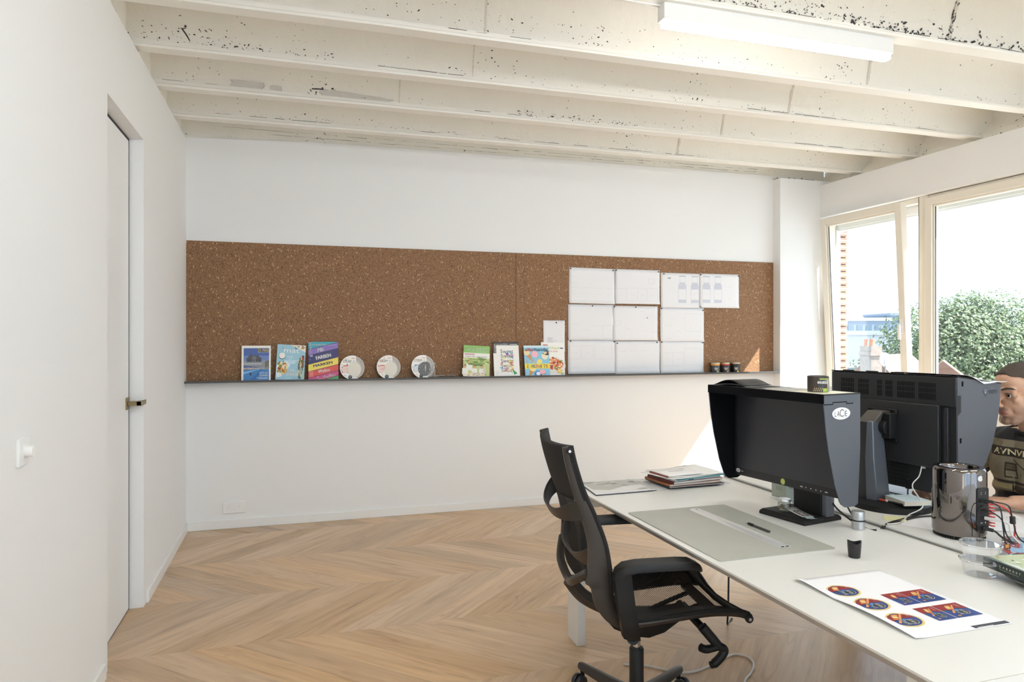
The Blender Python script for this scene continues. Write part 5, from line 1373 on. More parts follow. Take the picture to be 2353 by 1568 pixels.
# two-legged leaning column
mb = MB()
mb.loft([[(.10, .075, .02), (.04, .085, .02), (.04, -.01, .02), (.10, -.01, .02)], [(.108, .07, .20), (.05, .08, .20), (.05, .0, .20), (.108, .0, .20)], [(.112, .055, .345), (.058, .062, .345), (.058, .005, .345), (.112, .005, .345)]], M_SHELL); mb.build('stand_column', t, bevel=0.003)
mb = MB(); mb.loft([[(.040, .090, .012), (.000, .070, .012), (-.004, .0, .012), (.040, .0, .012)], [(.050, .086, .20), (.020, .07, .20), (.018, .0, .20), (.05, .0, .20)], [(.058, .066, .350), (.035, .058, .350), (.035, .0, .350), (.058, .0, .350)]], M_HOODO); mb.build('column_side', t, bevel=0.003)
mb = MB(); mb.loft([[(.112, .055, .343), (.035, .055, .343), (.035, -.0, .343), (.112, .0, .343)], [(.090, .020, .392), (.020, .020, .392), (.020, -.035, .392), (.090, -.035, .392)]], mat('bronze_plastic', (0.10, 0.088, 0.075), 0.4, 0.2)); mb.build('hinge_cover', t, bevel=0.003)
mb = MB(); F = frame((.005, .0, .325), (0, 1, 0), (0, 0, 1)); mb.lathe([(0, 0), (.030, 0), (.030, .025), (.024, .035), (0, .035)], M_BLK, 24, F); mb.box((-.01, -.035, .28), (.08, .012, .385), M_BLK); mb.build('hinge', t, bevel=0.003)
mb = MB(); mb.box((-.008, -.040, .262), (.132, -.028, .400), M_BLK); mb.build('mount_plate', t, bevel=0.003)
mb = MB()
for x, z in ((.118, .386), (.012, .386)): mb.box((x - .006, -.0285, z - .007), (x + .006, -.027, z + .007), M_FELT)
mb.build('mount_screw', t, smooth=False)
# shell with recessed cable bay and vents
mb = MB(); mb.box((-.2415, -.100, .075), (.3335, -.064, .545), M_SHELL); mb.box((-.2415, -.064, .430), (.3335, -.052, .545), M_SHELL); mb.box((-.180, -.064, .180), (.3335, -.040, .432), M_SHELL); mb.box((.10, -.064, .08), (.3335, -.054, .18), M_SHELL)
mb.box((-.212, -.064, .20), (-.195, -.05, .425), M_SHELL); mb.build('rear_shell', t, bevel=0.003)
mb = MB(); G = frame((0, -.052, 0), (-1, 0, 0), (0, 0, 1)); vz = -.0395
xs = [(-.285, -.215, 8), (-.195, -.14, 7), (-.10, -.075, 4), (-.06, -.025, 5), (-.005, .075, 12), (.09, .165, 12)]
for a, b, c in xs:
    for k in range(c):
        x = a + (b - a) * k / c
        for z0 in (.450, .479, .500): mb.rect(x, z0, x + (b - a) / c * .55, z0 + (.026 if z0 == .450 else .018), M_FELT, G, .0006)
G2 = frame((0, -.064, 0), (-1, 0, 0), (0, 0, 1))
for k in range(16):
    for j in range(7): mb.rect(-.09 + .0082 * k, .085 + .0165 * j, -.0855 + .0082 * k, .097 + .0165 * j, ink('060607'), G2, .0006)
for k in range(20): mb.rect(.197, .22 + .010 * k, .207, .226 + .010 * k, ink('2A2A2E'), G2, .0145)
mb.build('vent_slots', t, smooth=False, merge=False, normals=False)
mb = MB(); mb.box((.225, -.0395, .33), (.262, -.0385, .375), M_BEZ); mb.rect(-.256, .338, -.231, .367, ink('26262A'), frame((0, -.0385, 0), (-1, 0, 0), (0, 0, 1)), .0004); mb.build('lock_plate', t, smooth=False, normals=False)
mb = MB(); mb.box((-.230, -.102, .085), (.322, -.099, .535), M_SCREEN); mb.build('screen', t, smooth=False)
hp2 = [(-.054, .545), (-.054, .42), (-.054, .10), (-.075, .085), (-.11, .10), (-.16, .19), (-.234, .226), (-.270, .275), (-.293, .345), (-.313, .43), (-.321, .515)]
hp2 = [(-.054, .545), (-.056, .30), (-.060, .10), (-.085, .085), (-.115, .095), (-.165, .140), (-.225, .205), (-.262, .265), (-.292, .345), (-.312, .43), (-.321, .514)]
for x0 in (-.2475, .3335):
    mb = MB(); mb.prism(hp2, x0, x0 + .006, M_HOODO if x0 < 0 else M_HOODO, F if False else Matrix(((0, 0, 1, 0), (1, 0, 0, 0), (0, 1, 0, 0), (0, 0, 0, 1))))
    s = mb.build('hood_side', t, smooth=False)
    if x0 < 0:
        G = frame((x0, 0, 0), (0, -1, 0), (0, 0, 1)); mb = MB()
        for (y, z) in ((.083, .520), (.072, .300)): mb.prism(rrect(y - .005, z - .010, y + .005, z + .010, .003), .0002, .0006, M_FELT, G)
        mb.poly([(.054, .475, .0004), (.074, .475, .0004), (.074, .41, .0004), (.054, .395, .0004)], M_SHELL, G)
        # diamond emblem and name
        gx, gz = .222, .484; e = ink('3B4450')
        mb.poly([(gx - .020, gz + .004, .0005), (gx - .012, gz + .014, .0005), (gx + .012, gz + .014, .0005), (gx + .020, gz + .004, .0005), (gx, gz - .020, .0005)], e, G)
        mb.poly([(gx - .009, gz + .003, .0008), (gx + .009, gz + .003, .0008), (gx, gz - .010, .0008)], ink('8C95A2'), G)
        mb.poly([(gx - .0105, gz + .010, .0008), (gx + .0105, gz + .010, .0008), (gx + .013, gz + .007, .0008), (gx - .013, gz + .007, .0008)], ink('8C95A2'), G)
        mb.text('EIZO', G, gx + .024, gz - .007, .014, e, width=.052, bold=.01, z=.0006)
        mb.build('maker_badge', s, smooth=False, merge=False, normals=False)
mb = MB()
mb.loft([[(-.2475, -.052, .547), (.3395, -.052, .547), (.3395, -.052, .551), (-.2475, -.052, .551)], [(-.2475, -.321, .514), (.3395, -.321, .514), (.3395, -.321, .518), (-.2475, -.321, .518)]], M_BLK)
for x in (-.22, -.02, .10, .22): mb.box((x, -.058, .549), (x + .055, -.050, .555), M_BLK)
mb.build('hood_top', t, smooth=False)
mb = MB(); mb.box((-.115, -.060, .17), (-.100, -.050, .20), ink('E6E6E4')); mb.box((-.050, -.064, .075), (-.032, -.050, .115), M_BLK); mb.build('cable_plugs', t, bevel=.001)
EZM = Matrix.Translation((3.12, -3.27, TZ)) @ Matrix.Rotation(R(96.5), 4, 'Z')
ez = lambda x, y, z: EZM @ Vector((x, y, z))
t = thing('paper_sheet', 'white curling paper lying over the hood of the rear-facing monitor', 'paper', ez(0, 0, 0), 96.5)
mb = MB()
def curl(u, v):
    x = .02 - .275 * u; y = -.052 - .30 * v
    zz = .5525 - .033 * min(1, v * 1.11) + (.004 if v < .9 else .004)
    if u > .93 and .25 < v < .80: zz -= .022 * (u - .93) / .07 * (1 - abs(v - .5) / .3 if abs(v - .5) < .3 else 0)
    zz += .004 * math.sin(v * 6) * u
    return (x, y, zz)
mb.grid(curl, 20, 14, PAPER); o = mb.build('sheet', t); s = o.modifiers.new('t', 'SOLIDIFY'); s.thickness = .0006; s.offset = 1
# ================================================================== things on the desk, left half
Z0 = TZ + 0.0004
t = thing('cutting_mat', 'translucent grey green cutting mat lying on the desk', 'cutting mat', (2.026, -3.682, Z0))
M_MAT = mat('worn_green_grey_mat', (0.400, 0.402, 0.355), 0.55, var=0.10, scale=7, bump=0.05, bscale=120)
mb = MB(); mb.prism(rrect(0, 0, .446, .632, .012), 0, .0025, M_MAT); mb.build('mat_sheet', t, smooth=False)
mb = MB(); rn = random.Random(4); mk = ink('8C9086')
for k in range(60):
    x, y, a, l = rn.uniform(.03, .42), rn.uniform(.03, .60), rn.uniform(0, 6), rn.uniform(.004, .02)
    dx, dy = math.cos(a) * l, math.sin(a) * l; w = .0006
    mb.poly([(x, y, .0028), (x + dx, y + dy, .0028), (x + dx - dy / l * w, y + dy + dx / l * w, .0028), (x - dy / l * w, y + dx / l * w, .0028)], ink('7C8078') if k % 3 else ink('C9CCC0'))
mb.build('cut_marks', t, smooth=False, merge=False, normals=False)['kind'] = 'stuff'
ZM = Z0 + .0026
t = thing('steel_ruler', 'long aluminium cutting ruler lying across the cutting mat', 'ruler', (2.316, -3.620, ZM), 90 + 1.2)
M_ALU = mat('brushed_aluminium', (0.74, 0.74, 0.745), 0.38, 0.55, var=0.05, scale=80)
mb = MB(); sec = [(-.026, 0), (-.026, .0012), (-.014, .005), (-.006, .0055), (-.002, .0042), (.004, .0055), (.012, .0052), (.026, .001), (.026, 0)]
mb.loft([[(x, y, z) for y, z in sec] for x in (0, .53)], M_ALU); mb.build('ruler_blade', t, angle=15)
mb = MB(); mb.ell(.512, .0, .005, .005, ink('1E1E1E'), Matrix.Identity(4), .0058, 16); mb.box((-.0006, -.016, .0004), (.0, -.004, .0035), ink('1E1E1E')); mb.box((-.0006, .002, .0004), (.0, .014, .0035), ink('1E1E1E')); mb.build('ruler_hole', t, smooth=False)
t = thing('craft_knife', 'slim dark metal craft knife lying on the cutting mat', 'knife', (2.376, -3.466, ZM), 92)
F = frame((0, 0, .0045), (0, 1, 0), (0, 0, 1))
mb = MB(); mb.lathe([(0, 0), (.0042, 0), (.0045, .002), (.0045, .085)], mat('dark_metal_handle', (0.12, 0.12, 0.12), 0.35, 0.8), 16, frame((0, 0, .0045), (0, 1, 0), (0, 0, 1)) @ Matrix.Rotation(0, 4, 'Z'), caps=True)
mb.build('handle', t)
mb = MB(); mb.lathe([(.0046, .085), (.0050, .088), (.0050, .110), (.0035, .118), (0, .119)], M_BLK, 16, frame((0, 0, .0050), (0, 1, 0), (0, 0, 1))); mb.build('collar', t)
mb = MB(); mb.box((.118, -.0004, .002), (.126, .0004, .008), M_ALU); mb.poly([(.126, 0, .002), (.138, 0, .0025), (.126, 0, .008)], M_ALU); mb.build('blade', t, smooth=False)

# folder and papers at the far end
t = thing('dark_backed_folder', 'dark backed folder with a grey photo sheet at the far desk corner', 'folder', (2.028, -2.745, Z0))
mb = MB(); mb.prism([(0, .003), (.306, .013), (.318, .275), (.030, .268)], 0, .0035, ink('2B2B3A')); mb.build('folder_back', t, smooth=False)
mb = MB(); mb.prism([(.003, .006), (.304, .016), (.315, .272), (.033, .265)], .0036, .0052, ink('D9D9D8')); mb.build('top_sheet', t, smooth=False)
mb = MB(); rn = random.Random(12)
mb.poly([(.03, .10, .0055), (.10, .07, .0055), (.20, .13, .0055), (.31, .15, .0055), (.313, .262, .0055), (.035, .258, .0055)], ink('B5B4AE'))
for k in range(16): mb.ell(rn.uniform(.05, .29), rn.uniform(.14, .25), rn.uniform(.01, .035), rn.uniform(.008, .02), ink(rn.choice(('8E8D88', 'A09F9A', 'C4C3BE', '7E7D79'))), Matrix.Identity(4), .0057 + k * 1e-5, 12)
for k in range(3): mb.rect(.22 + .02 * k, .05 + .008 * k, .28, .053 + .008 * k, ink('8E8D88'), Matrix.Identity(4), .0058)
mb.build('photo_print', t, smooth=False, merge=False, normals=False)
t = thing('tracing_sheet', 'large translucent tracing sheet under the stack of papers', 'paper', (2.336, -2.752, Z0 + .006))
mb = MB(); mb.grid(lambda u, v: (-.015 + .44 * u - .005 * v, .012 + .05 * u + .265 * v, -.0055 + (.006 * max(0, 1 - u * 7) if v > .0 else .0) + .002 * math.sin(u * 5 + v * 3) * .4), 18, 8, clear_mat('tracing_paper', (0.9, 0.9, 0.9), 1.3, 0.3, 0.3, 0.72, (0.74, 0.74, 0.75)))
o = mb.build('sheet', t)

# the stack: each book or booklet is its own thing
stk = [
    ('flat_book', 'thin dark book at the bottom of the desk stack', 'book', .300, .215, .006, '2E2F35', 'D9D7D0', 2, (.0, .0)),
    ('flat_book', 'orange brown spined book second from the bottom of the stack', 'book', .285, .205, .010, 'A4683E', 'E6E3DA', 5, (-.010, .004)),
    ('flat_book', 'book with a dark red cover in the middle of the stack', 'book', .290, .200, .011, '6E2E2C', 'E9E6DE', 8, (.004, .002)),
    ('flat_book', 'white booklet with a blue label in the stack', 'book', .275, .200, .008, 'E4E3DF', 'EFEDE6', 9, (.004, .006)),
    ('flat_folder', 'teal folder near the top of the desk stack', 'folder', .300, .210, .003, '5FA3AE', '5FA3AE', 11, (.018, .0)),
]
z = Z0 + .0075
for k, (nm, lb, cat, w, d, h, cov, pg, rz, (ox, oy)) in enumerate(stk):
    t = thing(nm, lb, cat, (2.545 + ox, -2.620 + oy, z), rz)
    c = .0012
    mb = MB(); mb.box((-w / 2, -d / 2, 0), (w / 2, d / 2, min(c, h * .3)), ink(cov)); mb.box((-w / 2, -d / 2, h - min(c, h * .3)), (w / 2, d / 2, h), ink(cov)); mb.box((-w / 2, -d / 2, 0), (-w / 2 + c, d / 2, h), ink(cov)); mb.build('cover', t, smooth=False)
    mb = MB(); mb.box((-w / 2 + c, -d / 2 + .002, min(c, h * .3)), (w / 2 - .002, d / 2 - .002, h - min(c, h * .3)), ink(pg)); mb.build('pages', t, smooth=False)
    if k == 3:
        mb = MB(); mb.rect(-.06, .0012, -.03, .0068, ink('2E4A5A'), frame((0, -d / 2, 0), (1, 0, 0), (0, 0, 1)), .0003); mb.build('blue_label', t, smooth=False, merge=False, normals=False)
    z += h + .0004
t = thing('loose_papers', 'loose white sheets with a curled corner on top of the stack', 'paper', (2.535, -2.625, z), 14)
mb = MB()
for q in range(3):
    rn = random.Random(q); ox, oy, a = rn.uniform(-.02, .02), rn.uniform(-.012, .012), rn.uniform(-.1, .1)
    mb.grid(lambda u, v: ((-.155 + .31 * u + ox) * math.cos(a) - (-.105 + .21 * v + oy) * math.sin(a), (-.155 + .31 * u + ox) * math.sin(a) + (-.105 + .21 * v + oy) * math.cos(a), .001 + .0022 * q + .012 * max(0, u - .45) * v + .012 * max(0, .3 - u)), 14, 8, ink('E9E9E6'))
o = mb.build('sheets', t, merge=False); s = o.modifiers.new('t', 'SOLIDIFY'); s.thickness = .0005; s.offset = 1
t = thing('bound_booklet', 'white booklet with a brown spine topping the desk stack', 'booklet', (2.475, -2.645, z + .0095), 6)
mb = MB(); mb.grid(lambda u, v: (-.085 + .20 * u, -.068 + .135 * v, .001 + .003 * u * v), 8, 4, ink('EDEBEA')); o = mb.build('cover', t); s = o.modifiers.new('t', 'SOLIDIFY'); s.thickness = .003; s.offset = 1
mb = MB(); mb.box((-.092, -.069, -.002), (-.083, .068, .005), ink('7A3D34')); mb.build('spine', t, smooth=False)
mb = MB(); rn = random.Random(3)
for k in range(14): mb.rect(-.02 + .006 * k, .005 + .004 * rn.random(), -.0165 + .006 * k, .016 + .012 * rn.random(), ink('A9A6A4'), Matrix.Identity(4), .0062)
mb.rect(.06, .04, .09, .046, ink('6A6A6A'), Matrix.Identity(4), .0064); mb.build('handwriting', t, smooth=False, merge=False, normals=False)

# on the stand of the hooded monitor
t = thing('coin_jar', 'small glass jar with a metal lid holding coins on the monitor stand', 'jar', hood_pt(-.028, -.055, .0216))
M_JARG = clear_mat('clear_jar_glass', (0.93, 0.95, 0.94), 1.5, 0.01, 1.3)
mb = MB(); mb.lathe([(0, .0), (.022, .0), (.0245, .003), (.0245, .030), (.021, .035), (.021, .038)], M_JARG, 32, caps=False); mb.lathe([(0, .002), (.021, .003), (.0225, .006), (.0225, .030), (.019, .035)], M_JARG, 32, caps=False); mb.build('glass', t)
mb = MB(); mb.lathe([(0, .036), (.0225, .036), (.0240, .038), (.0240, .0455), (.0230, .0475), (0, .048)], mat('lid_metal', (0.66, 0.66, 0.66), 0.3, 0.7), 32); mb.build('lid', t)
mb = MB(); rn = random.Random(9)
for k in range(14):
    F = Matrix.Translation((rn.uniform(-.009, .009), rn.uniform(-.009, .009), .009 + .0011 * k)) @ Matrix.Rotation(rn.uniform(-.8, .8), 4, 'X') @ Matrix.Rotation(rn.uniform(-.7, .7), 4, 'Y')
    mb.lathe([(0, 0), (.0085, 0), (.0085, .0016), (0, .0016)], mat('coin_metal', (0.34, 0.26, 0.17), 0.35, 0.9, var=0.3), 16, F)
mb.build('coins', t)['kind'] = 'stuff'
t = thing('label_card', 'grey label card with a black white lettered patch on the monitor stand', 'card', hood_pt(.030, -.040, .0216), -81.4 - 12)
mb = MB(); mb.grid(lambda u, v: (-.055 + .11 * u, -.024 + .048 * v, .001 + .010 * (1 - u) ** 2), 10, 2, ink('B9B7AE')); o = mb.build('card', t); s = o.modifiers.new('t', 'SOLIDIFY'); s.thickness = .0008; s.offset = 1
mb = MB(); G = Matrix.Identity(4)
def cz(x): return .0022 + .010 * (1 - (x + .055) / .11) ** 2
for k in range(8):
    a, b = -.022 + .065 * k / 8, -.022 + .065 * (k + 1) / 8
    mb.poly([(a, -.014, cz(a)), (b, -.014, cz(b)), (b, .014, cz(b)), (a, .014, cz(a))], ink('141414'))
vs, fs, bb = text_mesh('CERES', .02); k = .056 / (bb[1] - bb[0])
mb.add([(-.017 + (v.x - bb[0]) * k, -.008 + v.y * .023, cz(-.017 + (v.x - bb[0]) * k) + .0005) for v in vs], fs, ink('EDEDEA'))
mb.build('print', t, smooth=False, merge=False, normals=False)
mb = MB(); mb.grid(lambda u, v: (.045 + .045 * u, -.018 + .034 * v, .0008 + .0016 * math.sin(u * 8)), 8, 3, ink('B4C2C2')); o = mb.build('grey_flap', t)
# folded postcard standing behind the jar
t = thing('folded_postcard', 'pale green folded postcard standing behind the monitor neck', 'card', (2.779, -3.055, Z0), -86)
mb = MB(); mb.box((-.088, -.0004, 0), (.0, .0004, .105), ink('B9C4B8')); mb.build('left_leaf', t, smooth=False)
mb = MB(); F2 = Matrix.Rotation(R(-14), 4, 'Z'); mb.box((.0, -.0004, 0), (.090, .0004, .105), ink('BFD2D6'), F2); mb.box((.086, -.0006, 0), (.090, .0006, .105), ink('EDF1F1'), F2); mb.build('right_leaf', t, smooth=False)
mb = MB(); G = F2 @ frame((0, -.0006, 0), (1, 0, 0), (0, 0, 1)); mb.ell(.062, .062, .007, .007, ink('C97A7E'), G, .0002)
for k in range(6): mb.rect(.022 + .005 * k, .056 + .003 * (k % 2), .0245 + .005 * k, .066 + .002 * (k % 3), ink('5A6A70'), G, .0002)
for k in range(3): mb.rect(-.06, .035 + .006 * k, -.02, .037 + .006 * k, ink('8E9A90'), frame((0, -.0006, 0), (1, 0, 0), (0, 0, 1)), .0002)
mb.build('print', t, smooth=False, merge=False, normals=False)

t = thing('magnet_puck', 'silver ribbed cylinder split by a black rubber band on the desk', 'desk gadget', (2.728, -3.507, Z0))
M_SILV = mat('silver_satin', (0.56, 0.57, 0.58), 0.35, 0.75, var=0.03)
mb = MB(); mb.lathe([(0, 0), (.0215, 0), (.0225, .001), (.0225, .030)], M_SILV, 32); mb.build('lower_half', t)
mb = MB(); mb.lathe([(.0225, .034), (.0225, .063), (.0215, .065), (0, .0655)], M_SILV, 32); mb.build('upper_half', t)
mb = MB(); mb.lathe([(0, .0295), (.0232, .0295), (.0232, .0345), (0, .0345)], ink('121212'), 32); mb.build('rubber_band', t)
mb = MB()
for z0 in (.004, .038):
    for i in range(9):
        for j in range(5):
            a = R(205 + 7 * j); mb.poly([(.0227 * math.cos(a + q * .03), .0227 * math.sin(a + q * .03), z0 + .0026 * i + zz) for q, zz in ((-1, 0), (1, 0), (1, .0012), (-1, .0012))], ink('55585C'))
mb.build('ribbing', t, smooth=False, merge=False, normals=False)
t = thing('black_cup', 'small black plastic cup with a slanted rim on the desk', 'cup', (2.462, -3.768, Z0))
M_CUP = mat('black_gloss_plastic', (0.012, 0.012, 0.013), 0.3, var=0.1)
mb = MB(); rings = []
for z_, r_ in ((0, .0165), (.001, .0175), (.020, .0192), (.038, .0205)): rings.append([(r_ * math.cos(2 * math.pi * k / 32), r_ * math.sin(2 * math.pi * k / 32), z_) for k in range(32)])
def rim(r_, dz): return [(r_ * math.cos(2 * math.pi * k / 32), r_ * math.sin(2 * math.pi * k / 32), .049 + .0045 * math.cos(2 * (2 * math.pi * k / 32) + 1.2) + dz) for k in range(32)]
rings += [rim(.0210, 0), rim(.0198, .001), rim(.0190, -.001)]
rings.append([(.017 * math.cos(2 * math.pi * k / 32), .017 * math.sin(2 * math.pi * k / 32), .02) for k in range(32)])
mb.loft(rings, M_CUP); mb.build('cup_body', t)

# ---- proof sheet with label artwork
t = thing('proof_sheet', 'white proof sheet with red and blue label artwork on the desk', 'paper', (2.131, -4.298, Z0))
mb = MB(); mb.grid(lambda u, v: (.306 * u, .41 * v, .0006 + .010 * max(0, 1 - u * 9) * (0.35 + 0.65 * abs(math.sin(v * 5)))), 24, 24, PAPER); o = mb.build('sheet', t); s = o.modifiers.new('t', 'SOLIDIFY'); s.thickness = .0004; s.offset = 1
mb = MB(); RED = ink('8C2A2C'); BLU = ink('2A4480'); GLD = ink('DCC37A'); BK = ink('17181C'); ORG = ink('D9925E'); SK = ink('5C8AB8')
def lab(cx, cy, w, h, rz, oval, s):
    """local label: long axis along X of the label, printed so that it reads from the far side of the desk"""
    M = Matrix.Translation((cx, cy, .0014)) @ Matrix.Rotation(R(rz), 4, 'Z')
    if oval:
        def shape(k, z, mt):
            pts = []
            for i in range(40):
                a = 2 * math.pi * i / 40; x, y = math.cos(a), math.sin(a)
                if x < -0.2: y *= 1 - .35 * ((-x - .2) / .8) ** 2; x *= 1.03
                pts.append((x * w / 2 * k, y * h / 2 * k, z))
            mb.poly(pts, mt, M); return pts
        shape(1, 0, GLD); shape(.87, .0002, BLU)
        mb.poly([p for p in [(-.40 * w, -.10 * h, .0004), (-.34 * w, -.28 * h, .0004), (-.10 * w, -.40 * h, .0004), (.02 * w, -.40 * h, .0004), (-.10 * w, 0, .0004), (-.04 * w, .38 * h, .0004), (-.22 * w, .34 * h, .0004), (-.38 * w, .16 * h, .0004)]], RED, M)
    else:
        mb.rect(-w / 2, -h / 2, w / 2, h / 2, BLU, M, .0002)
        mb.poly([(-w / 2, -h / 2, .0004), (-.05 * w, -h / 2, .0004), (-.16 * w, 0, .0004), (-.02 * w, h / 2, .0004), (-w / 2, h / 2, .0004)], RED, M)
        mb.ell(.38 * w, -.30 * h, .04 * w, .06 * h, ORG, M, .0006, 12)
    mb.ell(.18 * w, .10 * h, .17 * w, .17 * h, ink('F0F0F0'), M, .0006, 20); mb.ell(.18 * w, .10 * h, .16 * w, .155 * h, BK, M, .0008, 20)
    mb.text('ELVEA', M, .045 * w, .04 * h, .13 * h, ink('F4F4F4'), width=.27 * w, bold=.02, z=.0010)
    mb.text('POMO & PEPERONI' if s % 2 == 0 else 'PEPERONI', M, -.28 * w, -.20 * h, .13 * h, ink('F2EFEA'), width=.62 * w, bold=.01, z=.0010)
    mb.text('POMO', M, -.40 * w, .26 * h, .09 * h, ink('E8C0B0'), width=.22 * w, z=.0010)
    mb.poly([(-.06 * w, -.02 * h, .0007), (.22 * w, -.16 * h, .0007), (.26 * w, -.06 * h, .0007), (0, .06 * h, .0007)], SK, M)
    if s >= 1: mb.poly([(-.36 * w, .14 * h, .0009), (-.34 * w, .20 * h, .0009), (.20 * w, -.26 * h, .0009), (.18 * w, -.34 * h, .0009)], ORG, M)
    for q in range(3): mb.ell((-.30 + .11 * q) * w, (-.06 - .07 * q) * h, .06 * w, .10 * h, ink(('D9A05E', 'E6C98A', 'C9743E')[q]), M, .0011 + q * 1e-4, 12)
for k, (x, y) in enumerate(((2.203, -3.999), (2.203, -4.098), (2.200, -4.203))): lab(x - 2.131, y + 4.298, .084, .094, -90, True, k)
for k, (x, y) in enumerate(((2.306, -4.0925), (2.306, -4.195))): lab(x - 2.131, y + 4.298, .079, .058, -90, False, k)
for k, (x, y) in enumerate(((2.379, -4.0925), (2.379, -4.195))): lab(x - 2.131, y + 4.298, .079, .082, -90, False, k + 1)
mb.rect(.190, .004, .302, .018, ink('3A3D48'), Matrix.Identity(4), .0013); mb.rect(.20, .0045, .25, .007, ink('F2F2F2'), Matrix.Identity(4), .0015)
mb.build('label_print', t, smooth=False, merge=False, normals=False)
# ================================================================== right half of the desk
t = thing('computer_tower', 'glossy dark cylindrical computer standing on the desk', 'computer', (3.005, -3.680, Z0))
M_MAC = mat('dark_mirror_metal', (0.200, 0.180, 0.172), 0.06, 1.0, var=0.02)
mb = MB(); mb.lathe([(.074, .008), (.080, .012), (.0835, .022), (.0835, .228), (.0815, .238), (.076, .2445), (.068, .2465), (.060, .2440), (.056, .236), (.053, .20), (.052, .15)], M_MAC, 72, caps=False); mb.build('polished_shell', t)
mb = MB(); mb.lathe([(0, 0.006), (.066, 0.006), (.066, .0), (.072, 0), (.074, .010), (0, .010)], M_BLK, 48)
for k in range(60):
    a = 2 * math.pi * k / 60; c = Vector((math.cos(a), math.sin(a), 0)); s_ = Vector((-c.y, c.x, 0))
    p = [c * .0735 - s_ * .0018, c * .0735 + s_ * .0018, c * .0795 + s_ * .0018, c * .0795 - s_ * .0018]
    mb.loft([[q + Vector((0, 0, .002)) for q in p], [q + Vector((0, 0, .013)) for q in p]], M_BLK)
mb.lathe([(0, .15), (.052, .15), (0, .1505)], M_BLK, 48); mb.build('vented_foot', t)
PAN = frame((0, -.0795, .035), (1, 0, 0), (0, 0, 1)) ; PAN = Matrix.Translation((0.006, 0, 0)) @ PAN
mb = MB(); mb.prism(rrect(-.0255, 0, .0255, .150, .008), -.006, .0062, mat('port_panel_dark', (0.018, 0.018, 0.020), 0.35, 0.3)); mb.v = [PAN @ v for v in mb.v]
mb.build('port_panel', t, bevel=.001)
mb = MB(); PK = ink('040405'); z_ = .0066
for x in (-.010, .010):
    for y in (.128, .134): mb.ell(x, y, .0016, .0016, ink('C8C8C8'), PAN, z_, 10)
for j, y in enumerate((.100, .084, .072, .060)):
    for x in (-.011, .011): mb.rect(x - .0055, y, x + .0055, y + .007, PK, PAN, z_)
    mb.rect(-.021, y - .003, .021, y - .002, ink('3A3A3E'), PAN, z_)
mb.rect(-.014, .040, -.001, .052, PK, PAN, z_); mb.rect(.004, .040, .017, .052, PK, PAN, z_); mb.rect(-.014, .028, .0, .033, PK, PAN, z_); mb.rect(-.012, .029, -.003, .031, ink('D8D8D8'), PAN, z_ + .0002); mb.ell(.010, .030, .003, .003, ink('B8B8B8'), PAN, z_, 12); mb.ell(0, .012, .009, .006, PK, PAN, z_, 16)
mb.build('ports', t, smooth=False, merge=False, normals=False)
# bitten fruit emblem above the ports
mb = MB()
def cyp(a, z): return (.0838 * math.sin(a), -.0838 * math.cos(a), z)
ap = []
for i in range(48):
    th_ = 2 * math.pi * i / 48; rr = 1 - .10 * math.exp(-((th_ - math.pi / 2) / .28) ** 2) - .06 * math.exp(-((th_ - 3 * math.pi / 2) / .25) ** 2)
    x, y = rr * math.cos(th_), rr * math.sin(th_) * 1.02
    d = math.hypot(x - 1.22, y - .12)
    if d < .48: x = 1.22 - .48 * (1.22 - x) / d; y = .12 + .48 * (y - .12) / d
    ap.append((x, y))
for i in range(48):
    a, b = ap[i], ap[(i + 1) % 48]; mb.poly([cyp(-.05 + p[0] * .125, .216 + p[1] * .0098) for p in ((0, 0), a, b)], ink('D5D5D5'))
mb.poly([cyp(-.05 + p[0] * .125, .216 + p[1] * .0098) for p in ((0.02, 1.08), (.10, 1.35), (.40, 1.55), (.36, 1.25))], ink('D5D5D5'))
mb.build('fruit_emblem', t, smooth=False, normals=False)

# cables
MACM = Matrix.Translation((3.005, -3.680, Z0))
def cable(label, pts, r, mt, plug=None, cat='cable', name='cable', n=8, extra=None):
    o = Vector(pts[0]); t = thing(name, label, cat, o)
    mb = MB(); mb.tube([p - o for p in bez(pts, 8)], r, mt, n); mb.build('cord', t)
    if plug:
        mb = MB()
        for (a, b, rr) in plug: mb.tube([Vector(a) - o, Vector(b) - o], rr, mt if extra is None else extra, 8)
        mb.build('plug', t)
    return t
def pp(x, y, out): return MACM @ (PAN @ Vector((x, y, .0068 + out)))
K = mat('black_cable', (0.012, 0.012, 0.012), 0.5); WH = mat('white_cable', (0.72, 0.71, 0.67), 0.45); RDC = mat('red_cable', (0.55, 0.06, 0.05), 0.45)
DZ = TZ + .004
cable('black cable from the topmost port of the cylindrical computer', [pp(-.010, .104, .0), pp(-.004, .106, .03), pp(.012, .090, .05), pp(.020, .02, .055), (3.035, -3.83, DZ + .004), (3.02, -3.90, DZ)], .0022, K, [(pp(-.010, .104, 0), pp(-.006, .105, .022), .005)])
cable('black cable with a thick collar, right of the computer ports', [pp(.011, .104, 0), pp(.018, .106, .03), pp(.050, .095, .05), pp(.062, .05, .055), (3.085, -3.835, DZ + .02), (3.06, -3.93, DZ)], .0022, K, [(pp(.011, .104, 0), pp(.014, .105, .022), .005), (pp(.0615, .060, .055), pp(.063, .036, .055), .0085)])
cable('black cable from the middle of the computer port panel', [pp(-.010, .076, 0), pp(-.002, .074, .03), pp(.020, .050, .05), pp(.035, .0, .055), (3.055, -3.85, DZ + .002), (3.01, -3.96, DZ)], .0022, K, [(pp(-.010, .076, 0), pp(-.006, .075, .022), .005)])
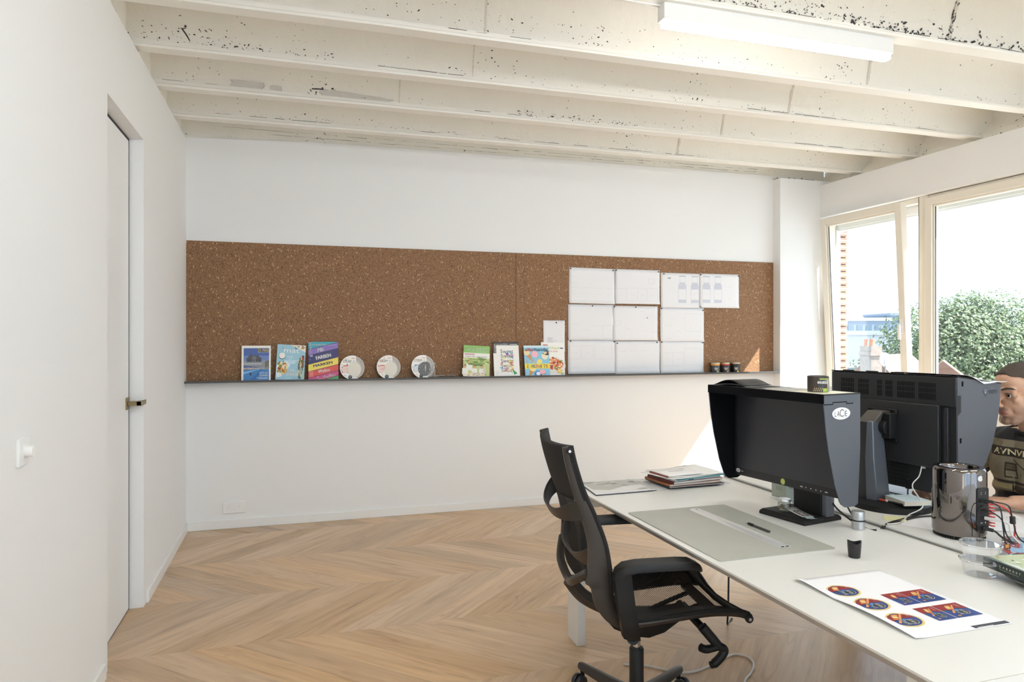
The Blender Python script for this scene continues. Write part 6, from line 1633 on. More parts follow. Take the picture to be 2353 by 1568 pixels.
cable('white network cable plugged into the cylindrical computer', [pp(.008, .046, 0), pp(.020, .044, .03), pp(.048, .036, .05), pp(.052, .0, .06), (3.055, -3.88, DZ), (3.0, -3.95, DZ)], .0028, WH, [(pp(.006, .046, 0), pp(.016, .045, .024), .006)])
cable('thick black power cable at the foot of the cylindrical computer', [pp(.0, .012, 0), pp(.012, .008, .03), pp(.028, -.01, .045), (3.05, -3.86, DZ), (3.00, -3.93, DZ)], .0034, K, [(pp(0, .012, 0), pp(.012, .009, .026), .0065)])
cable('black lead curving round the left side of the computer ports', [pp(-.012, .088, 0), pp(-.022, .092, .018), pp(-.038, .075, .014), pp(-.043, .04, .010), pp(-.036, .010, .014), (2.975, -3.78, DZ)], .0016, K)
cable('glossy red cable looping right of the cylindrical computer', [pp(.020, .094, -.004), pp(.045, .092, .01), pp(.080, .070, .03), pp(.092, .02, .04), pp(.082, -.022, .05), (3.04, -3.90, DZ)], .0032, RDC)
# coiled red cord
pts = []
for i in range(90):
    u = i / 89; c = Vector((3.112, -3.715, .752 + .075 * (1 - u))); a = u * 2 * math.pi * 7
    pts.append(c + Vector((.010 * math.cos(a), .010 * math.sin(a), 0)))
t = thing('coiled_cord', 'coiled orange red cord behind the computer cables', 'cable', pts[-1])
mb = MB(); mb.tube([p - pts[-1] for p in pts], .0028, RDC, 6); mb.build('cord', t)
cable('white cable hanging from the rear-facing monitor down to the cable slot', [ez(-.108, -.045, .182), ez(-.104, -.035, .14), ez(-.10, .0, .10), (3.13, -3.42, .755), (3.02, -3.455, .735), (2.95, -3.49, DZ), (2.90, -3.505, DZ), (2.868, -3.500, DZ)], .0024, WH)
cable('black cable dropping from the rear-facing monitor to the desk', [ez(-.041, -.055, .080), ez(-.045, -.05, .05), (3.165, -3.345, .745), (3.12, -3.42, DZ + .002), (3.00, -3.46, DZ + .002), (2.90, -3.485, DZ), (2.866, -3.487, .715), (2.852, -3.488, .706)], .0030, K)
cable('black cable running from behind the cylindrical computer to the slot', [(3.12, -3.60, DZ), (3.16, -3.48, DZ), (3.08, -3.455, DZ), (2.96, -3.48, DZ), (2.88, -3.496, DZ), (2.852, -3.498, .707)], .0030, K)
cable('black cable leaving the hooded monitor, left one of the pair', [hood_pt(.055, .055, .12), hood_pt(.075, .065, .09), hood_pt(.13, .045, .055), hood_pt(.19, .050, .022), (2.758, -3.478, DZ + .006), (2.775, -3.492, .7125)], .0032, K)
cable('black cable leaving the hooded monitor, right one of the pair', [hood_pt(.125, .04, .14), hood_pt(.150, .05, .10), hood_pt(.19, .055, .04), hood_pt(.21, .062, .018), (2.778, -3.500, .7125), (2.800, -3.520, .7125)], .0032, K)
# a dark edge of a phone lead left of the second stand
cable('thin black lead between the two monitors', [(3.02, -3.10, DZ), (3.06, -3.05, DZ), (3.14, -3.0, DZ), (3.22, -2.98, DZ)], .0014, K)

# tablet, keyboard, book, notes
t = thing('drawing_tablet', 'dark drawing tablet under the hand, behind the rear-facing monitor', 'tablet', (3.340, -3.275, Z0), 101)
mb = MB(); mb.prism(rrect(0, -.24, .30, 0, .012), 0, .009, mat('tablet_grey', (0.20, 0.21, 0.225), 0.35, 0.2)); mb.build('tablet_body', t, bevel=.002)
mb = MB(); mb.prism(rrect(.03, -.215, .27, -.022, .004), .0092, .0096, mat('tablet_surface', (0.33, 0.345, 0.37), 0.4)); mb.build('drawing_area', t, smooth=False)
t = thing('keyboard', 'white slim keyboard between the tablet and the monitor stand', 'keyboard', (3.245, -3.345, Z0), 101)
mb = MB(); mb.prism(rrect(-.06, -.055, .33, .055, .008), 0, .006, M_SWITCH); mb.build('keyboard_case', t, bevel=.001)
mb = MB(); 
for i in range(19):
    for j in range(5): mb.box((-.054 + .020 * i, -.048 + .0195 * j, .006), (-.054 + .020 * i + .0165, -.048 + .0195 * j + .0165, .0085), M_SWITCH)
mb.build('keys', t, smooth=False)['kind'] = 'stuff'
t = thing('paperback', 'pale blue paperback lying on the foot of the rear-facing monitor', 'book', (3.054, -3.405, TZ + .0345), -10)
mb = MB(); mb.box((.0, 0, .0), (.115, .118, .0008), ink('C6D3D6')); mb.box((0, 0, .0172), (.115, .118, .018), ink('CBDDE2')); mb.box((.1142, 0, 0), (.115, .118, .018), ink('C6D3D6')); mb.build('cover', t, smooth=False)
mb = MB(); mb.box((.001, .001, .0008), (.1142, .117, .0172), ink('D2CCBE')); mb.build('pages', t, smooth=False)
t = thing('red_pen', 'red and black pen lying on the foot of the rear-facing monitor', 'pen', (3.045, -3.325, TZ + .034), -78)
mb = MB(); mb.tube([(0, 0, .004), (.075, 0, .004)], .0042, ink('1C1C1E'), 10); mb.build('barrel', t)
mb = MB(); mb.tube([(-.028, 0, .004), (0, 0, .004)], .0046, ink('B8402E'), 10); mb.tube([(.0, 0, .0041), (.008, 0, .0041)], .0044, ink('D8D8D4'), 10); mb.build('cap', t)
t = thing('sticky_notes', 'pad of pale yellow sticky notes in front of the monitor foot', 'notepad', (2.962, -3.447, Z0), -48)
mb = MB(); mb.box((-.038, -.030, 0), (.038, .030, .0055), ink('E6E2B0')); mb.build('pad', t, smooth=False)
t = thing('paper_sheet', 'white sheet half under the cylindrical computer', 'paper', (3.035, -3.56, Z0), 28)
mb = MB(); mb.box((-.08, -.05, 0), (.10, .10, .0006), PAPER); mb.build('sheet', t, smooth=False)
for k, (x, y, rz, w, h, lb) in enumerate(((3.335, -3.02 + .05, 8, .20, .15, 'white papers lying at the far end of the right desktop'), (3.32, -3.59, 62, .297, .21, 'thick stack of white sheets by the forearm'), )):
    t = thing('paper_sheets', lb, 'paper', (x, y, Z0), rz)
    mb = MB()
    for q in range(4 if k == 1 else 1):
        a = .03 * q; F = Matrix.Rotation(a, 4, 'Z'); mb.box((-w / 2, -h / 2, .0012 * q), (w / 2, h / 2, .0012 * q + .0010), PAPER, F)
    mb.build('sheets', t, smooth=False)
    if k == 1:
        mb = MB()
        for q in range(7): mb.rect(-.12, -.08 + .022 * q, .10, -.079 + .022 * q, ink('C9CAD2'), Matrix.Rotation(.09, 4, 'Z'), .0049)
        mb.build('pencil_lines', t, smooth=False, merge=False, normals=False)
cable('thin white twist of string on the stack of sheets', [(3.36, -3.585, Z0 + .0055), (3.37, -3.575, Z0 + .012), (3.365, -3.56, Z0 + .018), (3.378, -3.555, Z0 + .012), (3.40, -3.60, Z0 + .006)], .0009, WH, name='string', cat='string')

# clear tubs, one on the other
M_TUB = clear_mat('thin_clear_tub', (0.965, 0.97, 0.97), 1.45, 0.03, 2.2, 0.075, (0.95, 0.95, 0.95))
def tub(label, z):
    t = thing('clear_tub', label, 'tub', (2.690, -4.012, z), group='clear tubs')
    mb = MB(); mb.lathe([(.002, .0005), (.039, .0005), (.042, .003), (.0495, .040), (.0500, .042), (.0540, .042), (.0545, .044)], M_TUB, 56, caps=False); mb.build('tub_body', t)
    mb = MB(); mb.lathe([(.0555, .041), (.0558, .046), (.0535, .0475), (.0510, .0470), (.0500, .0445), (.047, .0440), (.046, .0455), (.001, .0455)], M_TUB, 56, caps=False)
    mb.poly([(-.053, -.012, .044), (-.062, -.006, .043), (-.062, .006, .043), (-.053, .012, .044)], M_TUB); mb.build('lid', t)
tub('clear lidded plastic tub standing on the desk, lower one of two', Z0)
tub('clear lidded plastic tub stacked on another tub', Z0 + .0478)
# plastic tray with the green book lying on it
t = thing('clear_tray', 'crumpled clear plastic tray lying under the dark green book', 'food tray', (2.752, -4.13, Z0))
mb = MB(); mb.grid(lambda u, v: (.062 * math.cos(2 * math.pi * u) * (.55 + .5 * v) , .085 * math.sin(2 * math.pi * u) * (.6 + .45 * v), .001 + .018 * v ** 1.5 + .003 * mnoise.noise(Vector((u * 14, v * 4, 3)))), 60, 8, M_TUB); mb.lathe([(0, .001), (.05, .001)], M_TUB, 40, caps=False); mb.build('tray_body', t)
mb = MB(); mb.grid(lambda u, v: (.068 * math.cos(2 * math.pi * u) * (.05 + .93 * v), .089 * math.sin(2 * math.pi * u) * (.05 + .93 * v), .021 + .0025 * mnoise.noise(Vector((u * 18, v * 9, 8)))), 60, 10, M_TUB); mb.build('tray_lid', t)
t = thing('herb_leaf', 'bright green herb leaf in the clear tray', 'leaf', (2.674, -4.168, Z0))
mb = MB(); mb.grid(lambda u, v: (-.010 + .02 * u, (-.5 + v) * .016 * math.sin(math.pi * min(max(u, .05), .95)), .003 + .012 * u + .003 * math.sin(v * 6)), 8, 6, ink('4E9A4A')); o = mb.build('leaf_blade', t); s = o.modifiers.new('t', 'SOLIDIFY'); s.thickness = .0006
P0 = Vector((2.700, -4.012, TZ + .0262)); P1 = Vector((2.672, -4.170, TZ + .0262)); dv = (P1 - P0); ang = math.degrees(math.atan2(dv.y, dv.x))
t = thing('hardback_book', 'dark green spined book with a map-like pale cover, lying on the tray', 'book', P0, ang)
W, D, H = .235, .155, .0285
mb = MB(); G0 = ink('1F2B26'); mb.box((0, 0, 0), (W, .0018, H), G0); mb.box((0, 0, 0), (W, D, .0018), G0); mb.build('spine', t, bevel=.0006)
mb = MB(); mb.box((0, .0018, H - .0018), (W, D, H), ink('B9C2A2'))
I4 = Matrix.Identity(4); rn = random.Random(14)
mb.poly([(0, .0018, H + .0002), (W, .0018, H + .0002), (W, .014, H + .0002), (.1, .020, H + .0002), (.04, .012, H + .0002), (0, .016, H + .0002)], ink('6B7A78'))
mb.poly([(.05, .010, H + .0004), (W, .006, H + .0004), (W, .035, H + .0004), (.12, .030, H + .0004)], ink('D5DAD6'))
for k in range(46):
    x, y = rn.uniform(.01, W - .01), rn.uniform(.02, D - .01)
    mb.poly([(x + rn.uniform(.4, 1) * .012 * math.cos(a * .9), y + rn.uniform(.4, 1) * .007 * math.sin(a * .9), H + .0005 + k * 1e-5) for a in range(7)], ink(rn.choice(('C2CBAE', 'AEBB98', 'D3A552', 'CDD6C4', 'E2E6DA', 'A7B48E', 'C98E4A' if k % 4 == 0 else 'B6C2A0'))))
mb.ell(.05, .05, .004, .003, ink('3E4A44'), I4, H + .0011, 8); mb.build('front_cover', t, smooth=False, merge=False, normals=False)
mb = MB(); mb.box((.0025, .002, .0019), (W - .003, D - .003, H - .0019), ink('C9C0A8')); mb.build('pages', t, smooth=False)
mb = MB(); S_ = frame((0, 0, 0), (1, 0, 0), (0, 0, 1))
mb.ell(.042, .0165, .0062, .0062, ink('C9D2D8'), S_, .0004, 20); mb.ell(.042, .0165, .0048, .0048, ink('5E7A9A'), S_, .0006, 20); mb.ell(.0435, .0150, .0022, .0022, ink('D9905A'), S_, .0008, 12); mb.ell(.041, .018, .002, .0016, ink('E8EEF0'), S_, .0008, 12)
mb.text('CABARET', S_, .058, .0145, .0060, ink('E4E6DE'), width=.072, space=1.9, z=.0004, bold=.01); mb.text('The Seafood Collection Co.', S_, .058, .0085, .0028, ink('C9CCC2'), width=.066, z=.0004); mb.build('spine_lettering', t, smooth=False, merge=False, normals=False)
# printed snack bag and notebook
t = thing('printed_snack_bag', 'clear bag with a red and blue printed label', 'bag', (3.003, -3.930, Z0), 37)
mb = MB(); mb.grid(lambda u, v: (-.055 + .27 * u, -.055 + .13 * v, .003 + .012 * math.sin(math.pi * min(1, max(0, v))) * (.4 + .6 * math.sin(math.pi * u)) + .003 * mnoise.noise(Vector((u * 12, v * 8, 1)))), 34, 16, M_TUB); mb.build('film', t)
mb = MB()
def bagp(x, y): u, v = (x + .055) / .27, (y + .055) / .13; return (x, y, .0035 + .012 * math.sin(math.pi * min(1, max(0, v))) * (.4 + .6 * math.sin(math.pi * u)) + .003 * mnoise.noise(Vector((u * 12, v * 8, 1))))
def bq(x0, y0, x1, y1, mt, dz=0):
    N = 6
    for i in range(N):
        for j in range(3):
            q = [(x0 + (x1 - x0) * (i + a) / N, y0 + (y1 - y0) * (j + b) / 3) for a, b in ((0, 0), (1, 0), (1, 1), (0, 1))]
            mb.poly([Vector(bagp(*p)) + Vector((0, 0, dz)) for p in q], mt)
bq(-.028, -.050, .19, .068, ink('A83A34')); bq(-.016, -.046, .19, .050, ink('8FB0CC'), .0004); bq(.03, .055, .10, .064, ink('D9A552'), .0004); bq(-.028, -.054, .19, -.049, ink('D9A552'), .0004)
rn = random.Random(5)
for k in range(40):
    x, y = rn.uniform(-.014, .15), rn.uniform(-.042, .04); bq(x, y, x + rn.uniform(.01, .04), y + rn.uniform(.001, .003), ink(rn.choice(('F0F3F5', 'DDE6EC', '7E9FBE', '6D8FB0'))), .0007 + k * 1e-5)
mb.build('printed_label', t, smooth=False, merge=False, normals=False)
t = thing('grey_notebook', 'flat grey notebook peeking out behind the dark green book', 'notebook', (2.885, -3.985, Z0), 20)
mb = MB(); mb.box((-.03, -.08, 0), (.16, .075, .006), ink('7C7D80')); mb.build('cover', t, bevel=.001); mb = MB(); mb.box((-.029, -.0795, .0012), (.1602, .0755, .0048), ink('D8D6D0')); mb.build('pages', t, smooth=False)

# ---- floor: hatch and white cord, hanging rod under the desk
t = thing('floor_hatch', 'oak topped floor hatch with a steel rim behind the desk leg', 'floor outlet', (2.351, -1.60, 0.0), 0)
mb = MB()
for a, b in (((-.004, -.13, .0), (.004, .13, .0025)), ((.26, -.13, 0), (.268, .13, .0025)), ((-.004, .122, 0), (.268, .13, .0025)), ((-.004, -.13, 0), (.268, -.122, .0025))): mb.box(a, b, M_STEEL)
mb.build('steel_rim', t, smooth=False)
mb = MB(); mb.box((.004, -.122, .0003), (.26, .122, .0015), mat('oak_insert', (0.47, 0.30, 0.165), 0.45, var=0.15, scale=20)); mb.build('oak_insert', t, smooth=False)
cable('loose white cord lying in a loop on the floor by the chair', [(2.12, -2.83, .005), (2.199, -2.865, .005), (2.254, -2.915, .005), (2.313, -2.966, .005), (2.386, -2.977, .005), (2.492, -2.944, .005), (2.602, -2.897, .005), (2.645, -2.893, .005), (2.672, -2.925, .005), (2.672, -2.965, .005), (2.650, -3.006, .005), (2.594, -3.062, .005), (2.532, -3.110, .005), (2.48, -3.20, .005), (2.50, -3.35, .005)], .0042, WH)
cable('straight black cable hanging from the desk to the floor', [(2.80, -2.62, .68), (2.795, -2.62, .4), (2.79, -2.62, .1), (2.80, -2.60, .004), (2.86, -2.55, .004)], .0045, K)
# ================================================================== the man at the desk
from mathutils.bvhtree import BVHTree
def skin_mat():
    m = bpy.data.materials.new('skin'); m.use_nodes = True
    nt = m.node_tree; p = nt.nodes['Principled BSDF']; N = nt.nodes; L = nt.links
    p.inputs['Roughness'].default_value = 0.5; p.inputs['Subsurface Weight'].default_value = 0.12; p.inputs['Subsurface Radius'].default_value = (0.012, 0.005, 0.003); p.inputs['Subsurface Scale'].default_value = 0.5
    at = N.new('ShaderNodeAttribute'); at.attribute_name = 'tone'
    sp = N.new('ShaderNodeSeparateColor'); L.new(at.outputs['Color'], sp.inputs['Color'])
    tc = N.new('ShaderNodeTexCoord'); n = N.new('ShaderNodeTexNoise'); n.inputs['Scale'].default_value = 40; L.new(tc.outputs['Object'], n.inputs['Vector'])
    mx = N.new('ShaderNodeMix'); mx.data_type = 'RGBA'; mx.inputs['A'].default_value = (0.50, 0.285, 0.185, 1); mx.inputs['B'].default_value = (0.60, 0.36, 0.245, 1); L.new(n.outputs['Fac'], mx.inputs['Factor'])
    # stubble and lips are marks of the skin itself
    st = N.new('ShaderNodeMix'); st.data_type = 'RGBA'; st.inputs['B'].default_value = (0.10, 0.065, 0.05, 1)
    ns = N.new('ShaderNodeTexNoise'); ns.inputs['Scale'].default_value = 700; L.new(tc.outputs['Object'], ns.inputs['Vector'])
    mm = N.new('ShaderNodeMath'); mm.operation = 'MULTIPLY'; L.new(sp.outputs['Red'], mm.inputs[0]); L.new(ns.outputs['Fac'], mm.inputs[1])
    L.new(mm.outputs['Value'], st.inputs['Factor']); L.new(mx.outputs['Result'], st.inputs['A'])
    lp = N.new('ShaderNodeMix'); lp.data_type = 'RGBA'; lp.inputs['B'].default_value = (0.36, 0.13, 0.105, 1); L.new(sp.outputs['Green'], lp.inputs['Factor']); L.new(st.outputs['Result'], lp.inputs['A'])
    L.new(lp.outputs['Result'], p.inputs['Base Color'])
    return m
M_SKIN = skin_mat()

def ellipsoid(mb, c, r, mt, M=None, rot=None, n=20):
    T = Matrix.Translation(c) @ (rot.to_4x4() if rot else Matrix.Identity(4)) @ Matrix.Diagonal((r[0], r[1], r[2], 1))
    if M is not None: T = M @ T
    mb.lathe([(math.sin(math.pi * i / 12), -math.cos(math.pi * i / 12)) for i in range(13)], mt, n, T)
def capsule(mb, p0, r0, p1, r1, mt, M=None, n=16):
    p0, p1 = Vector(p0), Vector(p1); d = (p1 - p0); l = d.length
    if l < 1e-6: return
    q = d.normalized(); path = []; rad = []
    for i in range(7):
        a = math.pi / 2 * i / 6; path.append(p0 - q * r0 * math.cos(a)); rad.append(max(r0 * math.sin(a), 1e-4))
    for i in range(7):
        a = math.pi / 2 * (1 - i / 6); path.append(p1 + q * r1 * math.cos(a)); rad.append(max(r1 * math.sin(a), 1e-4))
    mb.tube(path, rad, mt, n, M)
def limb(mb, pts, mt, M=None):
    for (a, ra), (b, rb) in zip(pts, pts[1:]): capsule(mb, a, ra, b, rb, mt, M)

# head frame: origin between the eyes at mid-depth of the head, x forward, y to his left, z up
HC = Vector((3.661, -3.416, 1.186)); fw = R(171)
HM = Matrix.Translation(HC) @ Matrix.Rotation(fw, 4, 'Z') @ Matrix.Rotation(R(4), 4, 'Y')
S = 1.06
HM = HM @ Matrix.Scale(S, 4)
mb = MB(); sk = M_SKIN
E_ = lambda c, r, rot=None: ellipsoid(mb, c, r, sk, HM, rot, 24)
E_((-.014, 0, .042), (.100, .076, .079)); E_((-.045, 0, .0), (.066, .066, .066)); E_((.030, 0, -.032), (.056, .060, .080)); E_((.046, 0, .048), (.044, .057, .050))
E_((.034, 0, -.078), (.046, .047, .036)); E_((.072, 0, -.103), (.0175, .023, .0165)); E_((.052, 0, -.098), (.030, .034, .020))
for s in (-1, 1):
    limb(mb, [((.004, s * .056, -.05), .020), ((.02, s * .050, -.075), .021), ((.060, s * .024, -.103), .017)], sk, HM)
    E_((.052, s * .041, -.018), (.025, .018, .019)); E_((.020, s * .055, -.015), (.032, .014, .034)); E_((.034, s * .047, -.036), (.032, .016, .034)); E_((.020, s * .050, -.058), (.030, .014, .030))
    E_((.044, s * .038, -.052), (.030, .019, .030))
    capsule(mb, (.086, s * .012, .020), .0105, (.073, s * .047, .022), .0095, sk, HM)
    E_((.100, s * .0115, -.040), (.0105, .0075, .0080)); E_((.076, s * .050, .006), (.012, .010, .014))
    # lids
    for z0, z1, rr in ((.0118, .0095, .0030), (-.0100, -.0105, .0030)):
        limb(mb, [((.081, s * .020, z0 * .3), rr), ((.087, s * .031, z0), rr), ((.081, s * .044, z1 * .5), rr)], sk, HM)
    # ear
    rot = Matrix.Rotation(R(14), 3, 'Y') @ Matrix.Rotation(R(-s * 18), 3, 'Z')
    for k in range(10):
        a0, a1 = R(-60 + 26 * k), R(-60 + 26 * (k + 1))
        if k < 9: capsule(mb, (-.012 - .017 * math.cos(a0) * -1 * -1, s * (.077 + .006 * math.sin(k * .3)), -.006 + .028 * math.sin(a0)), .0048, (-.012 - .017 * math.cos(a1), s * (.077 + .006 * math.sin(k * .3 + .3)), -.006 + .028 * math.sin(a1)), .0048, sk, HM, 8)
    E_((-.010, s * .074, -.006), (.016, .006, .026)); E_((-.003, s * .073, -.034), (.008, .006, .009))
E_((.088, 0, .018), (.012, .014, .012))
limb(mb, [((.086, 0, .010), .0085), ((.098, 0, -.012), .0090), ((.111, 0, -.034), .0115)], sk, HM); E_((.1105, 0, -.037), (.0125, .0125, .0105))
E_((.074, 0, -.063), (.018, .030, .024)); E_((.0885, 0, -.0650), (.0070, .022, .0048)); E_((.0870, 0, -.0755), (.0072, .018, .0054)); E_((.0915, 0, -.0650), (.0040, .008, .0045))
hl = lambda f, l, u: HM @ Vector((f, l, u))
# neck, trunk, arms, legs (world space)
limb(mb, [(hl(-.035, 0, -.04), .057), (hl(-.045, 0, -.11), .056), (Vector((3.745, -3.428, 1.02)), .060), (Vector((3.755, -3.43, .97)), .075)], sk)
limb(mb, [((3.765, -3.60, .955), .062), ((3.76, -3.43, .975), .080), ((3.765, -3.255, .955), .062)], sk)
for dy in (-.085, 0, .085):
    limb(mb, [((3.755, -3.428 + dy, .94), .095), ((3.762, -3.428 + dy, .86), .100), ((3.80, -3.428 + dy * .9, .74), .098), ((3.86, -3.428 + dy * .95, .62), .105), ((3.90, -3.428 + dy, .56), .110)], sk)
SHL, SHR = Vector((3.765, -3.620, .950)), Vector((3.765, -3.236, .950))
ELL, ELR = Vector((3.700, -3.760, .778)), Vector((3.640, -3.130, .790))
WRL, WRR = Vector((3.497, -3.512, .762)), Vector((3.375, -3.235, .766))
limb(mb, [(SHL, .060), (SHL.lerp(ELL, .5), .051), (ELL, .043)], sk); limb(mb, [(SHR, .060), (SHR.lerp(ELR, .5), .051), (ELR, .043)], sk)
limb(mb, [(ELL, .043), (ELL.lerp(WRL, .3), .045), (ELL.lerp(WRL, .7), .036), (WRL, .028)], sk); limb(mb, [(ELR, .043), (ELR.lerp(WRR, .3), .045), (ELR.lerp(WRR, .7), .036), (WRR, .028)], sk)
for s in (-1, 1):
    H0 = Vector((3.90, -3.428 + s * .10, .555)); K0 = Vector((3.46, -3.428 + s * .13, .560)); A0_ = Vector((3.50, -3.428 + s * .14, .105))
    limb(mb, [(H0, .098), (H0.lerp(K0, .5), .082), (K0, .062)], sk); limb(mb, [(K0, .060), (K0.lerp(A0_, .35), .060), (A0_, .040)], sk)
    limb(mb, [(A0_ + Vector((.02, 0, -.03)), .042), (A0_ + Vector((-.06, s * .01, -.055)), .040), (A0_ + Vector((-.15, s * .015, -.07)), .032)], sk)
def hand(wrist, dirv, up, side, curls, thumb_in):
    """palm and five fingers; side = direction of the thumb"""
    d = Vector(dirv).normalized(); u = Vector(up).normalized(); sd = Vector(side).normalized()
    w = Vector(wrist)
    k = w + d * .045
    for q in (-.026, -.009, .009, .026): limb(mb, [(w + sd * q * .6, .017), (k + sd * q, .0145), (w + d * .088 + sd * q * 1.15, .0125)], sk)
    lens = (.072, .082, .077, .060)
    for i, q in enumerate((.031, .0105, -.0105, -.031)):
        p = w + d * (.092 - .004 * abs(i - 1.3)) + sd * q; a = 0; dd = d
        r = .0092
        for j, f in enumerate((.46, .30, .24)):
            a += curls[i][j]; v = d * math.cos(a) - u * math.sin(a) + sd * (q * .6)
            v.normalize(); n = p + v * lens[i] * f; capsule(mb, p, r, n, r - .0007, sk, None, 10); p = n; r -= .0007
    p = w + d * .028 + sd * .030; v1 = (d * .55 + sd * .75 - u * .25).normalized(); n = p + v1 * .040; capsule(mb, p, .0145, n, .0115, sk, None, 10)
    v2 = (d * .92 + sd * .25 - u * thumb_in).normalized(); n2 = n + v2 * .032; capsule(mb, n, .0110, n2, .0098, sk, None, 10)
    v3 = (d * .95 - sd * .12 - u * thumb_in).normalized(); capsule(mb, n2, .0098, n2 + v3 * .026, .0085, sk, None, 10)
    return n2 + v3 * .026
dR = Vector((-.80, -.32, .03)); sideR = Vector((-.20, -.45, .60)); upR = dR.cross(sideR) * -1
th = hand(WRR, dR, Vector((-.25, .55, .75)), Vector((.32, -.75, .35)), [(.5, .9, .6), (.75, 1.0, .7), (.9, 1.1, .7), (1.0, 1.1, .7)], .35)
dL = Vector((-.62, .78, -.04)); hand(WRL, dL, Vector((0, 0, 1)), Vector((-.78, -.62, 0)) * -1, [(.15, .35, .25), (.15, .4, .25), (.2, .45, .3), (.25, .45, .3)], .15)
raw = mb.build('raw_body', None, smooth=False, merge=False)
rm = raw.modifiers.new('r', 'REMESH'); rm.mode = 'VOXEL'; rm.voxel_size = 0.0042; rm.use_smooth_shade = True
sm = raw.modifiers.new('s', 'SMOOTH'); sm.factor = 0.5; sm.iterations = 3
dg = bpy.context.evaluated_depsgraph_get()
body = bpy.data.meshes.new_from_object(raw.evaluated_get(dg)); bpy.data.objects.remove(raw)
body.materials.clear(); body.materials.append(M_SKIN)
HI = HM.inverted()
PER = Vector((3.90, -3.43, 0.0))
man = thing('person', 'man with cropped dark hair in a black printed T-shirt working behind the monitors', 'person', PER)
# tone attribute: stubble, lips
ca = body.color_attributes.new('tone', 'FLOAT_COLOR', 'POINT')
def sstep(a, b, x): t_ = min(1, max(0, (x - a) / (b - a))); return t_ * t_ * (3 - 2 * t_)
for i, v in enumerate(body.vertices):
    p = HI @ v.co
    st = 0.0; lip = 0.0
    if p.z < -.01 and p.z > -.16 and p.x > -.02:
        chin = sstep(-.072, -.090, p.z) * sstep(.012, .03, p.x); jaw = sstep(-.028, -.06, p.z) * sstep(.040, .053, abs(p.y)); mo = sstep(-.046, -.052, p.z) * (1 - sstep(-.060, -.064, p.z)) * sstep(.078, .088, p.x) * (1 - sstep(.028, .036, abs(p.y)))
        st = max(chin, jaw * .9, mo) * (1 - sstep(-.115, -.14, p.z) * .8)
    dl = math.hypot((p.y) / .024, (p.z + .0705) / .0085)
    if p.x > .078 and dl < 1.15: lip = 1 - sstep(.75, 1.1, dl)
    if v.co.y < -3.3 and v.co.z < .9: pass
    ca.data[i].color = (st * (1 - lip), lip, 0, 1)
for v in body.vertices: v.co -= PER
for p_ in body.polygons: p_.use_smooth = True
bo = bpy.data.objects.new('body', body); COL.objects.link(bo); bo.parent = man
def peel(name, test, off, mtl, disp=None, thick=0.0):
    """a layer of clothing or hair: the body faces where test holds, pushed out along the normals"""
    keep = [test(v.co + PER, v.normal) for v in body.vertices]; idx = {}; vs = []; fs = []
    for p_ in body.polygons:
        if all(keep[k] for k in p_.vertices):
            f = []
            for k in p_.vertices:
                if k not in idx:
                    v = body.vertices[k]; idx[k] = len(vs); d = off + (disp(v.co + PER) if disp else 0); vs.append(v.co + v.normal * d)
                f.append(idx[k])
            fs.append(f)
    me = bpy.data.meshes.new(name); me.from_pydata([tuple(v) for v in vs], [], fs); me.materials.append(mtl); me.shade_smooth()
    o = bpy.data.objects.new(name, me); COL.objects.link(o); o.parent = man
    if thick:
        s_ = o.modifiers.new('t', 'SOLIDIFY'); s_.thickness = thick; s_.offset = -1
    return o
def hair_test(w, n):
    p = HI @ w
    if p.z < -.055: return False
    # hairline: forehead, temples, round the ears to the nape
    if p.x > .034: return p.z > .070 + .010 * math.cos(p.y * 34)
    if p.x > .010: return p.z > .012 + (p.x - .010) * 2.1
    if p.x > -.022: return p.z > (.012 if abs(p.y) < .0745 else .030)
    return p.z > -.045 and not (abs(p.y) > .070 and p.x > -.034 and p.z < .022)
M_HAIR = mat('cropped_dark_hair', (0.060, 0.043, 0.032), 0.75, var=0.35, scale=350, bump=0.6, bscale=900)
peel('hair', hair_test, .0055, M_HAIR, lambda w: .0022 * mnoise.noise(w * 160), .004)
M_TEE = mat('black_cotton', (0.020, 0.020, 0.022), 0.85, var=0.2, scale=60, bump=0.4, bscale=900)
NK = Vector((3.742, -3.428, 1.005))
def tee_test(w, n):
    if w.z < .56 or w.z > 1.06: return False
    if w.z > 1.018 + .25 * (w.x - 3.69): return False
    if (HI @ w).z > -.15 and w.x < 3.66: return False
    for sh, el in ((SHL, ELL), (SHR, ELR)):
        a = el - sh; t_ = (w - sh).dot(a) / a.length_squared; q = sh + a * min(1, max(0, t_))
        if abs(w.y - (-3.428)) > .175 and t_ > .62: return False
    if (w.y < -3.70 or w.y > -3.16) and w.z < .80: return False
    if w.x < 3.60: return False
    if w.z < .70 and w.x < 3.70: return False
    return True
def folds(w):
    return (.0035 * math.sin(w.z * 55 + w.y * 60 + 2 * mnoise.noise(w * 9)) + .007 * mnoise.noise(w * 13)) * (1 - sstep(.96, 1.01, w.z)) - .006 * sstep(.97, 1.02, w.z) + .006 * (1 - sstep(.76, .84, w.z)) * (1 + math.sin(w.z * 100 + 6 * w.y))
tee = peel('t_shirt', tee_test, .013, M_TEE, folds, .003)
M_JEAN = mat('dark_trousers', (0.025, 0.028, 0.036), 0.85, var=0.15, scale=80)
def jean_test(w, n): return w.z < .66 and w.z > .13 and not (w.z > .585 and w.x < 3.72 and w.z > .66) and not (w.z > .67)
peel('trousers', lambda w, n: .12 < w.z < .645, .009, M_JEAN, lambda w: .004 * mnoise.noise(w * 15), .003)
peel('shoe', lambda w, n: w.z <= .135 and w.y > -3.43, .008, ink('E4E2DC')); peel('shoe', lambda w, n: w.z <= .135 and w.y <= -3.43, .008, ink('E4E2DC'))
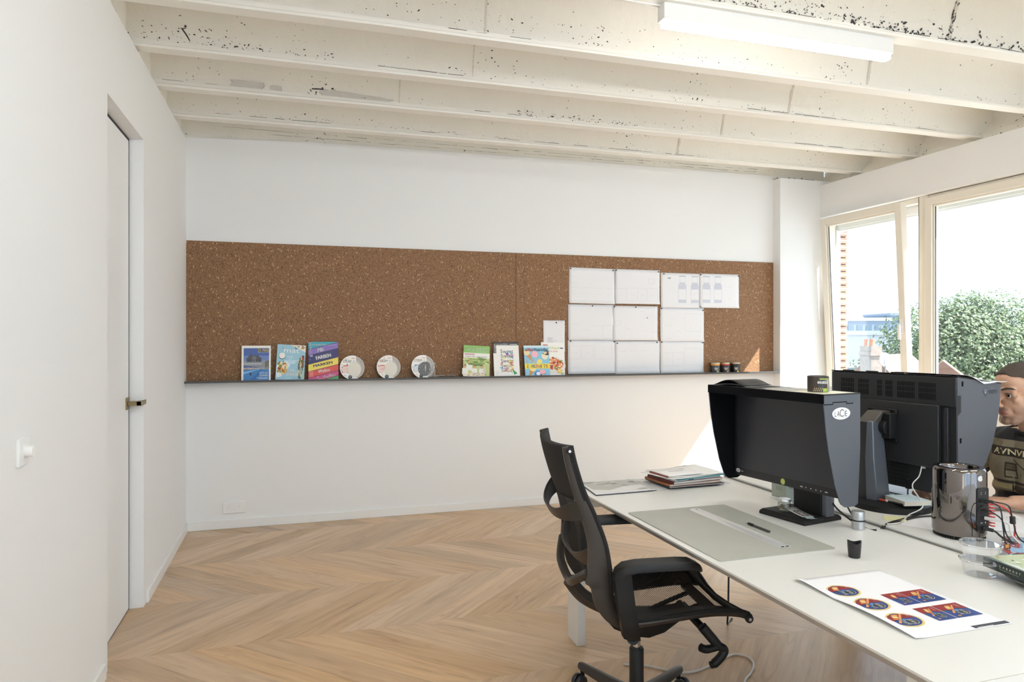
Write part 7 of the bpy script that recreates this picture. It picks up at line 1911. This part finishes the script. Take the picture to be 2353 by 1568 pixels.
# ribbed collar following the neckline
tb = BVHTree.FromPolygons([v.co.copy() for v in body.vertices], [list(p_.vertices) for p_ in body.polygons])
ring = []
for k in range(48):
    a_ = 2 * math.pi * k / 48; dv_ = Vector((math.cos(a_), math.sin(a_), .25 * math.cos(a_))); o_ = Vector((3.752, -3.428, 1.018 + .25 * (3.752 - 3.69))) - PER
    h = tb.ray_cast(o_ + dv_ * .4, -dv_.normalized(), 1.0)
    ring.append((h[0] if h[0] is not None else o_ + dv_ * .07) + dv_.normalized() * .006)
mb = MB(); mb.tube(ring, .0075, M_TEE, 10, closed=True); mb.build('collar', man)
# eyes and brows
for s in (-1, 1):
    c = hl(.0762, s * .0315, .0005) - PER
    mb = MB(); ellipsoid(mb, (0, 0, 0), (.0118 * S,) * 3, mat('eye_white', (0.72, 0.70, 0.68), 0.15, var=0.02), Matrix.Translation(c)); gd = Vector((-1, .10 - .12, -.06)).normalized()
    G = Matrix.Translation(c) @ gd.to_track_quat('Z', 'Y').to_matrix().to_4x4()
    mb.lathe([(0, .01275), (.0024, .0127)], ink('070605', .1), 16, G, caps=False); mb.lathe([(.0024, .0127), (.0058, .0119)], ink('33241A', .15), 20, G, caps=False); mb.build('eye', man)
    mb = MB(); limb(mb, [(hl(.0965, s * .014, .0235) - PER, .0030), (hl(.0930, s * .030, .0290) - PER, .0046), (hl(.0830, s * .046, .0290) - PER, .0036), (hl(.074, s * .054, .0235) - PER, .0018)], M_HAIR); mb.build('eyebrow', man)
    mb = MB(); limb(mb, [(hl(.0835, s * .0195, .0050) - PER, .0010), (hl(.0905, s * .031, .0098) - PER, .0013), (hl(.0835, s * .0440, .0060) - PER, .0010)], ink('1A1410')); mb.build('eyelashes', man)
# shirt print: a printed photo band of a house front with lettering, following the cloth
dg = bpy.context.evaluated_depsgraph_get()
bv = BVHTree.FromPolygons([v.co.copy() for v in tee.data.vertices], [list(p_.vertices) for p_ in tee.data.polygons])
mb = MB(); TY = -3.425
CD = Vector((-.985, -.17, 0)).normalized()
LX = Vector((.17, -.985, 0)).normalized()   # to his left, i.e. reading direction seen from the front
def cloth(a, z, e):
    o = Vector((3.74, TY, 0)) - PER + LX * a + Vector((0, 0, z)) + CD * .6
    h = bv.ray_cast(o, -CD, 1.0)
    return (h[0] + CD * e) if h[0] is not None else None
def cpoly(pts, mt, e):
    P = [cloth(a, z, e) for a, z in pts]
    if all(p is not None for p in P): mb.poly(P, mt)
def crect(a0, z0, a1, z1, mt, e, na=None, nz=None):
    na = na or max(1, int(abs(a1 - a0) / .008)); nz = nz or max(1, int(abs(z1 - z0) / .008))
    for i in range(na):
        for j in range(nz):
            x0, x1 = a0 + (a1 - a0) * i / na, a0 + (a1 - a0) * (i + 1) / na; y0, y1 = z0 + (z1 - z0) * j / nz, z0 + (z1 - z0) * (j + 1) / nz
            cpoly([(x0, y0), (x1, y0), (x1, y1), (x0, y1)], mt, e)
def mottled(name, c, v_, sc): return mat(name, c, .85, var=v_, scale=sc)
M_P1 = mottled('print_sepia', hexc('857A64'), .45, 22); M_P2 = mottled('print_dark', hexc('3A3128'), .3, 30); M_P3 = mottled('print_stripe', hexc('A39468'), .3, 40)
crect(-.20, .765, .20, .985, M_P1, .0012)
crect(-.155, .915, .09, .955, M_P2, .0020); crect(-.19, .80, .19, .812, M_P2, .0020); crect(-.2, .775, .2, .796, M_P3, .0020); crect(-.06, .768, .02, .796, M_P2, .0026); crect(.09, .768, .15, .80, M_P2, .0026)
for a in (-.085, .015, .10): crect(a, .825, a + .052, .890, M_P2, .0020); crect(a + .006, .831, a + .046, .856, M_P1, .0026); crect(a + .006, .862, a + .046, .884, mottled('print_pane', hexc('5E5142'), .3, 40), .0026)
for k in range(24): t0 = k / 24; cpoly([(-.05 + .10 * t0, .905 - .085 * t0), (-.05 + .10 * (t0 + .05), .905 - .085 * (t0 + .05)), (-.043 + .10 * (t0 + .05), .905 - .085 * (t0 + .05)), (-.043 + .10 * t0, .905 - .085 * t0)], M_P2, .0030)
vs, fs, bb = text_mesh('AVNVE', .02); k = .150 / (bb[1] - bb[0])
for f in fs:
    cpoly([(-.135 + (vs[i].x - bb[0]) * k, .924 + vs[i].y * .034) for i in f], ink('D8CDA4', .8), .0034)
mb.build('chest_print', tee, smooth=False, merge=False)
# stylus in the right hand
tp = th
t = thing('stylus', 'dark stylus held in the hand over the drawing tablet', 'pen', tp)
mb = MB(); a = Vector((-.010, -.012, -.002)); tip = Vector((-.035, -.018, (Z0 + .0105) - tp.z)); up_ = (a - tip).normalized(); mb.tube([tip, tip + up_ * .012, tip + up_ * .03, tip + up_ * .14], [.001, .003, .0048, .0040], M_BLK, 12); mb.build('barrel', t)
# his chair, a twin of the one in front
src = [o for o in scene.objects if o.name == 'office_chair'][0]
dup(src, (3.985, -3.43, 0), 180, 'black mesh office chair the man sits on, behind the monitors')
# ================================================================== outside the windows
GZ = -9.0
def leaf_mat(name, c1, c2):
    m = bpy.data.materials.new(name); m.use_nodes = True
    nt = m.node_tree; p = nt.nodes['Principled BSDF']; N = nt.nodes; L = nt.links; p.inputs['Roughness'].default_value = 0.55; p.inputs['Specular IOR Level'].default_value = 0.3
    oi = N.new('ShaderNodeAttribute'); oi.attribute_name = 'leaf'; sp = N.new('ShaderNodeSeparateColor'); L.new(oi.outputs['Color'], sp.inputs['Color'])
    mx = N.new('ShaderNodeMix'); mx.data_type = 'RGBA'; mx.inputs['A'].default_value = (*hexc(c1), 1); mx.inputs['B'].default_value = (*hexc(c2), 1); L.new(sp.outputs['Red'], mx.inputs['Factor']); L.new(mx.outputs['Result'], p.inputs['Base Color'])
    tl = N.new('ShaderNodeBsdfTranslucent'); L.new(mx.outputs['Result'], tl.inputs['Color']); ms = N.new('ShaderNodeMixShader'); ms.inputs['Fac'].default_value = 0.35
    L.new(p.outputs['BSDF'], ms.inputs[1]); L.new(tl.outputs['BSDF'], ms.inputs[2]); L.new(ms.outputs['Shader'], N['Material Output'].inputs['Surface'])
    return m
M_LEAF = leaf_mat('tree_leaves', '434F3B', '8C9A72'); M_BARK = mat('bark', (0.12, 0.09, 0.065), 0.9, var=0.3, scale=5)
def tree(label, base, blobs, n, size, seed):
    t = thing('tree', label, 'tree', base, group=None); rn = random.Random(seed); vs = []; fs = []; cols = []
    tot = sum(b[1] ** 2 for b in blobs)
    for (c, r) in blobs:
        c = Vector(c)
        for _ in range(int(n * r * r / tot)):
            while True:
                d = Vector((rn.gauss(0, 1), rn.gauss(0, 1), rn.gauss(0, 1)))
                if d.length > .1: break
            d.normalize(); q = r * (.72 + .34 * rn.random() ** .7) * (1 + .18 * mnoise.noise(d * 2.3 + c)); p = c + d * q; s_ = size * rn.uniform(.55, 1.25)
            a = (d + Vector((rn.uniform(-.7, .7), rn.uniform(-.7, .7), rn.uniform(-.3, .9)))).normalized(); u = a.cross(Vector((rn.uniform(-1, 1), rn.uniform(-1, 1), rn.uniform(-1, 1)))).normalized(); w = a.cross(u)
            b = len(vs); vs += [p - u * s_, p + w * s_ * .62 - u * s_ * .1, p + u * s_, p - w * s_ * .62 + u * s_ * .1]; fs.append([b, b + 1, b + 2, b + 3]); cv = min(1, max(0, rn.gauss(.5, .25))); cols += [(cv, 0, 0, 1)] * 4
    me = bpy.data.meshes.new('foliage'); me.from_pydata([tuple(v) for v in vs], [], fs); me.materials.append(M_LEAF); ca_ = me.color_attributes.new('leaf', 'FLOAT_COLOR', 'CORNER')
    for i, c in enumerate(cols): ca_.data[i].color = c
    o = bpy.data.objects.new('foliage', me); COL.objects.link(o); o.parent = t
    mb = MB(); h = blobs[0][0][2]; mb.tube(bez([(0, 0, 0), (.15, .05, h * .5), (0, 0, h)], 6), [.42 - .02 * i for i in range(13)], M_BARK, 12)
    for (c, r) in blobs[1:6]: mb.tube(bez([(0.05, 0, h * .62), (c[0] * .4, c[1] * .4, h * .62 + (c[2] - h * .62) * .55), tuple(c)], 5), [.20 - .016 * i for i in range(11)], M_BARK, 8)
    mb.build('trunk', t); return t
# the big leafy tree across the street, about thirty metres off
rgt = Vector((.9545, -.2983, 0)); fwd = Vector((.2983, .9545, 0))
def off(r_, u_, d_): p = rgt * r_ + fwd * d_; return (p.x, p.y, u_ - GZ)
TB = (28.66, 17.16, GZ)
tree('large leafy green tree beyond the windows', TB, [(off(0, -.6, 0), 3.0), (off(-1.3, .55, .0), 2.5), (off(.9, .75, .3), 2.6), (off(2.7, .15, 0), 2.4), (off(-3.0, -1.1, .5), 2.0), (off(-2.0, -2.6, -.5), 2.3), (off(1.6, -2.4, -.8), 2.8), (off(4.2, -1.4, 0), 2.4), (off(-3.3, -2.4, .3), 1.6), (off(.1, 1.9, .2), 1.5), (off(-1.0, -4.0, 0), 2.6), (off(3.6, -4.0, 0), 2.8)], 95000, .082, 5)
M_PALE = mat('pale_render', (0.42, 0.43, 0.45), 0.8, var=0.04, scale=2); M_BLUEG = mat('blue_grey_facade', (0.17, 0.21, 0.27), 0.6, var=0.06, scale=1); M_WIN = mat('facade_window', (0.10, 0.14, 0.18), 0.2, var=0.1)
M_TILE = mat('orange_roof_tile', (0.20, 0.10, 0.065), 0.8, var=0.25, scale=9); M_CHB = mat('old_brick', (0.30, 0.24, 0.20), 0.9, var=0.35, scale=6); M_POT = mat('chimney_pot', (0.48, 0.22, 0.14), 0.8, var=0.1); M_DARKB = mat('slate_grey', (0.16, 0.17, 0.18), 0.8, var=0.2, scale=3)
def house(nm, label, cat, loc, rz, w, d, h, wallm, roof=None, wins=0, win_rows=2):
    t = thing(nm, label, cat, loc, rz); mb = MB(); mb.box((-w / 2, -d / 2, 0), (w / 2, d / 2, h), wallm); mb.build('wall', t, smooth=False)
    if roof:
        kind, rh, rmt = roof; mb = MB(); e = .3
        if kind == 'gable': mb.loft([[(-w / 2 - e, -d / 2 - e, h - .05), (-w / 2 - e, d / 2 + e, h - .05), (-w / 2 - e, 0, h + rh)], [(w / 2 + e, -d / 2 - e, h - .05), (w / 2 + e, d / 2 + e, h - .05), (w / 2 + e, 0, h + rh)]], rmt)
        else: mb.box((-w / 2 - .15, -d / 2 - .15, h), (w / 2 + .15, d / 2 + .15, h + rh), rmt)
        mb.build('roof', t, smooth=False)
    for j in range(win_rows if wins else 0):
        for i in range(wins):
            x = -w / 2 + w * (i + .5) / wins; z = h - 1.2 - 3.0 * j; mb = MB(); mb.box((x - w / wins * .32, -d / 2 - .06, z - 1.0), (x + w / wins * .32, -d / 2 + .02, z + .5), M_WIN); mb.build('window', t, smooth=False)
    return t
house('office_block', 'distant blue grey flat roofed office block left of the tree', 'building', (93.0, 91.2, GZ), -17.4, 7.5, 10, 13.2, M_BLUEG, ('flat', .5, M_PALE), 5, 2)
house('office_block', 'slim darker tower joined to the distant office block', 'building', (98.4, 89.5, GZ), -17.4, 3.4, 9, 14.1, M_BLUEG, ('flat', .4, M_BLUEG), 3, 3)
house('town_house', 'white rendered house wall below the distant office block', 'building', (40.5, 37.6, GZ), -30, 9.0, 8, 10.6, M_PALE, ('flat', .3, M_PALE), 0)
house('town_house', 'low white extension in front of the white house', 'building', (31.0, 26.5, GZ), -30, 6.0, 5, 8.6, M_PALE, ('flat', .2, M_BLUEG), 0)
house('town_house', 'house with an orange tiled roof behind the satellite dish', 'building', (22.1, 15.0, GZ), 20, 2.6, 2.2, 8.5, M_CHB, ('gable', 1.3, M_TILE), 0)
house('town_house', 'house with a pale orange tiled roof at the foot of the tree', 'building', (20.4, 11.36, GZ), 40, 1.3, 1.8, 8.7, M_CHB, ('gable', 1.0, M_TILE), 0)
t = thing('chimney_stack', 'brick chimney stack with clay pots left of the tree', 'chimney', (18.25, 12.10, GZ), -17.4)
mb = MB(); mb.box((-.17, -.35, 0), (.17, .35, 10.15), M_CHB); mb.box((-.20, -.38, 9.85), (.20, .38, 9.97), M_CHB); mb.build('stack', t, smooth=False)
for x, y in ((-.08, -.2), (.06, 0), (-.05, .2)): mb = MB(); mb.lathe([(.07, 10.15), (.06, 10.32), (.072, 10.34), (.072, 10.37), (.05, 10.37)], M_POT, 14, Matrix.Translation((x, y, 0))); mb.build('chimney_pot', t)
t = thing('satellite_dish', 'white satellite dish beside the chimney stack', 'satellite dish', (17.0, 10.33, .80))
mb = MB(); G = Vector((-.75, -.62, .25)).to_track_quat('Z', 'Y').to_matrix().to_4x4(); mb.lathe([(0, -.05), (.08, -.042), (.15, -.015), (.18, 0), (.178, -.008), (.10, -.05), (0, -.06)], mat('dish_white', (0.75, 0.75, 0.74), 0.4), 28, G @ Matrix.Diagonal((.75, 1.1, 1, 1)), caps=False); mb.build('reflector', t)
mb = MB(); mb.tube([(0.05, .05, -.02), (.12, .10, -.35), (.12, .10, -1.04)], .02, M_DARKB, 8); mb.tube([G @ Vector((0, -.16, 0)), G @ Vector((0, -.02, .17))], .008, M_DARKB, 6); mb.build('mast', t)
t = house('tall_house', 'narrow grey house below the satellite dish', 'building', (17.3, 10.65, GZ), -17.4, 1.2, 1.6, 8.65, M_CHB, ('flat', .1, M_DARKB), 0)
mb = MB(); mb.box((6.2, -60, GZ - .3), (220, 220, GZ), mat('street_ground', (0.30, 0.30, 0.29), 0.9, var=0.1, scale=.4)); struct(mb.build('ground', smooth=False))
